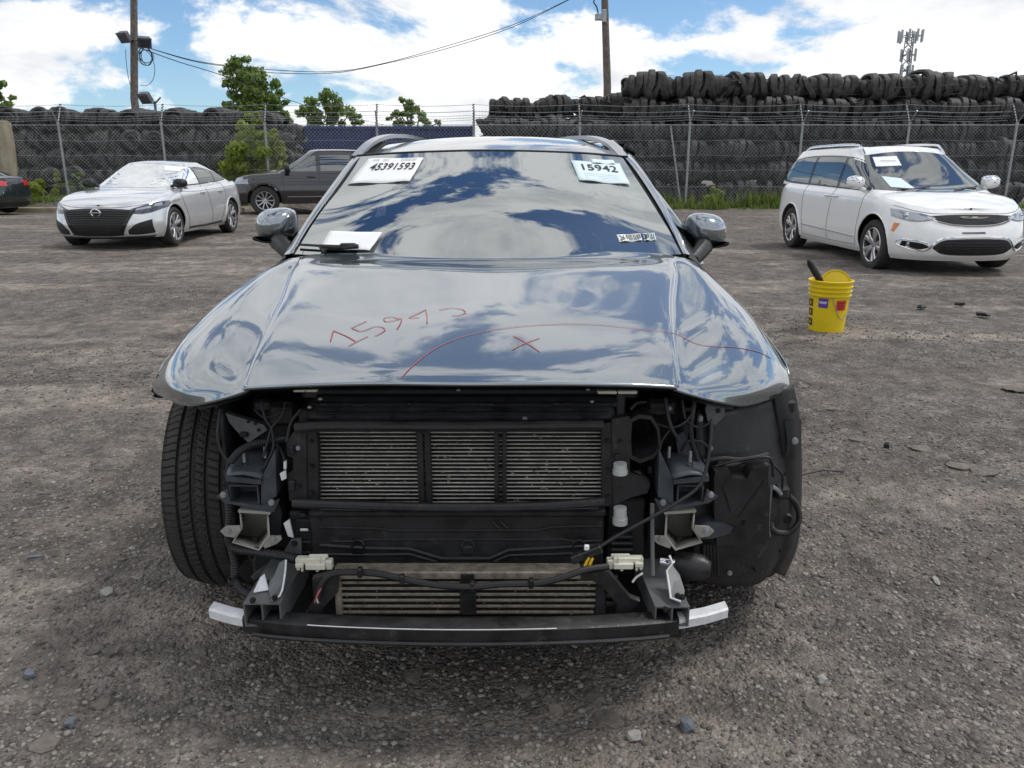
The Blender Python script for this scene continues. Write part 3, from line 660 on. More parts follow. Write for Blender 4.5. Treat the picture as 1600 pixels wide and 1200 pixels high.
mb = MB(); mb.cyl((p2.x, 33, 0), (p2.x, 33, at(243, 158, 33).z), .05); q = at(251, 152, 33); mb.tube([(p2.x, 33, at(243, 162, 33).z), q], .03, 6); q2 = at(230, 158, 33); mb.tube([(p2.x, 33, at(243, 162, 33).z), q2], .03, 6); mb.build('pole', M['steelpole'], f2)
floodlight(at(228, 152, 32.8), R(-25), f2)
UY = 39.0; ub = at(949, 135, UY); ut = at(943, -60, UY)
up = root('utility_pole', (ub.x, UY, 0), 'weathered wooden utility pole rising behind the right tyre stack', 'utility pole')
mb = MB(); mb.tube([(ub.x + .1, UY, 0), ub, ut], [.2, .18, .15], 12); mb.build('pole', M['wood'], up)
mb = MB(); q = at(937, 26, UY - .15); mb.box(q + Vector((-.22, -.08, -.16)), q + Vector((.22, .1, .12)), .03); mb.box(q + Vector((.1, -.1, -.25)), q + Vector((.3, 0, .3)), .03); mb.build('junction_box', M['galv'], up)
mb = MB(); q = at(934, 8, UY); 
mb.tube([q + Vector((-.12, -.1, .5)), q + Vector((-.2, -.1, .1)), q + Vector((-.05, -.1, -.1)), q + Vector((.05, -.1, -.5))], .03, 6); mb.build('hanging_cable', M['cable'], up)
for i, dz in enumerate((0, .22)):
    pth = [(222, 72), (300, 92), (360, 104), (420, 110), (520, 110), (600, 99), (700, 73), (800, 38), (885, 0), (941, -28)]
    pts = [at(x, y + (dz * 12 if 0 < j < 9 else 0) + (2.0 * math.sin(j * 1.9 + i) if 0 < j < 9 else 0), PY + (UY - PY) * j / 9) for j, (x, y) in enumerate(pth)]
    mb = MB(); mb.tube(catmull(pts, 5), .018, 4)
    tag(mb.build('overhead_wire', M['cable']), ['upper', 'lower'][i] + ' of the two sagging overhead wires between light pole and utility pole', 'wire', 'overhead wires')
mb = MB(); mb.tube(catmull([at(222, 76, 35), at(280, 97, 37), at(345, 117, 40), at(440, 152, 48), at(520, 178, 55), at(600, 195, 62)], 4), .02, 4)
tag(mb.build('overhead_wire', M['cable']), 'thin service wire sloping down from the light pole behind the trees', 'wire', 'overhead wires')
TY = 150.0; tb = at(1416, 112, TY); tt = at(1416, 48, TY)
tw = root('cell_tower', (tb.x, TY, 0), 'grey lattice cell tower with antenna panels on the horizon', 'tower')
mb = MB(); top = tt.z
def legp(i, z): r_ = 1.5 - .75 * z / top; a = i * 2.094 + .4; return Vector((tb.x + r_ * math.cos(a), TY + r_ * math.sin(a), z))
for i in range(3):
    mb.tube([legp(i, 0), legp(i, top)], .09, 5)
    zz = 0
    while zz < top - 1.4: mb.tube([legp(i, zz), legp((i + 1) % 3, zz + 1.4)], .05, 4); mb.tube([legp((i + 1) % 3, zz), legp(i, zz + 1.4)], .05, 4); zz += 1.4
mb.build('lattice', M['tower'], tw, smooth=0)
for (z, r_, n) in ((top - .9, 1.95, 9), (top - 4.0, 1.3, 6), (top - 6.6, 1.0, 5)):
    mb = MB(); mb.tube([(tb.x + r_ * .8 * math.cos(t), TY + r_ * .8 * math.sin(t), z) for t in np.linspace(0, 6.283, 13)[:-1]], .07, 4, closed=True); pl = mb.build('platform', M['tower'], tw, smooth=0)
    for i in range(n):
        t = i * 6.283 / n + z; c = Vector((tb.x + r_ * math.cos(t), TY + r_ * math.sin(t), z)); mb = MB(); mb.box(c + Vector((-.17, -.1, -1.0)), c + Vector((.17, .1, 1.0)), .03); mb.build('antenna_panel', M['galv'], pl)

# ------------------------------------------------------------------ trees and bushes
def leaves(mb, c, rad, n, size, rng, up=.3):
    c = Vector(c)
    for _ in range(n):
        d = Vector((rng.gauss(0, 1), rng.gauss(0, 1), rng.gauss(0, 1))); d.normalize(); d *= rng.random() ** .45
        p = c + Vector((d.x * rad[0], d.y * rad[1], d.z * rad[2]))
        nn = Vector((rng.gauss(0, 1), rng.gauss(0, 1), rng.gauss(0, 1) + up)).normalized(); a = nn.orthogonal().normalized(); a = Matrix.Rotation(rng.random() * 6.28, 3, nn) @ a; b_ = nn.cross(a)
        s = size * rng.uniform(.6, 1.3); mb.add([p - a * s, p - b_ * s * .5, p + a * s, p + b_ * s * .5], [(0, 1, 2, 3)])
def tree(Y, base_px, clumps, n, size, label, lean=0.0, seed=1, material='leaf', name='tree', group=None):
    rng = random.Random(seed); b0 = at(base_px, 250, Y); t = root(name, (b0.x, Y, 0), label, 'tree' if name == 'tree' else 'bush', group)
    mb = MB(); tr = MB(); cs = []
    for (px, py, rpx) in clumps:
        k = Y / FPX; c = at(px, py, Y + rng.uniform(-.6, .6) * rpx * k); rr = rpx * k; cs.append(c)
        for _ in range(max(4, int(rpx / 1.8))):
            cc = c + Vector((rng.gauss(0, .55) * rr, rng.gauss(0, .55) * rr, rng.gauss(0, .5) * rr)); q = rr * rng.uniform(.35, .62); leaves(mb, cc, (q, q, q * .8), int(n * 1.9 * max(rpx, 8) / 20), size, rng)
    low = min(c.z for c in cs); fork = Vector((b0.x, Y, max(.3, low * .65)))
    tr.tube([(b0.x, Y, -.05), fork], [.035 * cs[0].z, .025 * cs[0].z], 8)
    for c in cs: m_ = fork.lerp(c, .5) + Vector((rng.uniform(-.2, .2), rng.uniform(-.2, .2), rng.uniform(0, .3))); tr.tube([fork, m_, c, c + (c - m_) * .12], [.018 * cs[0].z, .012 * cs[0].z, .007 * cs[0].z, .003 * cs[0].z], 6)
    mb.build('crown', M[material], t, smooth=0, fixn=False); tr.build('trunk', M['bark'], t)
tree(45, 400, [(362, 112, 15), (378, 100, 12), (385, 122, 20), (365, 140, 16), (405, 130, 20), (420, 150, 18), (395, 160, 22), (368, 165, 14), (432, 172, 16), (405, 185, 20), (352, 130, 7), (440, 160, 9), (445, 185, 10)], 46, .12, 'tall leafy tree leaning right behind the left tyre stack', seed=2)
tree(55, 510, [(490, 165, 16), (510, 155, 14), (525, 168, 16), (545, 180, 16), (480, 182, 16), (510, 185, 18), (560, 192, 10), (470, 172, 9), (497, 190, 14)], 46, .13, 'broad low tree rising just left of centre above the blue container', seed=3)
tree(60, 645, [(632, 165, 11), (625, 178, 11), (645, 172, 12), (655, 182, 12), (635, 190, 13), (670, 190, 8), (615, 190, 8), (628, 156, 6), (684, 192, 4)], 50, .13, 'small round tree showing above the middle of the blue container', seed=4)
tree(40, -8, [(-5, 150, 14), (6, 160, 10), (-10, 170, 14), (10, 172, 8), (-12, 140, 12)], 46, .12, 'tree with drooping leaves cut by the left edge', seed=5)
tree(26.4, 400, [(397, 190, 9), (393, 205, 14), (385, 222, 18), (405, 225, 18), (425, 225, 14), (438, 240, 10), (378, 245, 22), (400, 250, 24), (372, 268, 20), (395, 275, 22), (420, 255, 16), (365, 285, 14), (402, 178, 4), (432, 215, 8)], 95, .062, 'tall yellow green bush growing through the fence right of the silver sedan', seed=6, material='leafy', name='bush', group='bushes along the fence')
tree(25.6, 52, [(52, 290, 11), (42, 298, 10), (62, 298, 10), (58, 304, 12), (40, 306, 8), (72, 305, 8)], 60, .05, 'low rounded yellow green bush at the fence beside the dark car', seed=7, material='leafy', name='bush', group='bushes along the fence')
tree(26.3, 90, [(90, 280, 6), (92, 292, 8), (88, 302, 8), (86, 270, 4)], 60, .05, 'slim upright bush against the fence post left of the silver sedan', seed=8, material='leafy', name='bush', group='bushes along the fence')
tree(26.5, 125, [(112, 285, 8), (125, 292, 10), (138, 285, 8), (120, 272, 6), (140, 296, 9), (104, 296, 8)], 30, .05, 'sparse dark bush behind the fence above the silver sedan bonnet', seed=9, material='leaf', name='bush', group='bushes along the fence')
tree(26.2, 1118, [(1118, 298, 7), (1114, 308, 9), (1124, 308, 8)], 50, .05, 'small bright weed clump at the foot of the right fence', seed=10, material='leafy', name='bush', group='bushes along the fence')
# ------------------------------------------------------------------ vehicles in the yard
def resample(pts, n):
    pts = [Vector((p[0], p[1], 0)) for p in pts]; d = [0]
    for a, b_ in zip(pts, pts[1:]): d.append(d[-1] + (b_ - a).length)
    out = []; j = 0
    for i in range(n):
        t = d[-1] * i / (n - 1)
        while j < len(pts) - 2 and d[j + 1] < t: j += 1
        L_ = d[j + 1] - d[j]; out.append(pts[j].lerp(pts[j + 1], (t - d[j]) / L_ if L_ > 1e-9 else 0))
    return out
def sm(pts, n=5): return [(p.x, p.y) for p in catmull([Vector((p[0], p[1], 0)) for p in pts], n)]
AX = {'L': lambda a, b: (Vector((a, 4, b)), Vector((0, -1, 0))), 'R': lambda a, b: (Vector((a, -4, b)), Vector((0, 1, 0))),
      'F': lambda a, b: (Vector((6, a, b)), Vector((-1, 0, 0))), 'B': lambda a, b: (Vector((-6, a, b)), Vector((1, 0, 0))), 'T': lambda a, b: (Vector((a, b, 4)), Vector((0, 0, -1)))}
def cast(bvh, axis, a, b, off=0.0):
    o, d = AX[axis](a, b); h, nrm_, i, dist = bvh.ray_cast(o, d)
    if h is None:
        h, nrm_, i, dist = bvh.find_nearest(o + d * 3.0)
        if h is None: h = o + d * 3; nrm_ = -d
    if nrm_.dot(d) > 0: nrm_ = -nrm_
    return h + nrm_ * off
def patch(bvh, axis, top, bot, off=.004, n=20, m=6, skirt=.014):
    """panel laid on the body between two outlines given in a side or front view"""
    T = resample(top, n); B = resample(bot, n); mb = MB(); rows = []; low = []
    for k in range(m + 1):
        t = k / m; rows.append([cast(bvh, axis, *(T[i].lerp(B[i], t))[:2], off) for i in range(n)]); low.append([cast(bvh, axis, *(T[i].lerp(B[i], t))[:2], off - skirt) for i in range(n)])
    mb.grid(rows)
    if skirt:
        mb.grid([rows[0], low[0]]); mb.grid([rows[-1], low[-1]]); mb.grid([[r_[0] for r_ in rows], [r_[0] for r_ in low]]); mb.grid([[r_[-1] for r_ in rows], [r_[-1] for r_ in low]])
    return mb
def seam(bvh, axis, pts, w=.006, off=.002, n=24, r_=None):
    """thin line following the body"""
    mb = MB(); P_ = resample(pts, n); mb.tube([cast(bvh, axis, p.x, p.y, off) for p in P_], w / 2 if r_ is None else r_, 4); return mb
def wheel(name, parent, c, rad, wid, rim, side, spokes, mats, local=True, tw=.1, split=0.0, flat=0.0):
    Mx = Matrix.Translation(Vector(c)) @ Matrix.Rotation(-side * math.pi / 2, 4, 'X')      # local z -> outwards
    w = wid / 2; mb = MB()
    prof = [(rim, -w * .8), (rim + .03, -w), (rad * .93, -w), (rad * .985, -w * .82), (rad, -w * .6), (rad, -w * .22), (rad - .008, -w * .2), (rad - .008, -w * .12), (rad, -w * .1), (rad, w * .1), (rad - .008, w * .12), (rad - .008, w * .2), (rad, w * .22), (rad, w * .6), (rad * .985, w * .82), (rad * .93, w), (rim + .03, w), (rim, w * .8)]
    mb.lathe(prof, Mx, 48)
    if flat:
        mb.v = [(x, y, max(z, flat)) if z < flat else (x, y, z) for x, y, z in mb.v]
    ty = mb.build('wheel', M['tyre'], parent, local=local)
    mb = MB(); mb.lathe([(rim, w * .78), (rim + .004, w * .9), (rim - .012, w * .92), (rim - .03, w * .7), (rim - .035, -w * .6), (.03, -w * .6)], Mx, 40, m=1)
    mb.lathe([(rim + .004, w * .9), (rim - .004, w * .96), (rim - .018, w * .9)], Mx, 40)
    for k in range(spokes):
        for d in ((-split, split) if split else (0,)):
            a = 2 * math.pi * k / spokes; a0 = a + d * .5; a1 = a + d; 
            def pt(a_, r_, h_, o_): return Mx @ Vector((r_ * math.cos(a_) - o_ * math.sin(a_), r_ * math.sin(a_) + o_ * math.cos(a_), h_))
            vs = []
            for (r_, h_, hw, aa) in ((.04, w * .62, tw * .34, a0), (rim * .5, w * .80, tw * .30, (a0 + a1) / 2), (rim - .01, w * .86, tw * .42, a1)):
                vs += [pt(aa, r_, h_, -hw), pt(aa, r_, h_ + .012, -hw * .55), pt(aa, r_, h_ + .012, hw * .55), pt(aa, r_, h_, hw), pt(aa, r_, h_ - .04, hw), pt(aa, r_, h_ - .04, -hw)]
            fs = [(j * 6 + i, j * 6 + (i + 1) % 6, (j + 1) * 6 + (i + 1) % 6, (j + 1) * 6 + i) for j in (0, 1) for i in range(6)]; mb.add(vs, fs)
    mb.lathe([(.001, w * .75), (.03, w * .74), (.055, w * .66), (.06, w * .5)], Mx, 20)
    mb.build('rim', mats, ty, local=local); return ty
def make_car(P, rt, paint):
    zb = P['zb']; W = P['W']; top = P['top']; xf = P['xf']; xr = P['xr']; nf = P.get('nf', 3.0); nr_ = P.get('nr', 3.6)
    xcf = P['fa'] - .02; xcr = P['ra'] - .05; QA = math.pi / 3
    def ring(t, th):
        """closed outline: straight flanks between the axles, rounded nose and tail"""
        q = abs(th); sg = 1 if th >= 0 else -1; hw = W * slerp_tab(P['fw'], t)
        if q <= QA:
            ph = q / QA * math.pi / 2; a = xf - slerp_tab(P['df'], t); x = xcf + (a - xcf) * math.cos(ph) ** (2 / nf); y = hw * math.sin(ph) ** (2 / nf)
        elif q >= math.pi - QA:
            ph = (math.pi - q) / QA * math.pi / 2; a = xr + slerp_tab(P['dr'], t); x = xcr + (a - xcr) * max(0, math.cos(ph)) ** (2 / nr_); y = hw * max(0, math.sin(ph)) ** (2 / nr_)
        else: x = xcf + (xcr - xcf) * (q - QA) / (math.pi - 2 * QA); y = hw
        return x, sg * y
    ths = np.linspace(-math.pi, math.pi, 4001)[:-1]; pts = [ring(.5, t) for t in ths]; d = np.cumsum([0] + [math.dist(a, b_) for a, b_ in zip(pts, pts[1:])]); NC = 320
    TH = np.interp(np.linspace(0, d[-1], NC + 1)[:-1], d, ths)
    TS = np.linspace(0, 1, 34); vs = []; nr2 = len(TS)
    for t in TS:
        for th in TH:
            x, y = ring(t, th); z = zb + t * (slerp_tab(top, x) - zb); z += P.get('lift', lambda x, t: 0)(x, t); vs.append([x, y, z])
    arches = [(P['fa'], P['wr'] + .01, P['ar']), (P['ra'], P['wr'] + .01, P['ar'])]
    inside = set()
    for i, (x, y, z) in enumerate(vs):
        if abs(y) > W * .55:
            for (ax, az, ar) in arches:
                if (x - ax) ** 2 + (z - az) ** 2 < ar * ar: inside.add(i)
    fs = []
    for i in range(nr2 - 1):
        for j in range(NC):
            f = (i * NC + j, i * NC + (j + 1) % NC, (i + 1) * NC + (j + 1) % NC, (i + 1) * NC + j)
            if not all(q in inside for q in f): fs.append(f)
    for i in {q for f in fs for q in f if q in inside}:
        x, y, z = vs[i]; ax, az, ar = min(arches, key=lambda a: abs(a[0] - x)); dx, dz = x - ax, z - az; l = math.hypot(dx, dz) or 1; vs[i] = [ax + dx / l * ar, y, az + dz / l * ar]
    body = MB(); body.add(vs, fs)
    # deck (bonnet, boot lid)
    half = [j for j in range(NC) if TH[j] >= 0]; rows = []
    for j in half:
        x, y = ring(1.0, TH[j]); z = slerp_tab(top, x); cr = slerp_tab(P['crown'], x)
        rows.append([Vector((x, y * q, z + cr * (1 - abs(q) ** 2.2))) for q in np.linspace(1, -1, 25)])
    body.grid(rows)
    # greenhouse
    g = P['g']; gh = MB(); rows = []
    def gring(u, th):
        q = abs(th); sg = 1 if th >= 0 else -1; e = u + g.get('bulge', .12) * u * (1 - u); n = g.get('n', 2.6)
        xa = g['bf'] + (g['rf'] - g['bf']) * (u + g.get('wsb', .06) * math.sin(math.pi * u)); xb = g['br'] + (g['rr'] - g['br']) * (u - g.get('rb', .12) * math.sin(math.pi * u))
        w = g['wb'] + (g['wr'] - g['wb']) * (u - .10 * math.sin(math.pi * u)); la, lb = g.get('la', .55), g.get('lb', .35)
        if q <= QA: ph = q / QA * math.pi / 2; x = xa - la + la * math.cos(ph) ** (2 / n); y = w * math.sin(ph) ** (2 / n)
        elif q >= math.pi - QA: ph = (math.pi - q) / QA * math.pi / 2; x = xb + lb - lb * max(0, math.cos(ph)) ** (2 / n); y = w * max(0, math.sin(ph)) ** (2 / n)
        else: x = xa - la + (xb + lb - xa + la) * (q - QA) / (math.pi - 2 * QA); y = w
        y *= sg
        zb_ = slerp_tab(top, x) - .015; zt_ = slerp_tab(g['roof'], x); return Vector((x, y, zb_ + (zt_ - zb_) * e))
    pts = [gring(.4, t) for t in ths]; d = np.cumsum([0] + [(b_ - a).length for a, b_ in zip(pts, pts[1:])]); GT = np.interp(np.linspace(0, d[-1], 221)[:-1], d, ths)
    for u in np.linspace(0, 1, 20): rows.append([gring(u, t) for t in GT] + [gring(u, GT[0])])
    gh.grid(rows); rows = []
    for t in GT:
        if t >= 0:
            p = gring(1, t); rows.append([Vector((p.x, p.y * q, p.z + .045 * (1 - q * q) * min(1, abs(p.y) / g['wr'] * 1.2))) for q in np.linspace(1, -1, 15)])
    gh.grid(rows)
    for b__ in (body, gh):
        pass
    bv = MB(); bv.add(body.v, body.f); bv.add(gh.v, gh.f); bvh = BVHTree.FromPolygons([Vector(v) for v in bv.v], bv.f)
    def dedupe(mb, name, par):
        me = bpy.data.meshes.new(name); me.from_pydata([tuple(v) for v in mb.v], [], mb.f); bm = bmesh.new(); bm.from_mesh(me); bmesh.ops.remove_doubles(bm, verts=bm.verts, dist=.0008); bmesh.ops.recalc_face_normals(bm, faces=bm.faces); bm.to_mesh(me); bm.free()
        me.materials.append(paint); me.shade_smooth(); me.set_sharp_from_angle(angle=R(38)); return link(name, me, par, True)
    bo = dedupe(body, 'body', rt); ro = dedupe(gh, 'roof', rt)
    mb = MB(); mb.box((xr + .3, -W + .27, zb + .02), (xf - .35, W - .27, .62), .05); mb.build('underbody', M['deep'], rt, local=True)
    for sx in (P['fa'], P['ra']):
        for sy in (1, -1):
            mb = MB(); lip = []
            for a in np.linspace(-.25, math.pi + .25, 40):
                x, z = sx + P['ar'] * math.cos(a), P['wr'] + .01 + P['ar'] * math.sin(a)
                if z > zb + .01: lip.append(cast(bvh, 'L' if sy > 0 else 'R', sx + (P['ar'] + .012) * math.cos(a), P['wr'] + .01 + (P['ar'] + .012) * math.sin(a), .002))
            mb.tube(lip, P.get('lipr', .012), 6); mb.build('arch_lip', P.get('lipm', paint), rt, local=True)
    return bvh, bo, ro
def sub(mb, name, material, parent, smooth=35): return mb.build(name, material, parent, smooth=smooth, local=True)
def place(rt_args, F, Rr, wb, W, side):
    """origin and heading of a car from its two visible wheels' ground points; side=+1 if its left side is seen"""
    d = (Rr - F); d.z = 0; d.normalize(); hd = -d; left = Vector((-hd.y, hd.x, 0)); mid = F + d * wb / 2; o = mid - left * (W - .12) * side; return o, math.atan2(hd.y, hd.x)

# ---- silver sedan
wb, W = 2.825, .965
o, rz = place(None, atz(271, 383), atz(356, 363), wb, W, 1)
sedan = root('silver_sedan', (o.x, o.y, 0), 'silver four door sedan with shattered windscreen and black grille', 'car', None, rz)
P = dict(zb=.19, W=W, xf=2.36, xr=-2.50, fa=wb / 2, ra=-wb / 2, wr=.335, ar=.372, nf=2.7, nr=3.2,
         top=[(-2.5, .93), (-2.3, 1.03), (-1.6, 1.03), (-.5, .98), (.5, .955), (1.1, .93), (1.6, .86), (2.0, .775), (2.36, .66)],
         fw=[(0, .90), (.12, .955), (.35, 1.0), (.6, .99), (.8, .965), (.93, .935), (1, .885)],
         df=[(0, .10), (.15, .03), (.45, 0), (.7, .03), (.9, .10), (1, .17)], dr=[(0, .12), (.2, .02), (.5, .0), (.85, .05), (1, .1)],
         crown=[(-2.5, .01), (-1.6, .04), (.5, .04), (1.4, .055), (2.0, .05), (2.3, .012)],
         g=dict(bf=1.22, br=-2.12, rf=.10, rr=-1.02, wb=.80, wr=.56, roof=[(-2.2, 1.2), (-1.2, 1.395), (-.3, 1.415), (.3, 1.385), (1.2, 1.2)], bulge=.1, wsb=.05))
bvh, bo, ro = make_car(P, sedan, M['silver'])
sub(patch(bvh, 'F', sm([(-.62, 1.335), (-.3, 1.372), (0, 1.38), (.3, 1.372), (.62, 1.335)]), sm([(-.80, 1.0), (-.4, .99), (0, .985), (.4, .99), (.80, 1.0)]), .006, 30, 12), 'windscreen', M['shatter'], sedan)
for ax in ('L', 'R'):
    fr = sub(patch(bvh, ax, sm([(.98, 1.035), (.62, 1.19), (.25, 1.30), (-.1, 1.335), (-.6, 1.335), (-1.1, 1.27), (-1.62, 1.11)]), sm([(.95, 1.0), (.2, 1.005), (-.8, 1.03), (-1.60, 1.075)]), .003, 40, 6), 'window_surround', M['blackgloss'], sedan)
    sub(patch(bvh, ax, sm([(.86, 1.06), (.55, 1.195), (.22, 1.288), (-.19, 1.318)]), [(.86, 1.022), (.3, 1.025), (-.19, 1.035)], .007, 20, 6), 'front_window', M['glassd'], sedan)
    sub(patch(bvh, ax, sm([(-.25, 1.318), (-.6, 1.315), (-1.02, 1.262)]), [(-.25, 1.037), (-.6, 1.045), (-1.0, 1.055)], .007, 16, 6), 'rear_window', M['glassd'], sedan)
    sub(patch(bvh, ax, [(-1.07, 1.25), (-1.3, 1.185), (-1.5, 1.12)], [(-1.05, 1.06), (-1.3, 1.07), (-1.5, 1.085)], .007, 12, 4), 'quarter_window', M['glassd'], sedan)
    for pts in ([(1.0, .96), (.98, .7), (.86, .42), (.8, .28)], [(-.22, 1.01), (-.24, .7), (-.30, .3)], [(-1.12, 1.04), (-1.16, .8), (-1.0, .62), (-.86, .42), (-.8, .28)], [(.8, .285), (0, .28), (-.8, .285)]):
        sub(seam(bvh, ax, pts), 'door_seam', M['dark'], sedan)
    for x in (.02, -.88):
        sgn = 1 if ax == 'L' else -1; c = cast(bvh, ax, x, .87, .02); mb = MB(); mb.tube([c + Vector((.1, -.02 * sgn, 0)), c + Vector((.07, .008 * sgn, 0)), c + Vector((-.07, .008 * sgn, 0)), c + Vector((-.1, -.02 * sgn, 0))], .013, 8); sub(mb, 'door_handle', M['chrome'], sedan)
    sub(seam(bvh, ax, [(1.0, .92), (.3, .90), (-.7, .925), (-1.6, .96)], .012, .001), 'body_crease', M['silver'], sedan)
    sub(seam(bvh, ax, [(.8, .26), (0, .25), (-.85, .26)], .05, -.01), 'sill_trim', M['dark'], sedan)
# front face
sub(patch(bvh, 'F', sm([(-.56, .655), (-.25, .675), (0, .678), (.25, .675), (.56, .655)]), [(-.36, .245), (-.2, .235), (.2, .235), (.36, .245)], .006, 30, 16), 'grille', M['black'], sedan)
for z in np.linspace(.27, .62, 11):
    hw = .355 + (z - .245) * .46; sub(seam(bvh, 'F', [(-hw, z), (0, z + .012), (hw, z)], .010, .012), 'grille_bar', M['blackgloss'], sedan)
sub(patch(bvh, 'F', [(-.80, .225), (0, .215), (.80, .225)], [(-.76, .193), (0, .192), (.76, .193)], .012, 24, 3), 'lower_lip', M['black'], sedan)
for s in (1, -1):
    q = lambda L_: [(s * a, b_) for a, b_ in L_]
    sub(patch(bvh, 'F', q([(.565, .655), (.59, .662), (.61, .665)]), q([(.345, .27), (.36, .255), (.41, .25)]), .013, 10, 10), 'grille_side_bar', M['blackgloss'], sedan)
    lh = sub(patch(bvh, 'F', q(sm([(.53, .665), (.67, .715), (.82, .765), (.93, .79)])), q(sm([(.55, .60), (.68, .59), (.82, .615), (.94, .69)])), .007, 18, 6), 'headlight', M['lampdark'], sedan)
    sub(patch(bvh, 'F', q([(.56, .655), (.66, .685), (.78, .715)]), q([(.57, .635), (.67, .655), (.79, .68)]), .011, 10, 3), 'lens', M['lamp'], lh)
    sub(patch(bvh, 'F', q([(.82, .74), (.88, .765)]), q([(.82, .70), (.89, .715)]), .011, 5, 3), 'reflector', M['lamp'], lh)
    sub(patch(bvh, 'F', q(sm([(.50, .33), (.62, .43), (.74, .475), (.815, .50)])), q([(.49, .26), (.60, .255), (.70, .26), (.82, .275)]), .006, 14, 6), 'bumper_vent', M['black'], sedan)
    sub(seam(bvh, 'F', q([(.47, .255), (.6, .245), (.83, .262)]), .022, .006), 'vent_trim', M['alloy'], sedan)
c = cast(bvh, 'F', 0, .60, .022); mb = MB(); mb.tube([c + Vector((0, .075 * math.cos(t), .062 * math.sin(t))) for t in np.linspace(0, 6.283, 33)[:-1]], .013, 8, closed=True); mb.box(c + Vector((-.006, -.10, -.013)), c + Vector((.012, .10, .013)), .004); bd = sub(mb, 'badge', M['chrome'], sedan)
tv, tf = text_mesh('NISSAN', .01); mb = MB(); mb.add([c + Vector((.014, (u - .5) * .165, (v - .5) * .016)) for u, v in tv], tf); sub(mb, 'badge_lettering', M['ink'], bd, 0)
for s, ax in ((1, 'L'), (-1, 'R')):
    b0 = cast(bvh, ax, .80, 1.0, .0); mb = MB(); c = b0 + Vector((.02, s * .15, .06)); mb.tube([b0 + Vector((0, 0, 0)), c], .025, 8)
    rings = []
    for x, ry, rz_ in ((-.06, .115, .065), (-.05, .125, .075), (0, .125, .08), (.05, .105, .068), (.085, .06, .04), (.095, .01, .01)): rings.append([c + Vector((x, ry * math.copysign(abs(math.cos(t)) ** .8, math.cos(t)) + s * .02, rz_ * math.copysign(abs(math.sin(t)) ** .8, math.sin(t)))) for t in np.linspace(0, 6.283, 21)])
    mb.grid(rings); sub(mb, 'mirror', M['dark'], sedan)
for sx in (wb / 2, -wb / 2):
    for s in (1, -1): wheel('wheel', sedan, (sx, s * (W - .135), .335), .335, .225, .242, s, 5, [M['alloy'], M['alloydark']], tw=.085, split=.26)
sub(patch(bvh, 'F', [(.30, 1.352), (.62, 1.325)], [(.36, 1.27), (.68, 1.25)], .014, 6, 4, .004), 'windscreen_sticker', M['paper'], sedan)
for s in (1, -1):
    sub(patch(bvh, 'B', [(s * .45, .93), (s * .85, .95)], [(s * .45, .82), (s * .88, .84)], .006, 10, 4), 'tail_light', M['redlamp'], sedan)
sub(patch(bvh, 'B', sm([(-.5, 1.34), (0, 1.37), (.5, 1.34)]), [(-.7, 1.08), (0, 1.075), (.7, 1.08)], .006, 16, 6), 'rear_screen', M['glassd'], sedan)
sub(seam(bvh, 'F', sm([(-.86, .765), (-.4, .700), (0, .695), (.4, .700), (.86, .765)]), .008, .001, 40), 'bonnet_seam', M['dark'], sedan)

# ---- white minivan
wb, W = 3.09, 1.0
VS = .94; o, rz = place(None, atz(1367, 419), atz(1254, 389.5), wb * VS, W * VS, -1)
van = root('white_minivan', (o.x, o.y, 0), 'white minivan with chrome roof rails and a flat front tyre', 'minivan', None, rz); van.scale = (VS, VS, VS)
P = dict(zb=.20, W=W, xf=2.50, xr=-2.62, fa=wb / 2, ra=-wb / 2, wr=.365, ar=.415, nf=2.7, nr=3.6,
         top=[(-2.62, 1.08), (-2.3, 1.14), (-1, 1.12), (.6, 1.09), (1.3, 1.065), (1.7, 1.02), (2.1, .93), (2.5, .79)],
         fw=[(0, .90), (.1, .955), (.35, 1.0), (.6, .995), (.82, .975), (.93, .95), (1, .90)],
         df=[(0, .12), (.15, .03), (.4, 0), (.65, .03), (.85, .12), (1, .24)], dr=[(0, .12), (.2, .02), (.5, 0), (.85, .03), (1, .06)],
         crown=[(-2.6, .01), (-1.6, .04), (.5, .05), (1.5, .08), (2.0, .075), (2.35, .015)],
         g=dict(bf=1.74, br=-2.58, rf=.40, rr=-2.25, wb=.895, wr=.70, roof=[(-2.6, 1.55), (-2.0, 1.695), (-1.0, 1.73), (0, 1.725), (.5, 1.68), (1.5, 1.45)], bulge=.14, wsb=.05))
bvh, bo, ro = make_car(P, van, M['white'])
sub(patch(bvh, 'F', sm([(-.66, 1.615), (-.3, 1.66), (0, 1.67), (.3, 1.66), (.66, 1.615)]), sm([(-.86, 1.12), (-.4, 1.10), (0, 1.095), (.4, 1.10), (.86, 1.12)]), .006, 30, 12), 'windscreen', M['glassd'], van)
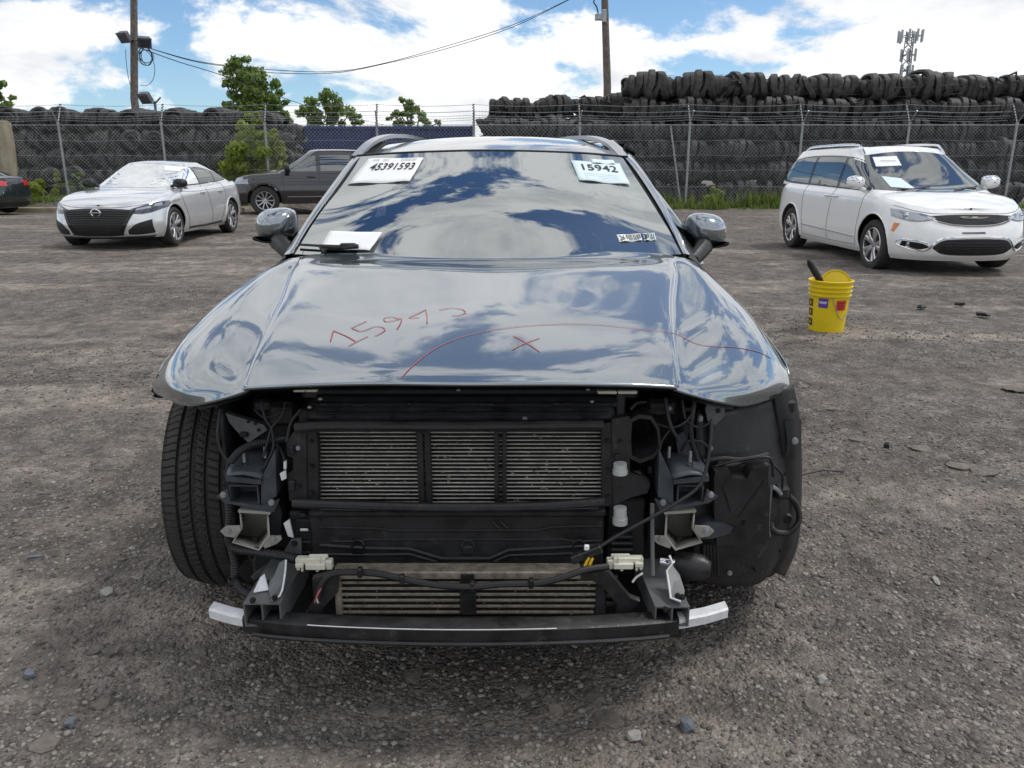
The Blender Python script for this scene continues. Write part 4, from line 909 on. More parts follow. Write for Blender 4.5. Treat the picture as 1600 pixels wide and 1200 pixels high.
for ax in ('L', 'R'):
    sub(patch(bvh, ax, sm([(1.16, 1.12), (.82, 1.36), (.5, 1.53), (.1, 1.60), (-.8, 1.625), (-1.7, 1.60), (-2.28, 1.50), (-2.42, 1.36)]), sm([(1.14, 1.10), (.3, 1.115), (-.9, 1.14), (-1.8, 1.155), (-2.42, 1.20)]), .003, 44, 8), 'window_surround', M['blackgloss'], van); sub(seam(bvh, ax, sm([(1.14, 1.10), (.3, 1.115), (-.9, 1.14), (-1.8, 1.155), (-2.42, 1.20)]), .014, .006, 30), 'window_trim', M['chrome'], van)
    sub(patch(bvh, ax, sm([(1.08, 1.15), (.78, 1.355), (.5, 1.51), (.12, 1.578)]), [(1.05, 1.125), (.6, 1.125), (.12, 1.135)], .007, 18, 8), 'front_window', M['glassd'], van)
    sub(patch(bvh, ax, [(.03, 1.585), (-.5, 1.60), (-1.02, 1.60)], [(.03, 1.137), (-.5, 1.147), (-1.02, 1.16)], .007, 18, 8), 'sliding_door_window', M['glassd'], van)
    sub(patch(bvh, ax, sm([(-1.12, 1.597), (-1.7, 1.575), (-2.22, 1.485), (-2.36, 1.36)]), [(-1.12, 1.163), (-1.7, 1.175), (-2.36, 1.215)], .007, 18, 8), 'quarter_window', M['glassd'], van)
    for pts in ([(1.12, 1.09), (1.10, .8), (1.06, .5), (1.02, .3)], [(.06, 1.12), (.04, .7), (0, .3)], [(-1.08, 1.14), (-1.08, .9), (-1.0, .5), (-1.02, .3)], [(1.0, .3), (0, .29), (-1.0, .3)]):
        sub(seam(bvh, ax, pts), 'door_seam', M['dark'], van)
    sgn = 1 if ax == 'L' else -1
    for x in (.18, -.10):
        c = cast(bvh, ax, x, .985, .02); mb = MB(); mb.tube([c + Vector((.1, -.02 * sgn, 0)), c + Vector((.07, .008 * sgn, 0)), c + Vector((-.07, .008 * sgn, 0)), c + Vector((-.1, -.02 * sgn, 0))], .014, 8); sub(mb, 'door_handle', M['chrome'], van)
    sub(seam(bvh, ax, [(.98, .42), (0, .445), (-1.0, .47)], .022, .004), 'side_moulding', M['chrome'], van)
    # roof rail
    mb = MB(); pts = []
    for t in np.linspace(0, 1, 24):
        x = .35 - 2.35 * t; p = cast(bvh, 'T', x, sgn * (.64 - .02 * t), 0); e = min(1, min(t, 1 - t) / .1); pts.append(p + Vector((0, 0, .05 * math.sin(e * math.pi / 2))))
    mb.tube(pts, .018, 8); sub(mb, 'roof_rail', M['chrome'], van)
    c = cast(bvh, ax, .98, 1.12, 0) + Vector((.02, sgn * .16, .10)); mb = MB(); mb.tube([c + Vector((0, -sgn * .2, -.14)), c + Vector((.0, -sgn * .03, -.06))], [.04, .03], 8)
    low_ = []; rr = []
    for x, ry, rz_ in ((-.06, .115, .08), (-.05, .125, .09), (0, .125, .095), (.06, .105, .075), (.09, .06, .045), (.10, .01, .01)): rr.append([c + Vector((x, ry * math.copysign(abs(math.cos(t)) ** .7, math.cos(t)), rz_ * math.copysign(abs(math.sin(t)) ** .7, math.sin(t)))) for t in np.linspace(0, 6.283, 25)])
    mb.grid(rr); mi = sub(mb, 'mirror', M['white'], van)
    mb = MB(); mb.grid([[p + Vector((0, 0, .004)) + (p - c) * .03 for p in r_[1:12]] for r_ in rr[:-1]]); sub(mb, 'mirror_cap', M['chrome'], mi)
    sub(patch(bvh, ax, [(2.02, .70), (2.10, .69)], [(2.00, .58), (2.05, .575)], .006, 6, 4), 'side_marker', M['orange'], van)
# front
sub(patch(bvh, 'F', sm([(-.56, .80), (-.3, .815), (0, .82), (.3, .815), (.56, .80)]), sm([(-.50, .745), (-.3, .70), (0, .685), (.3, .70), (.50, .745)]), .006, 30, 6), 'upper_grille', M['blackgloss'], van)
sub(seam(bvh, 'F', sm([(-.60, .79), (-.48, .725), (-.3, .685), (0, .668), (.3, .685), (.48, .725), (.60, .79)]), .018, .008), 'grille_trim', M['chrome'], van)
sub(patch(bvh, 'F', sm([(-.55, .40), (-.44, .485), (-.2, .505), (0, .508), (.2, .505), (.44, .485), (.55, .40)]), sm([(-.55, .375), (-.4, .30), (0, .285), (.4, .30), (.55, .375)]), .006, 30, 8), 'lower_grille', M['black'], van)
for z in np.linspace(.32, .48, 5): sub(seam(bvh, 'F', [(-.45, z), (0, z), (.45, z)], .008, .012), 'grille_bar', M['blackgloss'], van)
sub(seam(bvh, 'F', sm([(-.82, .39), (-.68, .345), (-.60, .36), (-.48, .50), (-.2, .528), (0, .532), (.2, .528), (.48, .50), (.60, .36), (.68, .345), (.82, .39)]), .024, .008, 60), 'lower_trim', M['chrome'], van)
for s in (1, -1):
    q = lambda L_: [(s * a, b_) for a, b_ in L_]
    lh = sub(patch(bvh, 'F', q(sm([(.53, .79), (.68, .835), (.82, .865), (.93, .885)])), q(sm([(.50, .765), (.65, .735), (.80, .735), (.935, .79)])), .007, 20, 6), 'headlight', M['lamp'], van)
    c = cast(bvh, 'F', s * .80, .80, .012); mb = MB(); mb.tube([c + Vector((-.004, .04 * math.cos(t), .04 * math.sin(t))) for t in np.linspace(0, 6.283, 21)[:-1]], .008, 6, closed=True); mb.ico(c - Vector((.01, 0, 0)), (.012, .03, .03)); sub(mb, 'projector', M['chrome'], lh)
    sub(seam(bvh, 'F', q(sm([(.50, .765), (.65, .735), (.80, .735), (.935, .79)])), .014, .006), 'headlight_trim', M['chrome'], lh)
    fv = sub(patch(bvh, 'F', q(sm([(.60, .40), (.68, .44), (.86, .465)])), q(sm([(.60, .385), (.70, .36), (.87, .40)])), .007, 14, 5), 'fog_lamp_bezel', M['blackgloss'], van)
    c = cast(bvh, 'F', s * .80, .425, .01); mb = MB(); mb.lathe([(.001, .006), (.026, .004), (.032, 0)], Matrix.Translation(c) @ Matrix.Rotation(math.pi / 2, 4, 'Y'), 20); sub(mb, 'fog_lamp', M['lamp'], fv)
    sub(seam(bvh, 'F', q(sm([(.60, .36), (.58, .40), (.66, .462), (.87, .485), (.89, .41), (.72, .345), (.60, .36)])), .013, .007), 'fog_lamp_trim', M['chrome'], van)
c = cast(bvh, 'F', 0, .765, .016); mb = MB(); mb.box(c + Vector((-.005, -.045, -.016)), c + Vector((.01, .045, .02)), .006)
for s in (1, -1):
    mb.prism([c + Vector((-.006 * 0, s * .04, .016)), c + Vector((-.02, s * .19, .020)), c + Vector((-.025, s * .21, .010)), c + Vector((-.012, s * .12, -.006)), c + Vector((0, s * .04, -.012))], (.01, 0, 0))
sub(mb, 'badge', M['chrome'], van)
sub(patch(bvh, 'F', [(-.2, .595), (.12, .60)], [(-.2, .575), (.12, .575)], .004, 10, 3, .003), 'plate_mount', M['greysteel'], van)
sub(patch(bvh, 'F', [(-.24, 1.595), (-.58, 1.58)], [(-.26, 1.455), (-.62, 1.44)], .013, 8, 5, .004), 'windscreen_sticker', M['paper'], van)
for (a, b_) in (((-.30, 1.55), (-.52, 1.51)),):
    mb = MB()
    for k in range(9):      # worn, unreadable row of print
        y_ = a[0] + (b_[0] - a[0]) * (k + .5) / 9; mb.grid([[cast(bvh, 'F', y_ - .007, z, .016), cast(bvh, 'F', y_ + .007, z, .016)] for z in (b_[1], (a[1] + b_[1]) / 2)])
    sub(mb, 'sticker_print', M['greyink'], van, 0)
sub(patch(bvh, 'F', [(-.42, 1.27), (-.65, 1.30)], [(-.36, 1.13), (-.66, 1.15)], .013, 8, 5, .004), 'dashboard_sheet', M['paperblue'], van)
for s in (.12, -.62): sub(seam(bvh, 'F', [(s, 1.115), (s + .25, 1.12), (s + .5, 1.15)], .02, .02), 'wiper', M['black'], van)
sub(patch(bvh, 'T', [(.1, -.45), (.1, .45)], [(-.5, -.45), (-.5, .45)], .006, 12, 6), 'roof_window', M['glassd'], van)
for sx in (wb / 2, -wb / 2):
    for s in (1, -1): wheel('wheel', van, (sx, s * (W - .14), .365 - (.02 if sx > 0 and s < 0 else 0)), .365, .235, .25, s, 5, [M['alloy'], M['alloydark']], tw=.10, split=.22, flat=.012 if sx > 0 and s < 0 else 0)
sub(patch(bvh, 'B', sm([(-.6, 1.6), (0, 1.63), (.6, 1.6)]), [(-.75, 1.15), (0, 1.14), (.75, 1.15)], .006, 16, 6), 'rear_screen', M['glassd'], van)
for s in (1, -1): sub(patch(bvh, 'B', [(s * .5, 1.06), (s * .88, 1.08)], [(s * .5, .92), (s * .93, .9)], .006, 10, 4), 'tail_light', M['redlamp'], van)
sub(seam(bvh, 'F', sm([(-.90, .93), (-.7, .86), (-.45, .83), (0, .835), (.45, .83), (.7, .86), (.90, .93)]), .008, .001, 40), 'bonnet_seam', M['dark'], van)

# ---- dark grey sport utility
wb, W = 3.04, .96
F = atz(416, 336); hd = Vector((-1, -.30, 0)).normalized(); o, rz = place(None, F, F - hd * wb, wb, W, 1)
suv = root('grey_sport_utility', (o.x, o.y, 0), 'dark grey sport utility vehicle seen side on behind the wagon', 'car', None, rz)
P = dict(zb=.30, W=W, xf=2.42, xr=-2.65, fa=wb / 2, ra=-wb / 2, wr=.40, ar=.47, nf=3.4, nr=4.2,
         top=[(-2.65, 1.12), (-2, 1.16), (0, 1.15), (1.1, 1.14), (1.6, 1.11), (2.1, 1.05), (2.42, .92)],
         fw=[(0, .92), (.15, .97), (.4, 1.0), (.6, .985), (.8, .975), (.93, .95), (1, .90)],
         df=[(0, .14), (.2, .02), (.45, 0), (.7, .02), (.9, .06), (1, .12)], dr=[(0, .1), (.3, 0), (1, .04)],
         crown=[(-2.6, .01), (0, .04), (1.5, .07), (2.3, .03)],
         g=dict(bf=1.45, br=-2.6, rf=.25, rr=-2.2, wb=.87, wr=.68, roof=[(-2.6, 1.55), (-1.5, 1.73), (-.4, 1.77), (.3, 1.72), (1.3, 1.45)], bulge=.14), lipm=M['charcoal'], lipr=.03)
bvh, bo, ro = make_car(P, suv, M['charcoal'])
sub(patch(bvh, 'F', sm([(-.62, 1.66), (0, 1.70), (.62, 1.66)]), sm([(-.82, 1.20), (0, 1.18), (.82, 1.20)]), .006, 24, 10), 'windscreen', M['glassd'], suv)
for ax in ('L', 'R'):
    sgn = 1 if ax == 'L' else -1
    sub(patch(bvh, ax, sm([(1.02, 1.20), (.72, 1.42), (.42, 1.585), (.06, 1.62)]), [(1.0, 1.19), (.5, 1.19), (.06, 1.195)], .006, 18, 8), 'front_window', M['glassd'], suv)
    sub(patch(bvh, ax, [(-.06, 1.63), (-.9, 1.635)], [(-.06, 1.198), (-.9, 1.205)], .006, 16, 6), 'rear_window', M['glassd'], suv)
    sub(patch(bvh, ax, [(-1.02, 1.635), (-1.9, 1.60)], [(-1.02, 1.21), (-1.95, 1.3)], .006, 16, 6), 'quarter_window', M['glassd'], suv)
    for pts in ([(1.02, 1.16), (1.0, .8), (.98, .4)], [(0, 1.18), (-.02, .8), (-.02, .4)], [(-.96, 1.19), (-1.0, .9), (-.9, .5)], [(.98, .4), (0, .4), (-.9, .45)]): sub(seam(bvh, ax, pts), 'door_seam', M['dark'], suv)
    for x in (.2, -.75):
        c = cast(bvh, ax, x, 1.04, .02); mb = MB(); mb.tube([c + Vector((.11, -.02 * sgn, 0)), c + Vector((.08, .01 * sgn, 0)), c + Vector((-.08, .01 * sgn, 0)), c + Vector((-.11, -.02 * sgn, 0))], .016, 8); sub(mb, 'door_handle', M['charcoal'], suv)
    sub(seam(bvh, ax, [(.9, .50), (0, .50), (-.9, .52)], .025, .006), 'side_moulding', M['chrome'], suv)
    sub(patch(bvh, ax, [(2.30, 1.0), (2.05, 1.03)], [(2.30, .86), (2.08, .88)], .007, 8, 5), 'headlight', M['lamp'], suv)
    c = cast(bvh, ax, .86, 1.2, 0) + Vector((0, sgn * .14, .08)); mb = MB(); rr = []
    for x, ry, rz_ in ((-.06, .12, .09), (0, .13, .11), (.06, .11, .09), (.1, .01, .01)): rr.append([c + Vector((x, ry * math.copysign(abs(math.cos(t)) ** .7, math.cos(t)), rz_ * math.copysign(abs(math.sin(t)) ** .7, math.sin(t)))) for t in np.linspace(0, 6.283, 25)])
    mb.grid(rr); mb.tube([c, c + Vector((0, -sgn * .2, -.08))], .04, 8); sub(mb, 'mirror', M['black'], suv)
sub(patch(bvh, 'F', [(-.5, .98), (0, 1.0), (.5, .98)], [(-.5, .78), (0, .77), (.5, .78)], .006, 20, 6), 'grille', M['blackgloss'], suv)
for s in (1, -1): sub(patch(bvh, 'F', [(s * .52, .985), (s * .9, .99)], [(s * .52, .85), (s * .92, .86)], .007, 10, 5), 'headlight', M['lamp'], suv)
sub(patch(bvh, 'F', [(-.7, .55), (.7, .55)], [(-.6, .42), (.6, .42)], .006, 20, 4), 'lower_grille', M['black'], suv)
for sx in (wb / 2, -wb / 2):
    for s in (1, -1): wheel('wheel', suv, (sx, s * (W - .15), .40), .40, .26, .255, s, 10, [M['alloy'], M['alloydark']], tw=.06)

# ---- dark car cut by the left edge: its rear corner shows
wb, W = 2.8, .92
dx = atz(14, 338).x
dk = root('dark_sedan', (dx - 2.46, atz(14, 338).y + .95, 0), 'rear corner of a dark car with red tail light at the left edge', 'car', None, math.pi - R(6))
P = dict(zb=.2, W=W, xf=2.3, xr=-2.42, fa=wb / 2, ra=-wb / 2, wr=.33, ar=.37, nf=2.8, nr=3.4,
         top=[(-2.42, .98), (-2.1, 1.06), (-1.4, 1.03), (0, .97), (1, .93), (1.8, .82), (2.3, .66)],
         fw=[(0, .9), (.15, .96), (.4, 1), (.7, .985), (.93, .94), (1, .89)], df=[(0, .1), (.4, 0), (.8, .06), (1, .17)], dr=[(0, .14), (.25, .02), (.5, 0), (.85, .05), (1, .12)],
         crown=[(-2.4, .01), (0, .04), (1.5, .06), (2.2, .01)], g=dict(bf=1.2, br=-2.0, rf=.1, rr=-1.0, wb=.8, wr=.56, roof=[(-2.2, 1.2), (-1.2, 1.39), (0, 1.42), (1.2, 1.2)]))
bvh, bo, ro = make_car(P, dk, M['darkcar'])
for ax in ('L', 'R'):
    sub(patch(bvh, ax, sm([(.9, 1.03), (.3, 1.28), (-.5, 1.33), (-1.5, 1.12)]), sm([(.9, .99), (0, 1.0), (-1.5, 1.07)]), .005, 30, 6), 'side_window', M['glassd'], dk)
    sub(patch(bvh, ax, [(-1.95, .97), (-2.34, .95)], [(-2.0, .90), (-2.38, .80)], .007, 12, 5), 'tail_light', M['redlamp'], dk)
    sub(seam(bvh, ax, [(-.3, 1.0), (-.32, .3)]), 'door_seam', M['dark'], dk)
for s in (1, -1): sub(patch(bvh, 'B', [(s * .4, .95), (s * .86, .96)], [(s * .4, .84), (s * .88, .83)], .007, 12, 5), 'tail_light', M['redlamp'], dk)
sub(patch(bvh, 'B', [(-.6, .36), (.6, .36)], [(-.6, .24), (.6, .24)], .006, 12, 4), 'rear_valance', M['black'], dk)
sub(patch(bvh, 'B', sm([(-.5, 1.34), (0, 1.37), (.5, 1.34)]), [(-.7, 1.10), (0, 1.09), (.7, 1.10)], .006, 16, 6), 'rear_screen', M['glassd'], dk)
for sx in (wb / 2, -wb / 2):
    for s in (1, -1): wheel('wheel', dk, (sx, s * (W - .13), .33), .33, .22, .235, s, 7, [M['alloydark'], M['alloydark']], tw=.07)

# ------------------------------------------------------------------ yellow bucket with lid and brush
bc = atz(1297, 523); bs = (bc - Vector((0, 0, CAM_H))).length; 
BH = .455; r0, r1 = .140, .172
bk = root('yellow_bucket', (bc.x, bc.y + .1, 0), 'yellow plastic pail with purple and red stickers standing on the gravel', 'bucket')
Mx = Matrix.Translation((bc.x, bc.y + .1, 0))
def br(z): return r0 + (r1 - .004 - r0) * z / BH
mb = MB(); prof = [(.001, .008), (r0 - .012, .008), (r0 - .006, 0), (r0, .006)]
for z in (.05, .15, .25, .30): prof.append((br(z), z))
for z in (.325, .362, .398): prof += [(br(z), z), (br(z) + .014, z + .004), (br(z) + .014, z + .011), (br(z + .016), z + .016)]
prof += [(br(.435), .435), (r1 + .008, .440), (r1 + .010, BH), (r1, BH + .003), (r1 - .006, BH - .004), (br(.2) - .005, .2), (.001, .02)]
mb.lathe(prof, Mx, 64); pail = mb.build('pail', M['yellow'], bk)
def cylpt(a, z, off): r_ = br(z) + off; return Mx @ Vector((r_ * math.cos(a), r_ * math.sin(a), z))
def cyl_patch(a0, a1, z0, z1, off=.002, n=12): 
    mb = MB(); mb.grid([[cylpt(a0 + (a1 - a0) * i / n, z, off) for i in range(n + 1)] for z in (z0, (z0 + z1) / 2, z1)]); return mb
view = math.atan2(-bc.y, -bc.x)
cyl_patch(view - .52, view - .02, .235, .315, .0022).build('purple_sticker', M['purple'], pail)
tv, tf = text_mesh('WRAP', .03); mb = MB(); mb.add([cylpt(view - .50 + .40 * u + .02, .268 + .022 * v, .004) for u, v in tv], tf); mb.build('sticker_lettering', M['paper'], pail, 0)
cyl_patch(view + .40, view + 1.0, .215, .30, .0022).build('red_sticker', M['red'], pail)
for zz in (.275, .255, .235):
    mb = MB(); mb.grid([[cylpt(view + .50 + .35 * i / 6, zz + q, .004) for i in range(7)] for q in (0, .005)]); mb.build('sticker_print', M['ink'], pail, 0)
for z in (.235, .155, .07):      # dark brown printed marks wrapping round the left side
    mb = MB()
    for (a0, a1, z0, z1) in ((0, .16, 0, .062), (.16, .5, .044, .062), (.16, .5, 0, .016), (.34, .5, .016, .044)): mb.grid([[cylpt(view - 1.40 + a0 + (a1 - a0) * q / 3, z + zz, .0025) for q in range(4)] for zz in (z0, z1)])
    mb.build('side_print', M['brownprint'], pail, 0)
mb = MB(); hp = []
for t in np.linspace(0, 1, 20):
    a = view + .15 + t * 1.25; hp.append(cylpt(a, .33 - .14 * math.sin(math.pi * t) - .10 * t, .012))
mb.tube(hp, .003, 6); mb.build('bail_handle', M['galv'], bk)
mb = MB(); e = cylpt(view + .15, .335, .006); mb.ico(e, .014); mb.build('handle_ear', M['yellow'], bk)
lid = root('bucket_lid', (bc.x, bc.y + .1, .3), 'round yellow lid standing on edge inside the yellow pail', 'lid')
Ml = Matrix.Translation((bc.x + .045, bc.y + .12, BH - .045)) @ Matrix.Rotation(R(-18), 4, 'Z') @ Matrix.Rotation(R(76), 4, 'X')
mb = MB(); mb.lathe([(.001, .004), (.10, .004), (.112, .0), (.118, .010), (.126, .010), (.128, -.012), (.12, -.014), (.117, -.002), (.001, -.002)], Ml, 48); mb.build('lid_disc', M['yellow'], lid)
bh = root('brush', (bc.x, bc.y, .3), 'black handled brush leaning out of the yellow pail', 'brush')
a = Vector((bc.x + .0, bc.y + .1, .30)); b_ = at(1285, 445, bc.y + .06); c = at(1264, 408, bc.y + .04)
mb = MB(); mb.tube([a, b_.lerp(a, .1), b_], [.012, .013, .014], 8); mb.build('shaft', M['cable'], bh)
mb = MB(); mb.tube([b_.lerp(c, -.05), b_.lerp(c, .1), b_.lerp(c, .5), b_.lerp(c, .9), c.lerp(b_, -.06)], [.016, .026, .030, .028, .012], 10); mb.build('grip', M['black'], bh)
mb = MB(); d = (b_ - a).normalized(); sd = d.cross(Vector((0, 1, 0))).normalized()
for i in range(7): p = a.lerp(b_, .55 + .06 * i); mb.tube([p - sd * .028, p + sd * .024 + d * .008], .005, 5)
mb.build('bristles', M['cable'], bh)
# ------------------------------------------------------------------ the stripped wagon in front
def Wp(xc, Y, z): return Vector((-.128 + xc + .034 * (Y - 1.8), Y, z))
wag = root('slate_wagon', (-.10, 3.2, 0), 'slate blue wagon facing the camera with front bumper, lights and grille removed', 'car')
# bonnet
NET = [[(0, 2.945, 1.090), (.3, 2.94, 1.088), (.62, 2.925, 1.082), (.69, 2.91, 1.073), (.73, 2.90, 1.067), (.77, 2.895, 1.048), (.80, 2.89, 1.018)],
       [(0, 2.86, 1.066), (.3, 2.86, 1.064), (.625, 2.84, 1.070), (.682, 2.83, 1.060), (.735, 2.83, 1.058), (.785, 2.83, 1.035), (.82, 2.83, .995)],
       [(0, 2.72, 1.062), (.3, 2.72, 1.060), (.63, 2.715, 1.054), (.668, 2.71, 1.030), (.745, 2.71, 1.042), (.80, 2.71, 1.015), (.848, 2.71, .955)],
       [(0, 2.45, 1.022), (.28, 2.45, 1.020), (.585, 2.44, 1.009), (.617, 2.435, .982), (.74, 2.44, .998), (.835, 2.45, .965), (.895, 2.46, .895)],
       [(0, 2.2, .985), (.26, 2.2, .983), (.55, 2.2, .968), (.58, 2.2, .948), (.71, 2.22, .955), (.84, 2.24, .91), (.92, 2.27, .83)],
       [(0, 1.98, .945), (.245, 1.985, .942), (.53, 2.0, .925), (.555, 2.01, .905), (.69, 2.05, .90), (.82, 2.11, .86), (.925, 2.2, .79)],
       [(0, 1.85, .918), (.24, 1.86, .915), (.52, 1.9, .893), (.54, 1.91, .877), (.67, 1.96, .85), (.79, 2.03, .82), (.912, 2.17, .772)],
       [(0, 1.79, .900), (.235, 1.80, .897), (.515, 1.85, .875), (.53, 1.865, .862), (.66, 1.935, .808), (.755, 2.0, .782), (.895, 2.155, .766)]]
net = [[Wp(-a, b_, c) for a, b_, c in r_[::-1]] + [Wp(a, b_, c) for a, b_, c in r_[1:]] for r_ in NET]
hood_rows = surf(net, 9, 9)
for i, r_ in enumerate(hood_rows):        # slight waviness of the bent sheet
    for j, p in enumerate(r_): r_[j] = p + Vector((0, 0, .0016 * math.sin(p.x * 9 + 2) * math.sin(p.y * 6) + .0010 * math.sin(p.x * 3.1 + p.y * 4.3)))
for _ in range(5):
    H2 = [[p.copy() for p in r_] for r_ in hood_rows]
    for i in range(1, len(H2) - 1):
        for j in range(1, len(H2[0]) - 1): hood_rows[i][j] = H2[i][j] * .4 + (H2[i - 1][j] + H2[i + 1][j] + H2[i][j - 1] + H2[i][j + 1]) * .15
mb = MB(); mb.grid(hood_rows); hood_bvh = BVHTree.FromPolygons([Vector(v) for v in mb.v], mb.f)
hood = mb.build('bonnet', M['slate'], wag, smooth=60)
def solid(o, t, off=-1):
    s = o.modifiers.new('thickness', 'SOLIDIFY'); s.thickness = t; s.offset = off
solid(hood, .009, -1)
mb = MB(); mb.grid([[p + Vector((0, .02, -.022)) for p in hood_rows[k][14:-14]] for k in range(len(hood_rows) - 2, 24, -6)]); mb.build('bonnet_inner_frame', M['dark'], wag)
CAM = Vector((0, 0, CAM_H))
def hit(bvh, px, py, off=.0):
    d = at(px, py, 1.0) - CAM; d.normalize(); h, n, i, ds = bvh.ray_cast(CAM, d)
    if h is None: h, n, i, ds = bvh.find_nearest(CAM + d * 2.8)
    if n.dot(d) > 0: n = -n
    return h + n * off
def mark(pts, w=.0035, n=4):
    mb = MB(); P_ = [hit(hood_bvh, p.x, p.y, .0015) for p in catmull([Vector((a, b_, 0)) for a, b_ in pts], n)]
    L_ = []; R_ = []
    for i, p in enumerate(P_):
        t = (P_[min(i + 1, len(P_) - 1)] - P_[max(0, i - 1)]).normalized(); s = t.cross(Vector((0, -.25, 1))).normalized() * w / 2; L_.append(p + s); R_.append(p - s)
    mb.grid([L_, R_]); return mb
strokes = [[(516, 534), (520, 520), (523, 517)], [(521, 517), (540, 525), (556, 534)], [(545, 541), (560, 533), (575, 526)],
           [(573, 502), (560, 508), (549, 513)], [(549, 513), (565, 518), (585, 511), (598, 512), (601, 517), (590, 524), (585, 525)],
           [(624, 499), (612, 496), (600, 498), (603, 503), (618, 501), (627, 498), (625, 507), (620, 515)],
           [(665, 484), (652, 491), (639, 497), (655, 497)], [(665, 484), (667, 495), (667, 506)],
           [(686, 485), (705, 482), (722, 484), (727, 489), (718, 493), (706, 494)],
           [(628, 590), (645, 572), (680, 545), (720, 528), (760, 518), (800, 512), (850, 508), (920, 507), (985, 513), (1040, 519), (1058, 522)], [(1058, 522), (1085, 536), (1110, 541), (1150, 543), (1185, 550), (1205, 560)],
           [(802, 525), (822, 536), (843, 550)], [(843, 529), (822, 536), (800, 547)]]
for i, s in enumerate(strokes): mark(s, .0034 if i not in (9, 10) else .0026).build('marker_stroke', M['redink'], hood, 0)
# fenders
edge = [(2.205, .918, .785), (2.27, .922, .83), (2.36, .91, .865), (2.46, .897, .895), (2.58, .876, .925), (2.72, .85, .953), (2.83, .822, .993), (2.89, .803, 1.015), (3.0, .80, 1.035), (3.12, .80, 1.05)]
for s in (-1, 1):
    rows = []
    for (Y, ex, ez) in edge:
        dy = abs(Y - 2.53); bot = .37 + math.sqrt(.43 ** 2 - dy * dy) if dy < .425 else .28
        bot = max(bot, .74) if Y < 2.4 else bot; bot = min(bot, ez - .035); wid = min(.955, ex + .008 + max(0, Y - 2.2) * .15)
        pr = [(ex + .004, ez - .006), (ex + .010, ez - .03), (ex + (wid - ex) * .75, ez - (ez - bot) * .38 - .01), (wid, ez - (ez - bot) * .68), (wid + .006, bot + .005), (wid - .01, bot), (wid - .05, bot + .002)]
        rows.append([Wp(s * a, Y, z) for a, z in pr])
    mb = MB(); mb.grid(surf(rows, 4, 4)); f = mb.build('fender', M['slate'], wag, smooth=60); solid(f, .004)
    # body side, sill, side glass, rear quarter
    rows = []
    for Y in np.linspace(3.12, 5.55, 14):
        k = max(0, (Y - 4.9) / .65); wx = .955 - .16 * k ** 2
        dy = abs(Y - 5.0); bot = .28 if dy > .41 else max(.28, .37 + math.sqrt(.43 ** 2 - dy * dy))
        full = [(wx - .105, 1.045 + .03 * (Y - 3) / 2), (wx - .05, .965), (wx, .82 if bot < .7 else .88), (wx - .01, max(.55, bot + .01)), (wx - .03, bot)]
        kf = min(1, (Y - 3.12) / .35); fl = [(.806, 1.044), (.832, .95), (.905, .76), (.946, .53), (.94, .28)]      # flush with the fender's rear edge
        rows.append([Wp(s * (a_[0] + (b2[0] - a_[0]) * kf), Y, a_[1] + (b2[1] - a_[1]) * kf) for a_, b2 in zip(fl, full)])
    mb = MB(); mb.grid(surf(rows, 3, 3)); mb.build('body_side', M['slate'], wag, smooth=60)
    for x, nm in ((4.2, 'door_seam'), (3.15, 'door_seam')):
        mb = MB(); mb.tube([Wp(s * q, x, z) for q, z in (((.855, 1.04), (.956, .82), (.946, .5), (.93, .3)) if x > 4 else ((.806, 1.03), (.835, .95), (.907, .76), (.947, .53), (.942, .3)))], .004, 4); mb.build(nm, M['deep'], wag)
    mb = MB(); mb.tube([Wp(s * .965, 3.85, .93), Wp(s * .985, 3.88, .93), Wp(s * .985, 4.02, .93), Wp(s * .965, 4.05, .93)], .013, 8); mb.build('door_handle', M['slate'], wag)
    rows = []
    for Y, zt, xt in ((3.25, 1.16, .745), (3.5, 1.33, .665), (3.8, 1.43, .62), (4.4, 1.47, .62), (5.0, 1.45, .62), (5.45, 1.38, .62)):
        rows.append([Wp(s * .845, Y, 1.05 + .03 * (Y - 3) / 2), Wp(s * (.845 + xt) / 2 + s * .012, Y, (1.09 + zt) / 2), Wp(s * xt, Y, zt)])
    mb = MB(); mb.grid(surf(rows, 3, 3)); mb.build('side_glass', M['glassd'], wag, smooth=60)
    # windscreen pillar: body-coloured outer, black inner trim
    o1 = [at(*q) for q in ([(444, 398, 2.97), (478, 345, 3.15), (516, 292, 3.38), (552, 246, 3.66), (585, 217, 3.95)] if s < 0 else [(1078, 398, 2.97), (1052, 345, 3.15), (1024, 295, 3.38), (990, 248, 3.66), (958, 219, 3.95)])]
    o2 = [at(*q) for q in ([(456, 396, 2.95), (487, 347, 3.13), (525, 294, 3.36), (560, 248, 3.64), (597, 217, 3.95)] if s < 0 else [(1068, 396, 2.95), (1043, 347, 3.13), (1014, 297, 3.36), (980, 250, 3.64), (946, 219, 3.95)])]
    o3 = [at(*q) for q in ([(472, 396, 2.955), (500, 350, 3.14), (535, 298, 3.37), (567, 250, 3.65), (604, 222, 3.95)] if s < 0 else [(1055, 396, 2.955), (1031, 350, 3.14), (1004, 300, 3.37), (974, 252, 3.65), (940, 222, 3.95)])]
    o0 = [p + Vector((s * .02, .10, -.02)) for p in o1]
    a = [catmull(q, 5) for q in (o0, o1, o2, o3)]
    mb = MB(); sp_ = [Wp(s * .798, 2.94, 1.030), Wp(s * .806, 3.12, 1.042), Wp(s * .845, 3.30, 1.052), Wp(s * .735, 3.30, 1.18), o1[1] + Vector((0, .03, -.01)), o1[0] + Vector((0, .03, -.01))]; c_ = sum(sp_, Vector()) / 6; mb.add(sp_ + [c_], [(i, (i + 1) % 6, 6) for i in range(6)]); mb.build('mirror_sail', M['black'], wag)
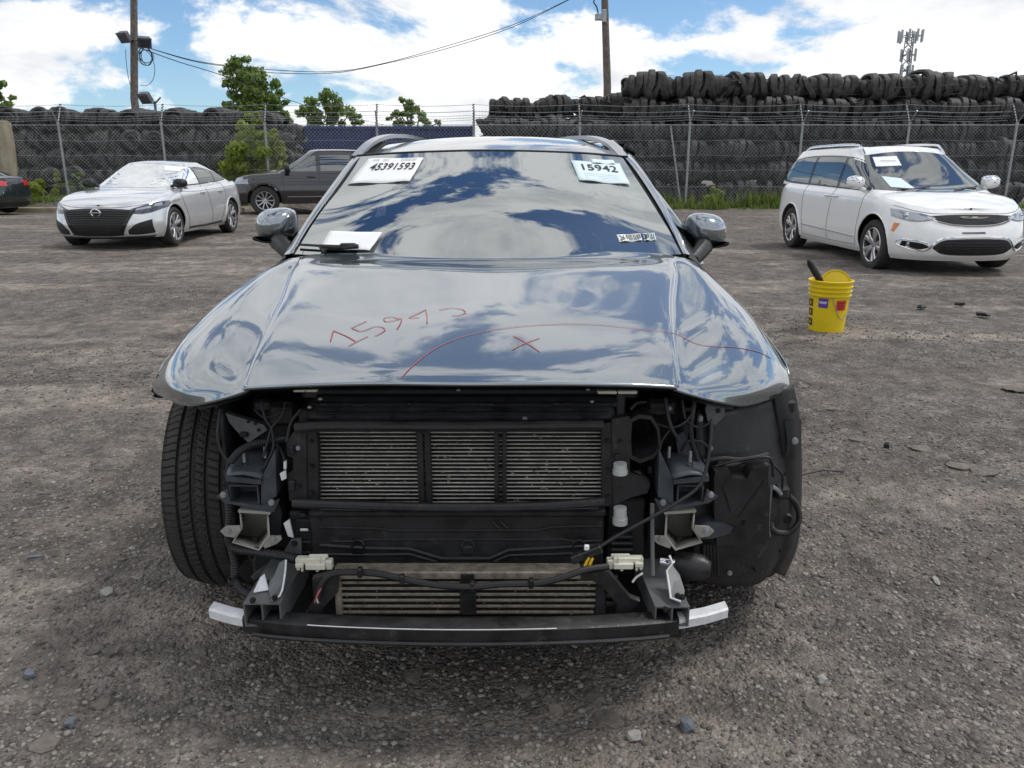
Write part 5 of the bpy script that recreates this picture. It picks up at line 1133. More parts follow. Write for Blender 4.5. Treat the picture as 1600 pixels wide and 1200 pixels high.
    mb = MB(); mb.grid([a[0], a[1], a[2]]); mb.build('windscreen_pillar', M['slate'], wag, smooth=60)
    mb = MB(); mb.grid([a[2], [p + Vector((0, .012, -.012)) for p in a[2]], [p + Vector((0, .008, -.008)) for p in a[3]], a[3]]); mb.build('windscreen_trim', M['black'], wag)
# windscreen and its black border
wn_ = [[at(458, 397, 2.96), at(600, 402, 2.90) , at(765, 404, 2.88), at(930, 402, 2.90), at(1068, 397, 2.96)],
       [at(510, 318, 3.26), at(620, 316, 3.19), at(765, 314, 3.165), at(910, 316, 3.19), at(1020, 319, 3.26)],
       [at(558, 244, 3.68), at(640, 239, 3.61), at(765, 236, 3.58), at(890, 239, 3.61), at(972, 245, 3.68)]]
ws = surf(wn_, 12, 10); mb = MB(); mb.grid(ws); ws_bvh = BVHTree.FromPolygons([Vector(v) for v in mb.v], mb.f)
mb.build('windscreen', M['glassw'], wag, smooth=60)
def wpx(px, py, off): return hit(ws_bvh, px, py, off)
def frit(out, inn, n=30):
    mb = MB(); A = resample(out, n); B_ = resample(inn, n); mb.grid([[wpx(*(A[i].lerp(B_[i], t))[:2], -.006) for i in range(n)] for t in np.linspace(0, 1, 5)]); return mb
frit([(458, 397), (765, 402), (1068, 397)], sm([(480, 372), (492, 380), (520, 382), (765, 385), (1000, 383), (1030, 380), (1042, 372)])).build('windscreen_border', M['frit'], wag)
frit([(458, 397), (510, 318), (558, 244)], sm([(482, 376), (488, 362), (528, 305), (566, 254)])).build('windscreen_border', M['frit'], wag)
frit([(1068, 397), (1020, 319), (972, 245)], sm([(1040, 376), (1036, 362), (1004, 305), (964, 254)])).build('windscreen_border', M['frit'], wag)
frit([(558, 244), (765, 236), (972, 245)], sm([(566, 254), (680, 246), (700, 252), (715, 266), (745, 270), (785, 270), (812, 266), (826, 252), (845, 246), (964, 254)])).build('windscreen_border', M['frit'], wag)
mb = MB(); c = wpx(765, 262, -.05); mb.box(c + Vector((-.12, .0, -.05)), c + Vector((.12, .10, .03)), .02); mb.build('sensor_housing', M['dash'], wag)
mb = MB(); mb.prism([wpx(738, 267, -.012), wpx(775, 267, -.012), wpx(764, 255, -.012), wpx(752, 255, -.012)], (0, .004, 0)); mb.build('sensor_window', M['lamp'], wag)
# cabin
mb = MB(); mb.grid(surf([[Wp(x * .72, 2.99 + .05 * abs(x), 1.055) for x in (-1, -.5, 0, .5, 1)], [Wp(x * .74, 3.25, 1.04 + .02 * (1 - abs(x))) for x in (-1, -.5, 0, .5, 1)], [Wp(x * .76, 3.5, .98) for x in (-1, -.5, 0, .5, 1)], [Wp(x * .76, 3.55, .7) for x in (-1, -.5, 0, .5, 1)]], 4, 4)); mb.build('dashboard', M['dash'], wag)
mb = MB(); c = Wp(.38, 3.62, 1.02); mb.tube([c + Vector((.18 * math.cos(t), .07 * math.sin(t), .17 * math.sin(t))) for t in np.linspace(0, 6.283, 33)[:-1]], .016, 8, closed=True); mb.box(c + Vector((-.17, -.01, -.02)), c + Vector((.17, .02, .02)), .01); mb.box(c + Vector((-.07, -.03, -.06)), c + Vector((.07, .02, .05)), .02); mb.build('steering_wheel', M['dash'], wag)
for x in (-.38, .38):
    mb = MB(); mb.box(Wp(x - .24, 3.75, .55), Wp(x + .24, 4.2, .75), .07); st = mb.build('seat', M['seat'], wag)
    Mx = Matrix.Translation(Wp(x, 4.22, 1.0)) @ Matrix.Rotation(R(-16), 4, 'X'); mb = MB(); mb.box((-.24, -.07, -.33), (.24, .07, .27), .06, M=Mx); mb.build('seat_back', M['seat'], st)
    mb = MB(); mb.box((-.13, -.05, .31), (.13, .06, .49), .05, M=Mx); mb.cyl(Mx @ Vector((-.06, 0, .2)), Mx @ Vector((-.06, 0, .35)), .008); mb.cyl(Mx @ Vector((.06, 0, .2)), Mx @ Vector((.06, 0, .35)), .008); mb.build('headrest', M['seat'], st)
mb = MB(); mb.box(Wp(-.72, 4.75, .5), Wp(.72, 4.95, 1.15), .06); mb.build('rear_seat', M['seat'], wag)
mb = MB(); mb.box(Wp(-.86, 2.95, .25), Wp(.86, 5.45, .32), .02); mb.build('floor_pan', M['deep'], wag)
# roof
rn = [[at(558, 243, 3.69), at(640, 238, 3.62), at(765, 235, 3.59), at(890, 238, 3.62), at(972, 244, 3.69)]]
for Y, zc, w, de in ((3.85, 1.497, .60, .035), (4.2, 1.532, .61, .04), (4.6, 1.545, .61, .045), (5.1, 1.53, .60, .05), (5.45, 1.48, .58, .05)):
    rn.append([Wp(x * w, Y, zc - de * abs(x) ** 2.2) for x in (-1, -.55, 0, .55, 1)])
mb = MB(); rs = surf(rn, 6, 8); mb.grid(rs); roof = mb.build('roof', M['slate'], wag, smooth=60); solid(roof, .02)
mb = MB(); mb.tube([p + Vector((0, -.004, -.002)) for p in rs[0]], .006, 6); mb.build('roof_front_seam', M['deep'], roof)
for s in (-1, 1):
    mb = MB(); q = [(556, 243, 3.68), (566, 232, 3.74), (580, 220, 3.83), (600, 211.5, 4.0), (625, 209.5, 4.25), (646, 213, 4.6), (660, 217, 5.0), (668, 224, 5.3)] if s < 0 else [(974, 243, 3.68), (966, 234, 3.74), (952, 222, 3.83), (932, 214, 4.0), (910, 212, 4.25), (885, 214, 4.6), (868, 218, 5.0), (858, 224, 5.3)]
    C_ = catmull([at(*p) for p in q], 5); w = .02
    mb.grid([[p + Vector((-w * (1.1 if s < 0 else .8), 0, -.018)) for p in C_], [p + Vector((-w, 0, 0)) for p in C_], [p + Vector((w, 0, 0)) for p in C_], [p + Vector((w * (1.1 if s > 0 else .8), 0, -.018)) for p in C_]])
    mb.build('roof_rail', M['alloy'], roof)
    mb = MB(); rows = []
    for Y, zt, xt in ((3.2, 1.165, .74), (3.5, 1.335, .665), (3.8, 1.435, .62), (4.4, 1.475, .62), (5.0, 1.455, .62), (5.45, 1.385, .62)): rows.append([Wp(s * (xt + .012), Y, zt - .01), Wp(s * (xt + .005), Y, zt + .02), Wp(s * .59, Y + (.2 if Y < 3.6 else 0), min(1.50, zt + .055) if Y > 3.6 else zt + .05)])
    mb.grid(surf(rows[2:], 3, 3)); mb.build('roof_side_rail', M['slate'], wag, smooth=60)
# tailgate
mb = MB(); mb.grid(surf([[Wp(x * .6, 5.45, 1.47) for x in (-1, -.5, 0, .5, 1)], [Wp(x * .72, 5.6, 1.12) for x in (-1, -.5, 0, .5, 1)], [Wp(x * .80, 5.68, .75) for x in (-1, -.5, 0, .5, 1)], [Wp(x * .8, 5.62, .32) for x in (-1, -.5, 0, .5, 1)]], 4, 4)); mb.build('tailgate', M['slate'], wag, smooth=60)
mb = MB(); mb.box(Wp(-.55, 5.53, 1.12), Wp(.55, 5.62, 1.36), .03); mb.build('rear_screen', M['glassd'], wag)
# door mirrors
for s in (-1, 1):
    px, py = (428, 354) if s < 0 else (1106, 362); c = at(px, py, 3.32); mb = MB(); rr = []
    prof_ = [(.075, .90), (.06, .97), (.02, 1.0)] + [(.02 - .095 * (1 - q ** 2.6) ** .5, q) for q in (.995, .985, .97, .95, .92, .88, .83, .77, .70, .62, .53, .43, .32, .2, .1, .01)]
    for dy, q in prof_:
        rx, rz_ = .090 * q, .068 * q
        ring = []
        for t in np.linspace(0, 6.283185, 65):
            cx, sz = math.copysign(abs(math.cos(t)) ** .68, math.cos(t)), math.copysign(abs(math.sin(t)) ** .68, math.sin(t))
            tp = 1 - .16 * max(0, cx * s) ** 2      # outer end is lower
            ring.append(c + Vector((rx * cx, dy + .05 * max(0, cx * s * q) ** 1.5, rz_ * sz * (tp if sz > 0 else 1) + .006 - .010 * q * cx * s)))
        rr.append(ring)
    mb.grid(rr); mi = mb.build('door_mirror', M['slate'], wag, smooth=60)
    mb = MB(); rr2 = []
    for dy, rx, z0 in ((.07, .082, -.045), (.02, .091, -.050), (-.035, .084, -.047), (-.068, .06, -.040)): rr2.append([c + Vector((rx * math.cos(t), dy, z0 + .006 - .022 * math.sin(t))) for t in np.linspace(0, math.pi, 13)])
    mb.grid(rr2); mb.grid([[r_[0] for r_ in rr2], [r_[-1] for r_ in rr2]]); b0 = at(447, 398, 3.14) if s < 0 else at(1092, 404, 3.14)
    mb.tube([c + Vector((-s * .02, -.01, -.055)), c.lerp(b0, .55) + Vector((0, 0, -.01)), b0 + Vector((-s * .02, .02, -.01))], [.045, .034, .030], 10); mb.build('mirror_base', M['black'], mi)
    mb = MB(); mb.tube([p + Vector((0, -.002, .0)) for p in rr2[-2][1:-1]], .003, 5); mb.build('mirror_seam', M['deep'], mi)
# wipers, cowl
mb = MB(); mb.box(Wp(-.74, 2.90, 1.03), Wp(.74, 3.02, 1.06), .01); mb.build('cowl', M['black'], wag)
mb = MB(); P_ = [wpx(460, 389, .016), wpx(500, 391, .018), wpx(545, 393, .020), wpx(562, 392, .022)]; mb.tube(P_, .008, 6); mb.tube([wpx(468, 386, .012), wpx(510, 388.5, .012), wpx(548, 391, .012)], .005, 5); p = wpx(546, 390, .02); mb.box(p + Vector((-.03, -.012, -.012)), p + Vector((.03, .012, .008)), .005); mb.build('wiper', M['black'], wag)

# sheets and stickers on the windscreen
def quad_pt(q, u, v): a = Vector(q[0]).lerp(Vector(q[1]), u); b_ = Vector(q[3]).lerp(Vector(q[2]), u); return a.lerp(b_, v)
def sheet(name, q, off, material, label, cat='paper sheet', group='sheets on the wagon windscreen'):
    q = [Vector((a, b_)) for a, b_ in q]; n = 10; mb = MB()
    rows = [[wpx(*quad_pt(q, i / n, j / 6), off + .003 * math.sin(i * .9 + j) * (1 if j > 4 else .3)) for i in range(n + 1)] for j in range(7)]
    mb.grid(rows); o = mb.build(name, material, None, 60); solid(o, .0006); tag(o, label, cat, group); return o, q
def print_on(par, q, s, u0, u1, v0, v1, off, material, bold=.0):
    tv, tf = text_mesh(s, bold); mb = MB(); mb.add([wpx(*quad_pt(q, u0 + (u1 - u0) * u, v1 + (v0 - v1) * v), off) for u, v in tv], tf); mb.build('print', material, par, 0)
def bars(par, q, u0, u1, v0, v1, n, off, material, seed=1):
    rng = random.Random(seed); mb = MB(); u = u0
    while u < u1: w = (u1 - u0) / n * rng.choice((.5, 1, 1.5)); mb.grid([[wpx(*quad_pt(q, u, v0), off), wpx(*quad_pt(q, u + w * .6, v0), off)], [wpx(*quad_pt(q, u, v1), off), wpx(*quad_pt(q, u + w * .6, v1), off)]]); u += w * 1.25
    mb.build('barcode', material, par, 0)
o, q = sheet('paper_sheet', [(577, 249), (662, 248), (641, 285), (543, 289)], .005, M['paper'], 'white sheet printed 45391593 at the upper left of the wagon windscreen')
print_on(o, q, '45391593', .17, .93, .22, .50, .0075, M['ink'], .012); bars(o, q, .62, .90, .02, .14, 16, .0075, M['greyink']); bars(o, q, .12, .22, .05, .13, 5, .0075, M['greyink'], 8); bars(o, q, .30, .40, .05, .13, 5, .0075, M['greyink'], 9)
o, q = sheet('paper_sheet', [(892, 252), (968, 257), (984, 290), (905, 283)], .004, M['paperblue'], 'pale blue sheet printed 15942 at the upper right of the wagon windscreen')
print_on(o, q, '15942', .17, .88, .16, .46, .0065, M['ink'], .012)
for v in (.62, .72, .82): bars(o, q, .15, .85, v, v + .025, 40, .0065, M['greyink'], int(v * 50))
o, q = sheet('paper_slip', [(923, 251), (958, 253), (961, 259), (925, 257)], .0075, M['paperblue'], 'small pale slip above the 15942 sheet on the wagon windscreen', 'paper slip')
o, q = sheet('paper_sheet', [(517, 365), (598, 367), (579, 396), (501, 390)], .012, M['paper'], 'blank white sheet tucked under the wiper at the lower left of the wagon windscreen')
o, q = sheet('inspection_sticker', [(963, 368), (1000, 366), (1003, 377), (968, 379)], .003, M['paper'], 'left white and black inspection sticker in the lower right windscreen corner', 'sticker', 'inspection stickers')
print_on(o, q, '26', .06, .3, .12, .85, .005, M['ink'], .02); bars(o, q, .36, .62, .1, .9, 8, .005, M['ink']); bars(o, q, .66, .96, .08, .92, 10, .005, M['dark'], 3)
o, q = sheet('inspection_sticker', [(1004, 366), (1022, 365), (1025, 376), (1007, 377)], .003, M['paperblue'], 'right pale barcoded inspection sticker in the lower right windscreen corner', 'sticker', 'inspection stickers')
bars(o, q, .1, .9, .08, .9, 9, .005, M['dark'], 5); print_on(o, q, '26', -.02, .3, .12, .85, .006, M['ink'], .02)

# ------------------------------------------------------------------ wheels of the wagon
def tread_tyre():
    rad, w, rim = .368, .245, .245; N = 846; S = []
    side = [(rim, -.42), (rim + .02, -.49), (rim + .06, -.515), (.325, -.51), (.345, -.487)]
    tr = np.linspace(-.455, .455, 53); mb = MB(); K = len(side) * 2 + len(tr); vs = np.zeros((N, K, 3))
    for k in range(N):
        a = 2 * math.pi * k / N; row = []
        for (r_, x) in side: row.append((r_, x))
        for x in tr:
            r_ = rad - .020 * (abs(x) / .455) ** 3.2 - .004 * (x / .455) ** 2; d = 0
            for gx in (-.275, -.1, .08, .255):
                if abs(x - gx) < .019: d = .009
            if not d:
                ph = a * 94 / (2 * math.pi)
                if abs(x) > .28: f = (ph + .6 * abs(x) + (.5 if x > 0 else 0)) % 1; d = .005 if f < .13 else 0; 
                else:
                    f = (ph * 1.0 + 3.2 * x * (1 if x > -.1 else -1)) % 1; d = .0042 if f < .12 else 0
                    if abs(((x + .01) * 12) % 1 - .5) < .06 and (ph % 1) > .5: d = max(d, .003)
            row.append((r_ - d, x))
        for (r_, x) in side[::-1]: row.append((r_, -x))
        for i, (r_, x) in enumerate(row): vs[k, i] = (x * w, -r_ * math.cos(a), r_ * math.sin(a))
    idx = np.arange(N * K).reshape(N, K); nx = np.roll(idx, -1, 0)
    F = np.stack([idx[:, :-1], idx[:, 1:], nx[:, 1:], nx[:, :-1]], 2).reshape(-1, 4)
    me = bpy.data.meshes.new('tyre'); me.from_pydata([tuple(v) for v in vs.reshape(-1, 3)], [], [tuple(int(q) for q in f) for f in F]); me.materials.append(M['tyre']); me.shade_smooth(); me.set_sharp_from_angle(angle=R(30)); return me
TM = tread_tyre()
rimb = MB(); Mr = Matrix.Rotation(math.pi / 2, 4, 'Y'); rimb.lathe([(.248, -.10), (.252, -.115), (.235, -.11), (.225, -.08), (.225, .06), (.24, .11), (.25, .105)], Mr, 48)
for k in range(5):
    for d in (-.14, .14):
        a = 2 * math.pi * k / 5 + d; rimb.tube([(-.05, .04 * math.cos(a), .04 * math.sin(a)), (-.085, .14 * math.cos(a), .14 * math.sin(a)), (-.085, .232 * math.cos(a + d * .3), .232 * math.sin(a + d * .3))], [.022, .018, .02], 6)
rimb.lathe([(.001, -.075), (.05, -.07), (.06, -.03)], Mr, 24); rimme = None
for i, (x, Y, s) in enumerate(((-.855, 2.53, -1), (.835, 2.53, 1), (-.835, 5.0, -1), (.835, 5.0, 1))):
    o = link('wheel', TM, wag); p = Wp(x, Y, .368); o.matrix_parent_inverse = Matrix.Identity(4); o.location = p - Vector((-.10, 3.2, 0)); o.rotation_euler = (0, 0, (R(4) if i == 0 else 0) + (math.pi if s > 0 else 0))
    if rimme is None: ob = rimb.build('rim', M['alloy'], o, local=True); rimme = ob.data
    else: link('rim', rimme, o)

# ------------------------------------------------------------------ exposed front structure
def B(name, x0, y0, x1, y1, Y, dep, material, bev=.004, parent=None, build=True, mb=None):
    a = at(x0, y1, Y); b_ = at(x1, y0, Y); m_ = mb or MB(); m_.box((a.x, Y, a.z), (b_.x, Y + dep, b_.z), bev)
    return m_.build(name, material, parent or wag) if mb is None else m_
def T(name, pts, r_, material, parent=None, n=8, cr=5): 
    mb = MB(); mb.tube(catmull([at(*p) for p in pts], cr), r_, n); return mb.build(name, material, parent or wag)
def hose(name, pts, r_, parent=None):       # corrugated conduit
    C_ = catmull([at(*p) for p in pts], 14); rr = [r_ * (1.0 if i % 2 else .84) for i in range(len(C_))]; mb = MB(); mb.tube(C_, rr, 9); return mb.build(name, M['rubberhose'], parent or wag)
def bolt(p, r_=.006, material=None, parent=None):
    mb = MB(); mb.tube([p + Vector((0, -.008, 0)), p + Vector((0, .004, 0))], r_, 6); mb.tube([p + Vector((0, -.003, 0)), p + Vector((0, .004, 0))], r_ * 1.6, 12); return mb.build('bolt', material or M['galv'], parent or wag)
# black boxes added as the engine bay's shade; then underbody, inner wings
mb = MB(); mb.box(Wp(-.62, 2.06, .22), Wp(.62, 2.85, .80), .05); mb.box(Wp(-.30, 2.0, .78), Wp(.35, 2.7, .86), .05); mb.build('bay_shade_fill', M['deep'], wag)
mb = MB(); mb.box(Wp(-.55, 1.85, .17), Wp(.55, 3.0, .21), .01); mb.build('undertray', M['deep'], wag)
mb = MB(); mb.box(Wp(-.70, 2.05, .82), Wp(.70, 2.6, .85), .01); mb.box(Wp(-.78, 2.95, .3), Wp(.78, 2.99, 1.0), .01); mb.build('bulkhead', M['deep'], wag)
for s in (-1, 1):
    mb = MB(); mb.grid(surf([[Wp(s * .66, Y, z) for z in (.30, .45, .62, .78)] for Y in (2.0, 2.2, 2.5, 2.9)], 3, 3)); f = mb.build('inner_wing', M['dark'], wag); solid(f, .01)
# bonnet slam panel and shroud top
B('slam_panel', 470, 603, 1000, 628, 1.97, .14, M['black'], .012)
B('latch_panel', 486, 622, 972, 642, 1.93, .10, M['dark'], .012)
mb = MB(); mb.tube(catmull([at(462, 668, 1.885), at(520, 665, 1.88), at(705, 666, 1.88), at(880, 664, 1.88), at(942, 664, 1.885)], 4), .014, 10); sh = mb.build('shroud_top_seal', M['black'], wag)
B('shroud_top', 478, 638, 962, 660, 1.915, .08, M['black'], .010); B('shroud_rib', 492, 645, 950, 649, 1.905, .02, M['dark'], .003); B('shroud_lip', 480, 630, 960, 634, 1.92, .03, M['black'], .003)
for (x0, x1, y0) in ((458, 495, 608), (934, 996, 611)):
    B('bonnet_stop', x0, y0, (x0 + x1) / 2 - .7, y0 + 5, 1.88, .02, M['cream'], .002); B('bonnet_stop', (x0 + x1) / 2 + .7, y0, x1, y0 + 5, 1.88, .02, M['cream'], .002)
for (x, y) in ((483, 637), (500, 624), (925, 628), (716, 610), (919, 609)): B('clip', x - 3, y - 2, x + 3, y + 2, 1.9, .01, M['galv'], .002)
# condenser
CY = 1.935; cond = B('condenser', 490, 668, 945, 790, CY + .02, .04, M['core'], .004)
mb = MB()
for k in range(19):
    y = 676 + k * 6.05; a = at(494 + .2 * k, y, CY); b_ = at(942, y, CY); mb.box((a.x, CY, a.z - .0013), (b_.x, CY + .005, a.z + .0013), .0005)
mb.build('fin_bars', M['fin'], cond)
mb = MB(); rng = random.Random(5)
for k in range(95):          # bent fins and stuck grit
    gx = rng.gauss(0, 1); x = rng.choice([560, 600, 715, 860, 880, 870]) + gx * 38; y = rng.gauss(735, 24)
    if 497 < x < 938 and 678 < y < 783: p = at(x, y, CY - .0005); w = rng.uniform(.0012, .004); mb.box(p + Vector((-w, 0, -.0014)), p + Vector((w, .004, .0014)))
mb.build('stuck_grit', M['fin2'], cond, 0)['kind'] = 'stuff'
for x in (657, 669, 776, 788): B('upright', x - 3.2, 672, x + 3.2, 788, CY - .014, .016, M['black'], .002)
for x0, x1 in ((657, 669), (776, 788)):
    for y in np.linspace(684, 782, 7): B('strut_web', x0, y - 2, x1, y + 3, CY - .010, .012, M['black'], .002)
for pts in ([(476, 668), (494, 668), (496, 700), (497, 790), (480, 792)], [(940, 662), (956, 660), (958, 790), (940, 792), (941, 740)]):
    mb = MB(); mb.prism([at(x, y, 1.905) for x, y in pts], (0, .05, 0)); mb.build('shroud_side', M['black'], wag)
mb = MB(); mb.prism([at(x, y, 1.90) for x, y in [(448, 690), (466, 664), (478, 668), (480, 792), (452, 782), (449, 740), (458, 735), (458, 715), (449, 712)]], (0, .07, 0)); mb.build('shroud_side', M['black'], wag)
mb = MB(); mb.prism([at(x, y, 1.90) for x, y in [(956, 655), (984, 650), (984, 738), (1012, 748), (1012, 770), (984, 778), (958, 790)]], (0, .06, 0)); mb.build('shroud_side', M['black'], wag)
mb = MB(); mb.tube(catmull([at(458, 786, 1.875), at(560, 790, 1.87), at(700, 793, 1.865), at(840, 791, 1.87), at(944, 784, 1.875)], 5), .0135, 10); mb.build('shroud_lower_seal', M['black'], wag)
B('radiator_frame', 470, 640, 482, 700, 1.93, .05, M['black']); B('radiator_frame', 962, 615, 978, 660, 1.93, .05, M['black'])
# lower panel with moulded ribs
LY = 1.90; lowp = B('lower_panel', 488, 800, 945, 890, LY, .05, M['black'], .006)
def rib(pts, r_, Y=LY - .002): mb = MB(); mb.tube([at(x, y, Y) for x, y in pts], r_, 6); mb.build('panel_rib', M['black'], lowp)
B('panel_step', 482, 797, 948, 809, LY - .016, .05, M['black'], .006, lowp)
rib([(500, 824), (590, 826), (610, 829), (840, 829), (862, 824), (940, 822)], .004); rib([(520, 846), (560, 846), (575, 843), (880, 843), (895, 846), (940, 845)], .003)
rib([(500, 852), (580, 857), (640, 858), (690, 873), (765, 873), (795, 860), (870, 856), (942, 852)], .006); rib([(500, 866), (580, 867), (640, 866), (690, 880), (765, 880), (795, 868), (870, 866), (942, 862)], .0045)
for x in (559, 731, 905):
    mb = MB(); c = at(x, 853, LY - .006); mb.tube([c + Vector((.016 * math.cos(t), 0, .016 * math.sin(t))) for t in np.linspace(-.4, 3.54, 14)], .004, 6); mb.box(c + Vector((-.018, 0, -.028)), c + Vector((.018, .012, -.002)), .004); mb.build('mount_ring', M['black'], lowp)
for x in (563, 648, 808): mb = MB(); mb.prism([at(x - 6, 886, LY - .004), at(x + 6, 886, LY - .004), at(x + 3.5, 871, LY - .001), at(x - 3.5, 871, LY - .001)], (0, .02, 0)); mb.build('tab', M['dark'], lowp)
for x in (672, 685, 780, 793): rib([(x, 826), (x + (12 if x < 700 else -12), 814)], .0025)
B('panel_foot', 495, 884, 935, 894, LY - .03, .05, M['black'], .005, lowp); B('panel_side', 455, 800, 490, 870, LY + .015, .05, M['black'], .006)
for y in (812, 828, 846, 862): B('slot_bar', 462, y, 486, y + 4, LY + .005, .02, M['dark'], .002)
B('tag', 469, 826, 481, 830, LY + .002, .003, M['alu'], .001)
# intercooler
IY = 1.80; inter = B('intercooler', 528, 904, 942, 962, IY + .015, .05, M['core'], .004)
B('intercooler_top', 520, 894, 908, 906, IY - .01, .05, M['fin2'], .003, inter)
for k in range(6):
    y = 911 + k * 9.2
    for (x0, x1) in ((531, 719), (743, 938 - 2 * k)): B('cooler_bar', x0, y - 1.9, x1, y + 1.9, IY, .006, M['fin2'], .0012, inter)
mb = MB()
for k in range(70):
    x = rng.uniform(533, 935); y = rng.uniform(909, 960); p = at(x, y, IY + .012); w = rng.uniform(.001, .003); mb.box(p + Vector((-w, 0, -.0012)), p + Vector((w, .01, .0012)))
mb.build('stuck_grit', M['fin2'], inter, 0)['kind'] = 'stuff'
B('cooler_strap', 719, 895, 743, 962, IY - .012, .03, M['black'], .005); B('cooler_end', 525, 900, 531, 962, IY - .005, .05, M['fin2'], .002); B('cooler_end', 930, 905, 948, 962, IY - .005, .05, M['black'], .004)
for y in (915, 928, 941): B('cooler_end_rib', 945, y, 965, y + 7, IY, .04, M['black'], .003)
# lower lip behind the beam
mb = MB(); mb.grid(surf([[at(470, 958, 1.78), at(600, 962, 1.77), at(735, 963, 1.765), at(870, 962, 1.77), at(1000, 956, 1.78)], [at(480, 975, 1.72), at(600, 983, 1.705), at(735, 986, 1.70), at(870, 984, 1.705), at(990, 975, 1.72)], [at(480, 992, 1.72), at(600, 996, 1.705), at(735, 998, 1.70), at(870, 996, 1.705), at(990, 990, 1.72)]], 4, 5)); f = mb.build('air_deflector', M['black'], wag, smooth=60); solid(f, .006)
for pts in ([(488, 905), (530, 895), (528, 925), (505, 950), (500, 980), (470, 975), (490, 940)], [(905, 897), (950, 893), (985, 935), (1000, 940), (985, 955), (978, 978), (960, 978), (965, 945), (940, 915)]):
    mb = MB(); mb.prism([at(x, y, 1.765 + .0006 * abs(x - 735) * .1) for x, y in pts], (0, .012, .006)); mb.build('torn_air_guide', M['black'], wag)
# lower bumper beam
def beam(x0, x1, top, h, dep, n=24):
    rows = []; 
    for i in range(n + 1):
        px = x0 + (x1 - x0) * i / n; k = (px - 731) / 407; Y = 1.66 + .10 * k * k + .02 * abs(k) ** 4; c = at(px, top(k), Y)
        rows.append([c + Vector((0, dep, .004)), c + Vector((0, .006, .004)), c, c + Vector((0, 0, -h)), c + Vector((0, .006, -h - .004)), c + Vector((0, dep, -h - .004)), c + Vector((0, dep, .004))])
    mb = MB(); mb.grid(rows); mb.add(rows[0][:6], [(0, 1, 2, 3, 4, 5)]); mb.add(rows[-1][:6], [(0, 1, 2, 3, 4, 5)]); return mb
topf = lambda k: 986 - 19 * abs(k) ** 2.0 - 14 * abs(k) ** 8
bmn = beam(326, 1138, topf, .022, .036).build('bumper_beam', M['alu'], wag)
mb = beam(379, 1061, lambda k: topf(k) - 1.5, .038, .050); mb.v = [(x, y - .004, z) for x, y, z in mb.v]; mb.build('beam_cover', M['black'], bmn)
mb = MB(); mb.tube([at(x, topf((x - 731) / 407) + 21, 1.653 + .10 * ((x - 731) / 407) ** 2) for x in np.linspace(395, 1045, 30)], .006, 6); mb.build('cover_fold', M['black'], bmn)
mb = MB(); mb.tube([at(x, topf((x - 731) / 407) - 2.0, 1.652 + .10 * ((x - 731) / 407) ** 2) for x in np.linspace(480, 870, 30)], .0012, 6); mb.build('beam_edge', M['alu'], bmn)
# front rails and crash-box brackets, one set a side
def open_tube(x0, y0, x1, y1, Y, dep, th, material, name, div=True, shift=(0, 0, 0), parent=None):
    a = at(x0, y1, Y); b_ = at(x1, y0, Y); s = Vector(shift); mb = MB()
    def bar(p, q):
        vs = []
        for yy, o in ((Y, Vector()), (Y + dep, s)): vs += [Vector((p[0], yy, p[1])) + o, Vector((q[0], yy, p[1])) + o, Vector((q[0], yy, q[1])) + o, Vector((p[0], yy, q[1])) + o]
        mb.add(vs, [(0, 1, 2, 3), (7, 6, 5, 4), (0, 4, 5, 1), (1, 5, 6, 2), (2, 6, 7, 3), (3, 7, 4, 0)])
    bar((a.x, a.z), (b_.x, a.z + th)); bar((a.x, b_.z - th), (b_.x, b_.z)); bar((a.x, a.z + th), (a.x + th, b_.z - th)); bar((b_.x - th, a.z + th), (b_.x, b_.z - th))
    if div: m_ = (a.x + b_.x) / 2; bar((m_ - th / 2, a.z + th), (m_ + th / 2, b_.z - th))
    mb.box((a.x + th, Y + dep * .7, a.z + th), (b_.x - th, Y + dep * .72, b_.z - th), M=Matrix.Translation(s * .7)); return mb.build(name, material, parent or wag)
rl = open_tube(383, 943, 438, 979, 1.73, .19, .004, M['greysteel'], 'lower_rail', True, (.022, 0, .03))
rr_ = open_tube(1022, 948, 1078, 979, 1.73, .19, .004, M['greysteel'], 'lower_rail', True, (-.022, 0, .03))
def on_rail(px, py, h):
    """point of a pixel's ray lying h above the sloping top of the lower rails"""
    d = at(px, py, 1.0) - Vector((0, 0, CAM_H)); r_ = -d.z; return at(px, py, (1.4 - .352 + .2733 - h) / (r_ + .158))
mb = MB(); mb.prism([on_rail(*q) for q in ((424, 937, .003), (437, 931, .004), (444, 905, .034), (447, 876, .066), (436, 882, .056), (428, 902, .030), (417, 914, .006))], (0, .004, .003)); mb.build('rail_bracket', M['greysteel'], rl)
mb = MB(); mb.prism([on_rail(*q) for q in ((396, 926, .003), (419, 922, .004), (413, 899, .034), (406, 905, .026))], (0, .004, .003)); mb.build('rail_bracket', M['alu'], rl)
mb = MB(); mb.tube([on_rail(*q) for q in ((447, 875, .068), (446, 890, .052), (444, 906, .036), (441, 922, .016), (437, 931, .007), (425, 938, .005))], .0026, 6); mb.build('rail_bracket_edge', M['alu'], rl)
mb = MB(); mb.prism([on_rail(*q) for q in ((1046, 936, .003), (1066, 940, .003), (1070, 925, .006), (1062, 900, .03), (1050, 884, .05), (1043, 890, .04))], (0, .004, .003)); mb.build('rail_bracket', M['greysteel'], rr_)
mb = MB(); mb.tube([on_rail(*q) for q in ((1046, 868, .075), (1051, 880, .062), (1042, 892, .045), (1045, 912, .024), (1048, 934, .007), (1064, 940, .006))], .0030, 6); mb.build('rail_bracket_edge', M['alu'], rr_)
for x, y in ((434, 921), (429, 934), (395, 938)): bolt(on_rail(x, y, .010), .0045, M['deep'], rl)
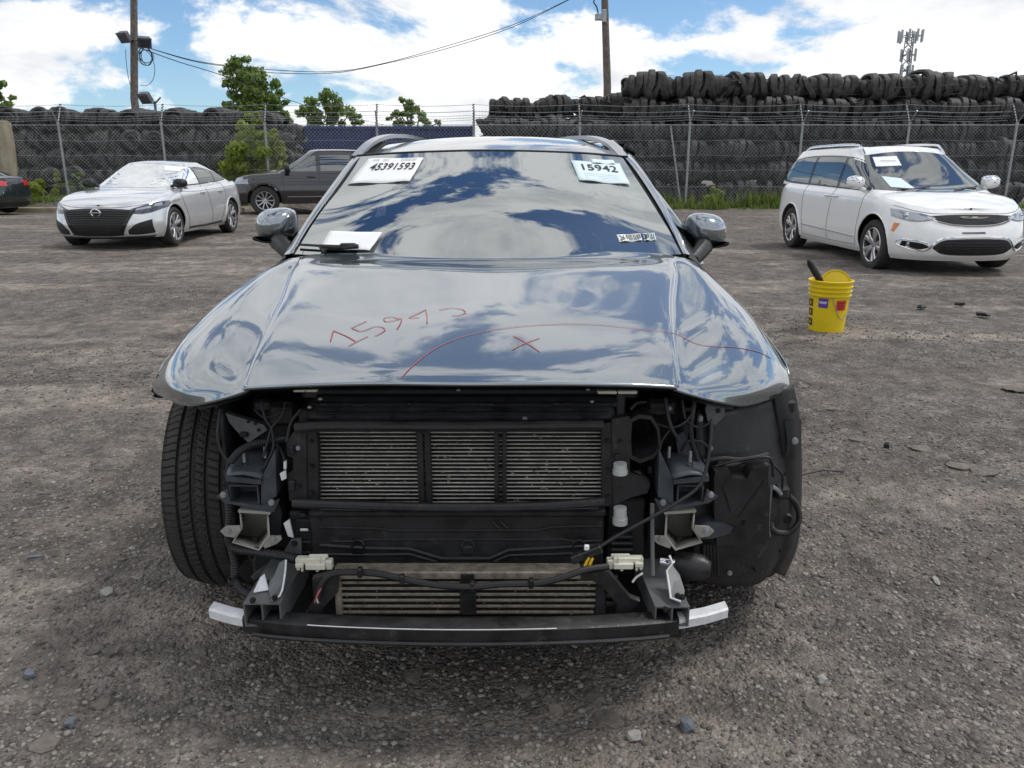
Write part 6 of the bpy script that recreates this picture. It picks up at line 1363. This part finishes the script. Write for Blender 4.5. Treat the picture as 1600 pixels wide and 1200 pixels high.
for x, y in ((1057, 922), (1059, 931), (1066, 933), (1040, 952)): bolt(on_rail(x, y, .010), .0042, M['deep'], rr_)
def crash(s):
    X = lambda x: x if s < 0 else 1460 - x      # mirrored about the car's centre line in the picture
    def pz(pts, Y, off, material, name, parent=None): mb = MB(); mb.prism([at(X(x), y, Y) for x, y in pts], off); return mb.build(name, material, parent or wag)
    Yb = 1.90
    # upper bracket with open box and bolted top plate
    dx = lambda a, b_: (min(X(a), X(b_)), max(X(a), X(b_)))
    x0, x1 = dx(360, 403); ub = open_tube(x0, 758, x1, 787, Yb - .02, .10, .004, M['bluesteel'], 'upper_rail', False)
    mb = MB(); mb.grid(surf([[at(X(353), 743, Yb - .03), at(X(380), 741, Yb - .03), at(X(408), 748, Yb - .03)], [at(X(358), 728, Yb + .02), at(X(385), 722, Yb + .02), at(X(418), 722, Yb + .02)], [at(X(375), 706, Yb + .10), at(X(400), 702, Yb + .10), at(X(428), 702, Yb + .10)]], 3, 3)); f = mb.build('top_plate', M['bluesteel'], ub, smooth=60); solid(f, .004)
    pz([(352, 744), (408, 750), (407, 757), (352, 752)], Yb - .032, (0, .03, 0), M['bluesteel'], 'plate_edge', ub)
    pz([(408, 748), (430, 702), (432, 775), (408, 792)], Yb - .02, (0, .08, 0), M['bluesteel'], 'side_plate', ub)
    for x, y, Yq in ((370, 735, Yb), (392, 735, Yb), (397, 742, Yb - .012), (376, 743, Yb - .012), (383, 728, Yb + .01)):
        mb = MB(); c = at(X(x), y, Yq); mb.tube([c + Vector((.009 * math.cos(t), .009 * math.sin(t), .003)) for t in np.linspace(0, 6.283, 13)[:-1]], .003, 5, closed=True); mb.build('plate_hole', M['dark'], ub)
    for x, y in ((382, 722), (415, 715)): mb = MB(); c = at(X(x), y, Yb + .02); mb.cyl(c, c + Vector((0, 0, .03)), .004); mb.build('stud', M['galv'], ub)
    f = pz([(338, 776), (355, 765), (360, 784), (410, 790), (437, 780), (428, 800), (410, 797), (352, 786)], Yb - .03, (0, .006, 0), M['bluesteel'], 'flange', ub)
    bolt(at(X(349), 773, Yb - .03), .005, M['galv'], f); bolt(at(X(424), 785, Yb - .03), .005, M['galv'], f)
    # open beige channel below, widening to bolted ears
    mb = MB(); mb.grid([[at(X(374), 800, Yb - .02), at(X(376), 826, Yb - .04), at(X(362), 848, Yb - .05), at(X(405), 861, Yb - .055), at(X(422), 838, Yb - .05), at(X(420), 803, Yb - .02)], [at(X(378), 800, Yb + .12), at(X(380), 822, Yb + .12), at(X(372), 836, Yb + .12), at(X(402), 842, Yb + .12), at(X(418), 828, Yb + .12), at(X(416), 803, Yb + .12)]]); f = mb.build('crash_channel', M['beigesteel'], wag, smooth=20); solid(f, .004)
    pz([(378, 800), (416, 803), (418, 828), (402, 842), (372, 836), (380, 822)], Yb + .12, (0, .004, 0), M['beigesteel'], 'channel_back', f)
    for pts, b_ in (([(344, 830), (352, 823), (374, 822), (376, 828), (366, 840), (352, 838)], (356, 829)), ([(410, 852), (420, 838), (438, 838), (440, 843), (432, 850), (414, 857)], (427, 842))):
        e = pz(pts, Yb - .052, (0, .006, 0), M['beigesteel'], 'channel_ear', f); bolt(at(X(b_[0]), b_[1], Yb - .053), .0055, M['galv'], e)
    pz([(372, 797), (422, 800), (422, 804), (372, 801)], Yb - .03, (0, .1, 0), M['beigesteel'], 'channel_top', f)
    mb = MB(); c = at(X(399), 846, Yb - .02); mb.cyl(c, c + Vector((0, 0, .012)), .006); mb.build('channel_plug', M['deep'], f)
    pz([(412, 790), (432, 775), (440, 800), (438, 838), (424, 836), (421, 804)], Yb + .005, (0, .1, 0), M['dark'], 'channel_side', f)
crash(-1); crash(1)
for pts, m_, nm in (([(443, 818), (452, 812), (456, 832), (458, 840), (450, 838)], 'alu', 'lug'), ([(443, 862), (455, 843), (470, 842), (471, 866)], 'greysteel', 'lug'), ([(437, 740), (446, 735), (447, 748), (440, 751)], 'alu', 'lug'), ([(443, 722), (447, 720), (447, 733), (443, 733)], 'alu', 'lug')):
    mb = MB(); mb.prism([at(x, y, 1.885) for x, y in pts], (0, .008, 0)); l_ = mb.build(nm, M[m_], wag)
bolt(at(460, 849, 1.882), .005, M['deep'])
# left: inner wing bracket with holes, struts and cables above the rail
mb = MB(); mb.prism([at(x, y, 2.0) for x, y in ((352, 645), (366, 650), (412, 664), (418, 672), (388, 692), (372, 676), (358, 660))], (0, .02, 0)); wb_ = mb.build('wing_bracket', M['greysteel'], wag)
for x, y in ((388, 659), (399, 662), (404, 672)): mb = MB(); mb.cyl(at(x, y, 1.998), at(x, y, 1.998) + Vector((0, .004, 0)), .005); mb.build('bracket_hole', M['deep'], wb_)
B('fuse_box', 420, 630, 462, 668, 1.99, .12, M['black'], .012); B('strut_bar', 400, 655, 455, 690, 2.04, .1, M['dark'], .01); B('relay', 395, 625, 425, 645, 2.02, .06, M['dark'], .008)
T('cable', [(408, 628, 1.95), (415, 655, 1.93), (424, 670, 1.92), (427, 700, 1.91), (412, 732, 1.89)], .0035, M['cable']); T('cable', [(446, 628, 1.95), (440, 650, 1.93), (425, 668, 1.92), (418, 690, 1.91), (411, 715, 1.9)], .003, M['cable'])
T('cable', [(344, 640, 1.98), (340, 680, 1.95), (346, 705, 1.94), (356, 722, 1.93), (352, 745, 1.92)], .004, M['cable'])
hose('conduit', [(360, 722, 1.9), (375, 705, 1.9), (395, 695, 1.91), (420, 690, 1.93), (448, 684, 1.93)], .011)
hose('conduit', [(358, 780, 1.93), (360, 810, 1.92), (357, 838, 1.90), (365, 856, 1.88), (400, 862, 1.86), (440, 868, 1.84), (463, 874, 1.82)], .013)
hose('conduit', [(356, 838, 1.9), (362, 858, 1.88), (367, 880, 1.87), (368, 905, 1.86), (378, 922, 1.83), (398, 932, 1.80), (412, 930, 1.79), (421, 922, 1.79), (416, 908, 1.8)], .0115)
for p in ((366, 907, 1.86), (376, 922, 1.835)): mb = MB(); c = at(*p); mb.lathe([(.013, -.006), (.0165, -.005), (.0165, .005), (.013, .006)], Matrix.Translation(c), 14); mb.build('conduit_clamp', M['rubberhose'], wag)
B('bush', 395, 872, 436, 912, 1.90, .08, M['deep'], .012); T('arm', [(396, 905, 1.88), (420, 885, 1.9), (440, 872, 1.92)], .012, M['dark'])
# cream brackets and the bumper harness
def cream(px, py, s):
    c = at(px, py, 1.80); mb = MB(); f = lambda x0, y0, x1, y1, dy0=0, dy1=.02: mb.box(c + Vector((s * x0, dy0, y0)), c + Vector((s * x1, dy1, y1)), .002)
    f(-.045, -.004, .03, .014); f(-.045, -.02, -.036, .0); f(-.02, -.014, .03, .002, -.008, .006); f(.03, -.018, .046, .008); f(.004, -.024, .012, .0); f(-.032, -.02, -.026, -.002, -.006, .004); f(-.012, .012, .036, .022, .006, .012); f(-.044, -.006, -.024, .006, -.012, .0)
    f(-.045, -.002, -.0405, .016, -.004, .01); f(.014, .0, .020, .017, -.005, .005); return mb.build('bracket_clip', M['cream'], wag)
cream(490, 881, 1); cream(977, 880, -1)
T('harness', [(497, 936, 1.77), (502, 915, 1.77), (520, 897, 1.77), (560, 894, 1.76), (600, 898, 1.755), (650, 909, 1.75), (690, 915, 1.75), (738, 917, 1.745), (780, 913, 1.75), (840, 911, 1.75), (880, 902, 1.755), (915, 890, 1.77), (950, 885, 1.79)], .0085, M['cable'])
for x, y in ((562, 895), (628, 906), (738, 917), (830, 912)): mb = MB(); c = at(x, y, 1.742); mb.box(c + Vector((-.006, -.004, -.014)), c + Vector((.006, .014, .012)), .003); mb.build('harness_clip', M['black'], wag)
T('frayed_wire', [(502, 918, 1.765), (496, 930, 1.76), (492, 941, 1.76)], .003, M['redink']); T('frayed_wire', [(500, 920, 1.765), (495, 934, 1.76), (497, 942, 1.76)], .0025, M['greyink'])
mb = MB(); Mx = Matrix.Translation(at(917, 866, 1.79)) @ Matrix.Rotation(R(24), 4, 'Y').inverted(); mb.box((-.042, -.01, -.010), (.040, .012, .012), .003, M=Mx); cn = mb.build('connector', M['black'], wag)
mb = MB(); Mx2 = Matrix.Translation(at(920, 878, 1.785)) @ Matrix.Rotation(R(-20), 4, 'Y').inverted(); mb.box((-.009, -.006, -.015), (-.002, .006, .015), .002, M=Mx2); mb.box((.001, -.006, -.015), (.008, .006, .015), .002, M=Mx2); mb.build('yellow_clip', M['yellowclip'], cn)
B('cap', 913, 853, 921, 861, 1.785, .01, M['paper'], .002, cn)
T('cable', [(1112, 655, 1.92), (1110, 690, 1.9), (1104, 730, 1.88), (1090, 762, 1.86), (1050, 790, 1.84), (1000, 818, 1.82), (960, 840, 1.81), (935, 856, 1.80)], .0046, M['cable'])
# right: duct, tubes, brackets, cables
mb = MB(); out = [(984, 655), (998, 648), (1018, 650), (1030, 668), (1034, 700), (1022, 716), (1000, 724), (984, 716), (982, 690)]
O = [at(x, y, 1.90) for x, y in out]; c = sum(O, Vector()) / len(O); I_ = [c + (p - c) * .84 + Vector((0, 0, 0)) for p in O]; D_ = [c + (p - c) * .7 + Vector((0, .10, .01)) for p in O]; E_ = [p + Vector((0, .14, .0)) for p in O]
mb.grid([q + [q[0]] for q in (E_, O, I_, D_)]); mb.build('air_duct', M['black'], wag, smooth=50)
mb = MB(); mb.prism([p + Vector((0, .09, .008)) for p in D_], (0, .004, 0)); mb.build('duct_core', M['deep'], wag)
for (y0, y1) in ((724, 740), (793, 818)):
    mb = MB(); c0 = at(969, y0, 1.88); c1 = at(969, y1, 1.88); mb.tube([c0, c0.lerp(c1, .6), c0.lerp(c1, .62), c1], [.017, .017, .0195, .0195], 14); mb.build('white_canister', M['greyplastic'], wag)
B('side_bracket', 975, 738, 1008, 778, 1.91, .05, M['black'], .01); mb = MB(); c = at(1000, 757, 1.905); mb.tube([c + Vector((.022 * math.cos(t), 0, .02 * math.sin(t))) for t in np.linspace(0, 6.283, 21)[:-1]], .006, 6, closed=True); mb.build('bracket_ring', M['black'], wag)
for y in (838, 848, 858, 868): B('slot_bar', 955, y, 990, y + 5, 1.9, .03, M['dark'], .003)
B('radiator_side', 946, 780, 1010, 880, 1.95, .06, M['black'], .006); B('radiator_side', 1008, 700, 1030, 850, 2.0, .05, M['deep'], .006)
T('support_rod', [(1019, 787, 1.84), (1019, 830, 1.83), (1020, 899, 1.80)], .0055, M['greysteel'], cr=2)
mb = MB(); mb.prism([at(x, y, 1.99) for x, y in ((1102, 640), (1106, 628), (1134, 630), (1132, 650), (1118, 664), (1106, 658))], (0, .015, 0)); wb2 = mb.build('wing_bracket', M['greysteel'], wag)
mb = MB(); mb.cyl(at(1122, 642, 1.988), at(1122, 642, 1.988) + Vector((0, .004, 0)), .007); mb.build('bracket_hole', M['deep'], wb2)
B('headlamp_mount', 1010, 625, 1060, 652, 2.0, .08, M['black'], .01); B('lever', 1060, 660, 1078, 700, 1.98, .05, M['dark'], .01); B('relay', 1082, 640, 1100, 680, 2.02, .05, M['black'], .008)
T('cable', [(1040, 622, 1.95), (1044, 650, 1.93), (1050, 670, 1.92), (1062, 690, 1.92)], .005, M['cable']); T('cable', [(1020, 660, 1.95), (1048, 668, 1.93), (1070, 660, 1.93), (1085, 640, 1.95)], .0035, M['cable']); T('cable', [(1050, 668, 1.93), (1034, 690, 1.92), (1028, 720, 1.9), (1032, 735, 1.9)], .003, M['cable']); T('cable', [(1086, 622, 1.96), (1082, 650, 1.94), (1080, 680, 1.94), (1090, 720, 1.94)], .006, M['cable'])
mb = MB(); mb.prism([at(x, y, 1.97) for x, y in ((1056, 682), (1068, 674), (1080, 700), (1078, 722), (1062, 716), (1058, 700))], (0, .03, 0)); mb.build('strut_mount', M['bluesteel'], wag)
T('hanging_lug', [(988, 910, 1.80), (994, 902, 1.81), (1004, 896, 1.82)], .003, M['alu'])
# horn / sensor beside the right rail
Mx = Matrix.Translation(at(1068, 882, 1.88)) @ Matrix.Rotation(R(90), 4, 'Y') @ Matrix.Rotation(R(20), 4, 'X')
mb = MB(); mb.lathe([(.001, -.06), (.016, -.06), (.018, -.035), (.026, -.03), (.030, -.02)], Mx, 24); hn = mb.build('sensor_cap', M['chrome'], wag)
mb = MB(); mb.lathe([(.030, -.02), (.034, -.012), (.034, .05), (.02, .07), (.001, .07)], Mx, 24); mb.build('sensor_body', M['black'], hn)
# fender liner on the right with washer tank and hose loop
net = [[at(1088, 640, 2.02), at(1140, 632, 2.06), at(1190, 622, 2.12), at(1222, 610, 2.17)], [at(1085, 720, 2.0), at(1140, 715, 2.03), at(1200, 705, 2.09), at(1232, 690, 2.16)], [at(1082, 800, 1.98), at(1140, 800, 2.0), at(1200, 795, 2.06), at(1238, 780, 2.15)], [at(1082, 870, 1.98), at(1135, 870, 2.0), at(1190, 862, 2.06), at(1226, 845, 2.15)], [at(1085, 905, 2.02), at(1135, 914, 2.03), at(1185, 910, 2.08), at(1212, 880, 2.15)]]
mb = MB(); S_ = surf(net, 5, 5); mb.grid(S_); ln = mb.build('fender_liner', M['black'], wag, smooth=60); solid(ln, .005)
mb = MB(); mb.grid(surf([[at(1205, 610, 2.14), at(1225, 605, 2.14), at(1238, 600, 2.16)], [at(1212, 650, 2.13), at(1232, 650, 2.13), at(1248, 655, 2.17)], [at(1222, 720, 2.13), at(1238, 720, 2.13), at(1251, 720, 2.18)], [at(1222, 780, 2.13), at(1238, 790, 2.14), at(1250, 790, 2.2)], [at(1215, 830, 2.14), at(1232, 850, 2.15), at(1245, 850, 2.22)], [at(1200, 885, 2.15), at(1212, 895, 2.16), at(1225, 900, 2.24)]], 5, 4)); f = mb.build('liner_edge', M['black'], ln, smooth=60); solid(f, .004)
mb = MB(); mb.grid(surf([[at(1226, 658, 2.115), at(1240, 655, 2.12), at(1252, 655, 2.16)], [at(1230, 690, 2.11), at(1242, 690, 2.115), at(1252, 690, 2.16)], [at(1228, 712, 2.11), at(1242, 716, 2.12), at(1251, 712, 2.165)]], 4, 4)); f = mb.build('fender_end_cap', M['dark'], ln, smooth=60); bolt(at(1242, 689, 2.11), .006, M['galv'], f)
B('fender_mount', 1222, 626, 1246, 646, 2.13, .04, M['dark'], .008)
mb = MB(); mb.prism([at(x, y, 1.94) for x, y in ((1116, 745), (1118, 738), (1140, 736), (1146, 748), (1168, 748), (1172, 738), (1180, 732), (1200, 730), (1201, 760), (1202, 830), (1196, 850), (1120, 852), (1116, 800))], (0, .05, 0)); tk = mb.build('washer_tank', M['black'], wag)
B('tank_back', 1110, 724, 1204, 850, 1.99, .03, M['black'], .008, tk)
for pts in ([(1118, 728, 1.98), (1150, 720, 1.975), (1195, 714, 1.975), (1206, 722, 1.975), (1208, 745, 1.975)],): T('tank_rim', pts, .004, M['black'], tk)
T('tank_rib', [(1155, 808, 1.938), (1195, 752, 1.938)], .0025, M['dark'], tk, cr=2); T('tank_rib', [(1130, 760, 1.938), (1142, 800, 1.938)], .002, M['dark'], tk, cr=2); T('tank_trim', [(1205, 760, 1.96), (1203, 790, 1.95), (1201, 820, 1.95), (1203, 838, 1.95)], .003, M['greysteel'], tk)
bolt(at(1164, 818, 1.935), .005, M['dark'], tk)
for k in range(5): T('tank_flute', [(1100 + 5 * k, 850, 1.955), (1101 + 5 * k, 875, 1.96), (1102 + 5 * k, 900, 1.97)], .004, M['black'], tk)
mb = MB(); mb.prism([at(x, y, 1.93) for x, y in ((1085, 825), (1105, 816), (1130, 818), (1146, 824), (1140, 834), (1112, 842), (1090, 842))], (0, .06, 0)); mb.build('hose_elbow', M['bluesteel'], wag)
B('plug', 1212, 762, 1236, 782, 2.06, .04, M['cable'], .008); hose('hose_loop', [(1232, 775, 2.08), (1244, 788, 2.1), (1249, 808, 2.1), (1243, 824, 2.09), (1230, 832, 2.08), (1214, 832, 2.06), (1205, 825, 2.04), (1203, 818, 2.03)], .0095)
T('hose_end', [(1206, 760, 2.04), (1214, 765, 2.05), (1220, 772, 2.06)], .006, M['galv']); mb = MB(); c = at(1230, 810, 2.12); mb.lathe([(.001, -.006), (.012, -.006), (.016, 0)], Matrix.Translation(c) @ Matrix.Rotation(math.pi / 2, 4, 'X').inverted(), 16); mb.build('rivet', M['dark'], ln)
# left: end of the fender and its mount
B('fender_mount', 244, 596, 262, 622, 2.17, .06, M['black'], .006); mb = MB(); mb.prism([at(x, y, 2.2) for x, y in ((236, 612), (246, 585), (252, 590), (244, 618))], (0, .05, 0)); mb.build('fender_tab', M['dark'], wag)

# ------------------------------------------------------------------ small fittings on the stripped nose
rng = random.Random(31)
for (x, y, Yq) in ((486, 690, 1.898), (486, 730, 1.898), (486, 770, 1.898), (950, 690, 1.898), (950, 735, 1.898), (950, 775, 1.898), (500, 812, 1.88), (936, 812, 1.88), (520, 655, 1.91), (610, 655, 1.91), (715, 655, 1.91), (820, 655, 1.91), (915, 655, 1.91), (466, 700, 1.895), (466, 760, 1.895), (970, 690, 1.895), (1225, 740, 2.12), (1220, 860, 2.13), (1140, 895, 2.0), (1180, 890, 2.04), (1110, 700, 2.0)):
    bolt(at(x, y, Yq), rng.uniform(.003, .0048), M[rng.choice(('dark', 'galv', 'deep'))])
for (x, y, w, h, Yq, m_) in ((505, 633, 14, 6, 1.915, 'dark'), (560, 634, 20, 5, 1.915, 'black'), (640, 632, 10, 6, 1.915, 'dark'), (760, 633, 24, 5, 1.915, 'black'), (870, 632, 12, 6, 1.915, 'dark'), (455, 705, 8, 14, 1.89, 'dark'), (455, 760, 10, 16, 1.89, 'black'), (965, 715, 10, 8, 1.89, 'dark'), (472, 806, 12, 6, 1.90, 'dark'), (1016, 735, 8, 12, 1.93, 'dark'), (1092, 700, 12, 18, 1.97, 'black'), (1075, 640, 18, 8, 1.98, 'dark'), (1046, 640, 10, 10, 1.98, 'galv'), (440, 640, 10, 8, 1.97, 'dark'), (380, 680, 12, 8, 1.99, 'dark'), (436, 700, 8, 10, 1.93, 'dark'), (1095, 655, 8, 10, 1.97, 'galv'), (510, 905, 12, 8, 1.79, 'dark'), (512, 925, 10, 8, 1.79, 'black'), (960, 905, 12, 9, 1.79, 'dark')):
    B('fitting', x - w / 2, y - h / 2, x + w / 2, y + h / 2, Yq, .018, M[m_], .003)
for pts, r_ in (([(398, 640, 1.97), (412, 652, 1.95), (432, 648, 1.95), (452, 636, 1.95)], .003), ([(430, 690, 1.93), (440, 706, 1.91), (447, 730, 1.9)], .004), ([(1066, 625, 1.96), (1072, 655, 1.94), (1092, 668, 1.94), (1110, 660, 1.95)], .0035), ([(1010, 640, 1.96), (1030, 646, 1.95), (1052, 642, 1.95)], .003), ([(1064, 705, 1.95), (1074, 690, 1.94), (1094, 690, 1.94), (1108, 700, 1.95)], .004), ([(470, 640, 1.92), (455, 660, 1.91), (448, 690, 1.90)], .004), ([(985, 640, 1.93), (995, 630, 1.94), (1010, 628, 1.95)], .004), ([(1204, 722, 1.98), (1222, 742, 2.04), (1222, 764, 2.05)], .004), ([(1098, 720, 1.97), (1130, 716, 1.98), (1160, 718, 1.99), (1200, 710, 2.02)], .006)):
    T('thin_wire', pts, r_, M['cable'])
for x0, x1, y in ((500, 640, 795.5), (700, 935, 795)): T('seal_tear', [(x0, y, 1.862), ((x0 + x1) / 2, y + 1.5, 1.86), (x1, y - 1, 1.864)], .0022, M['dark'])
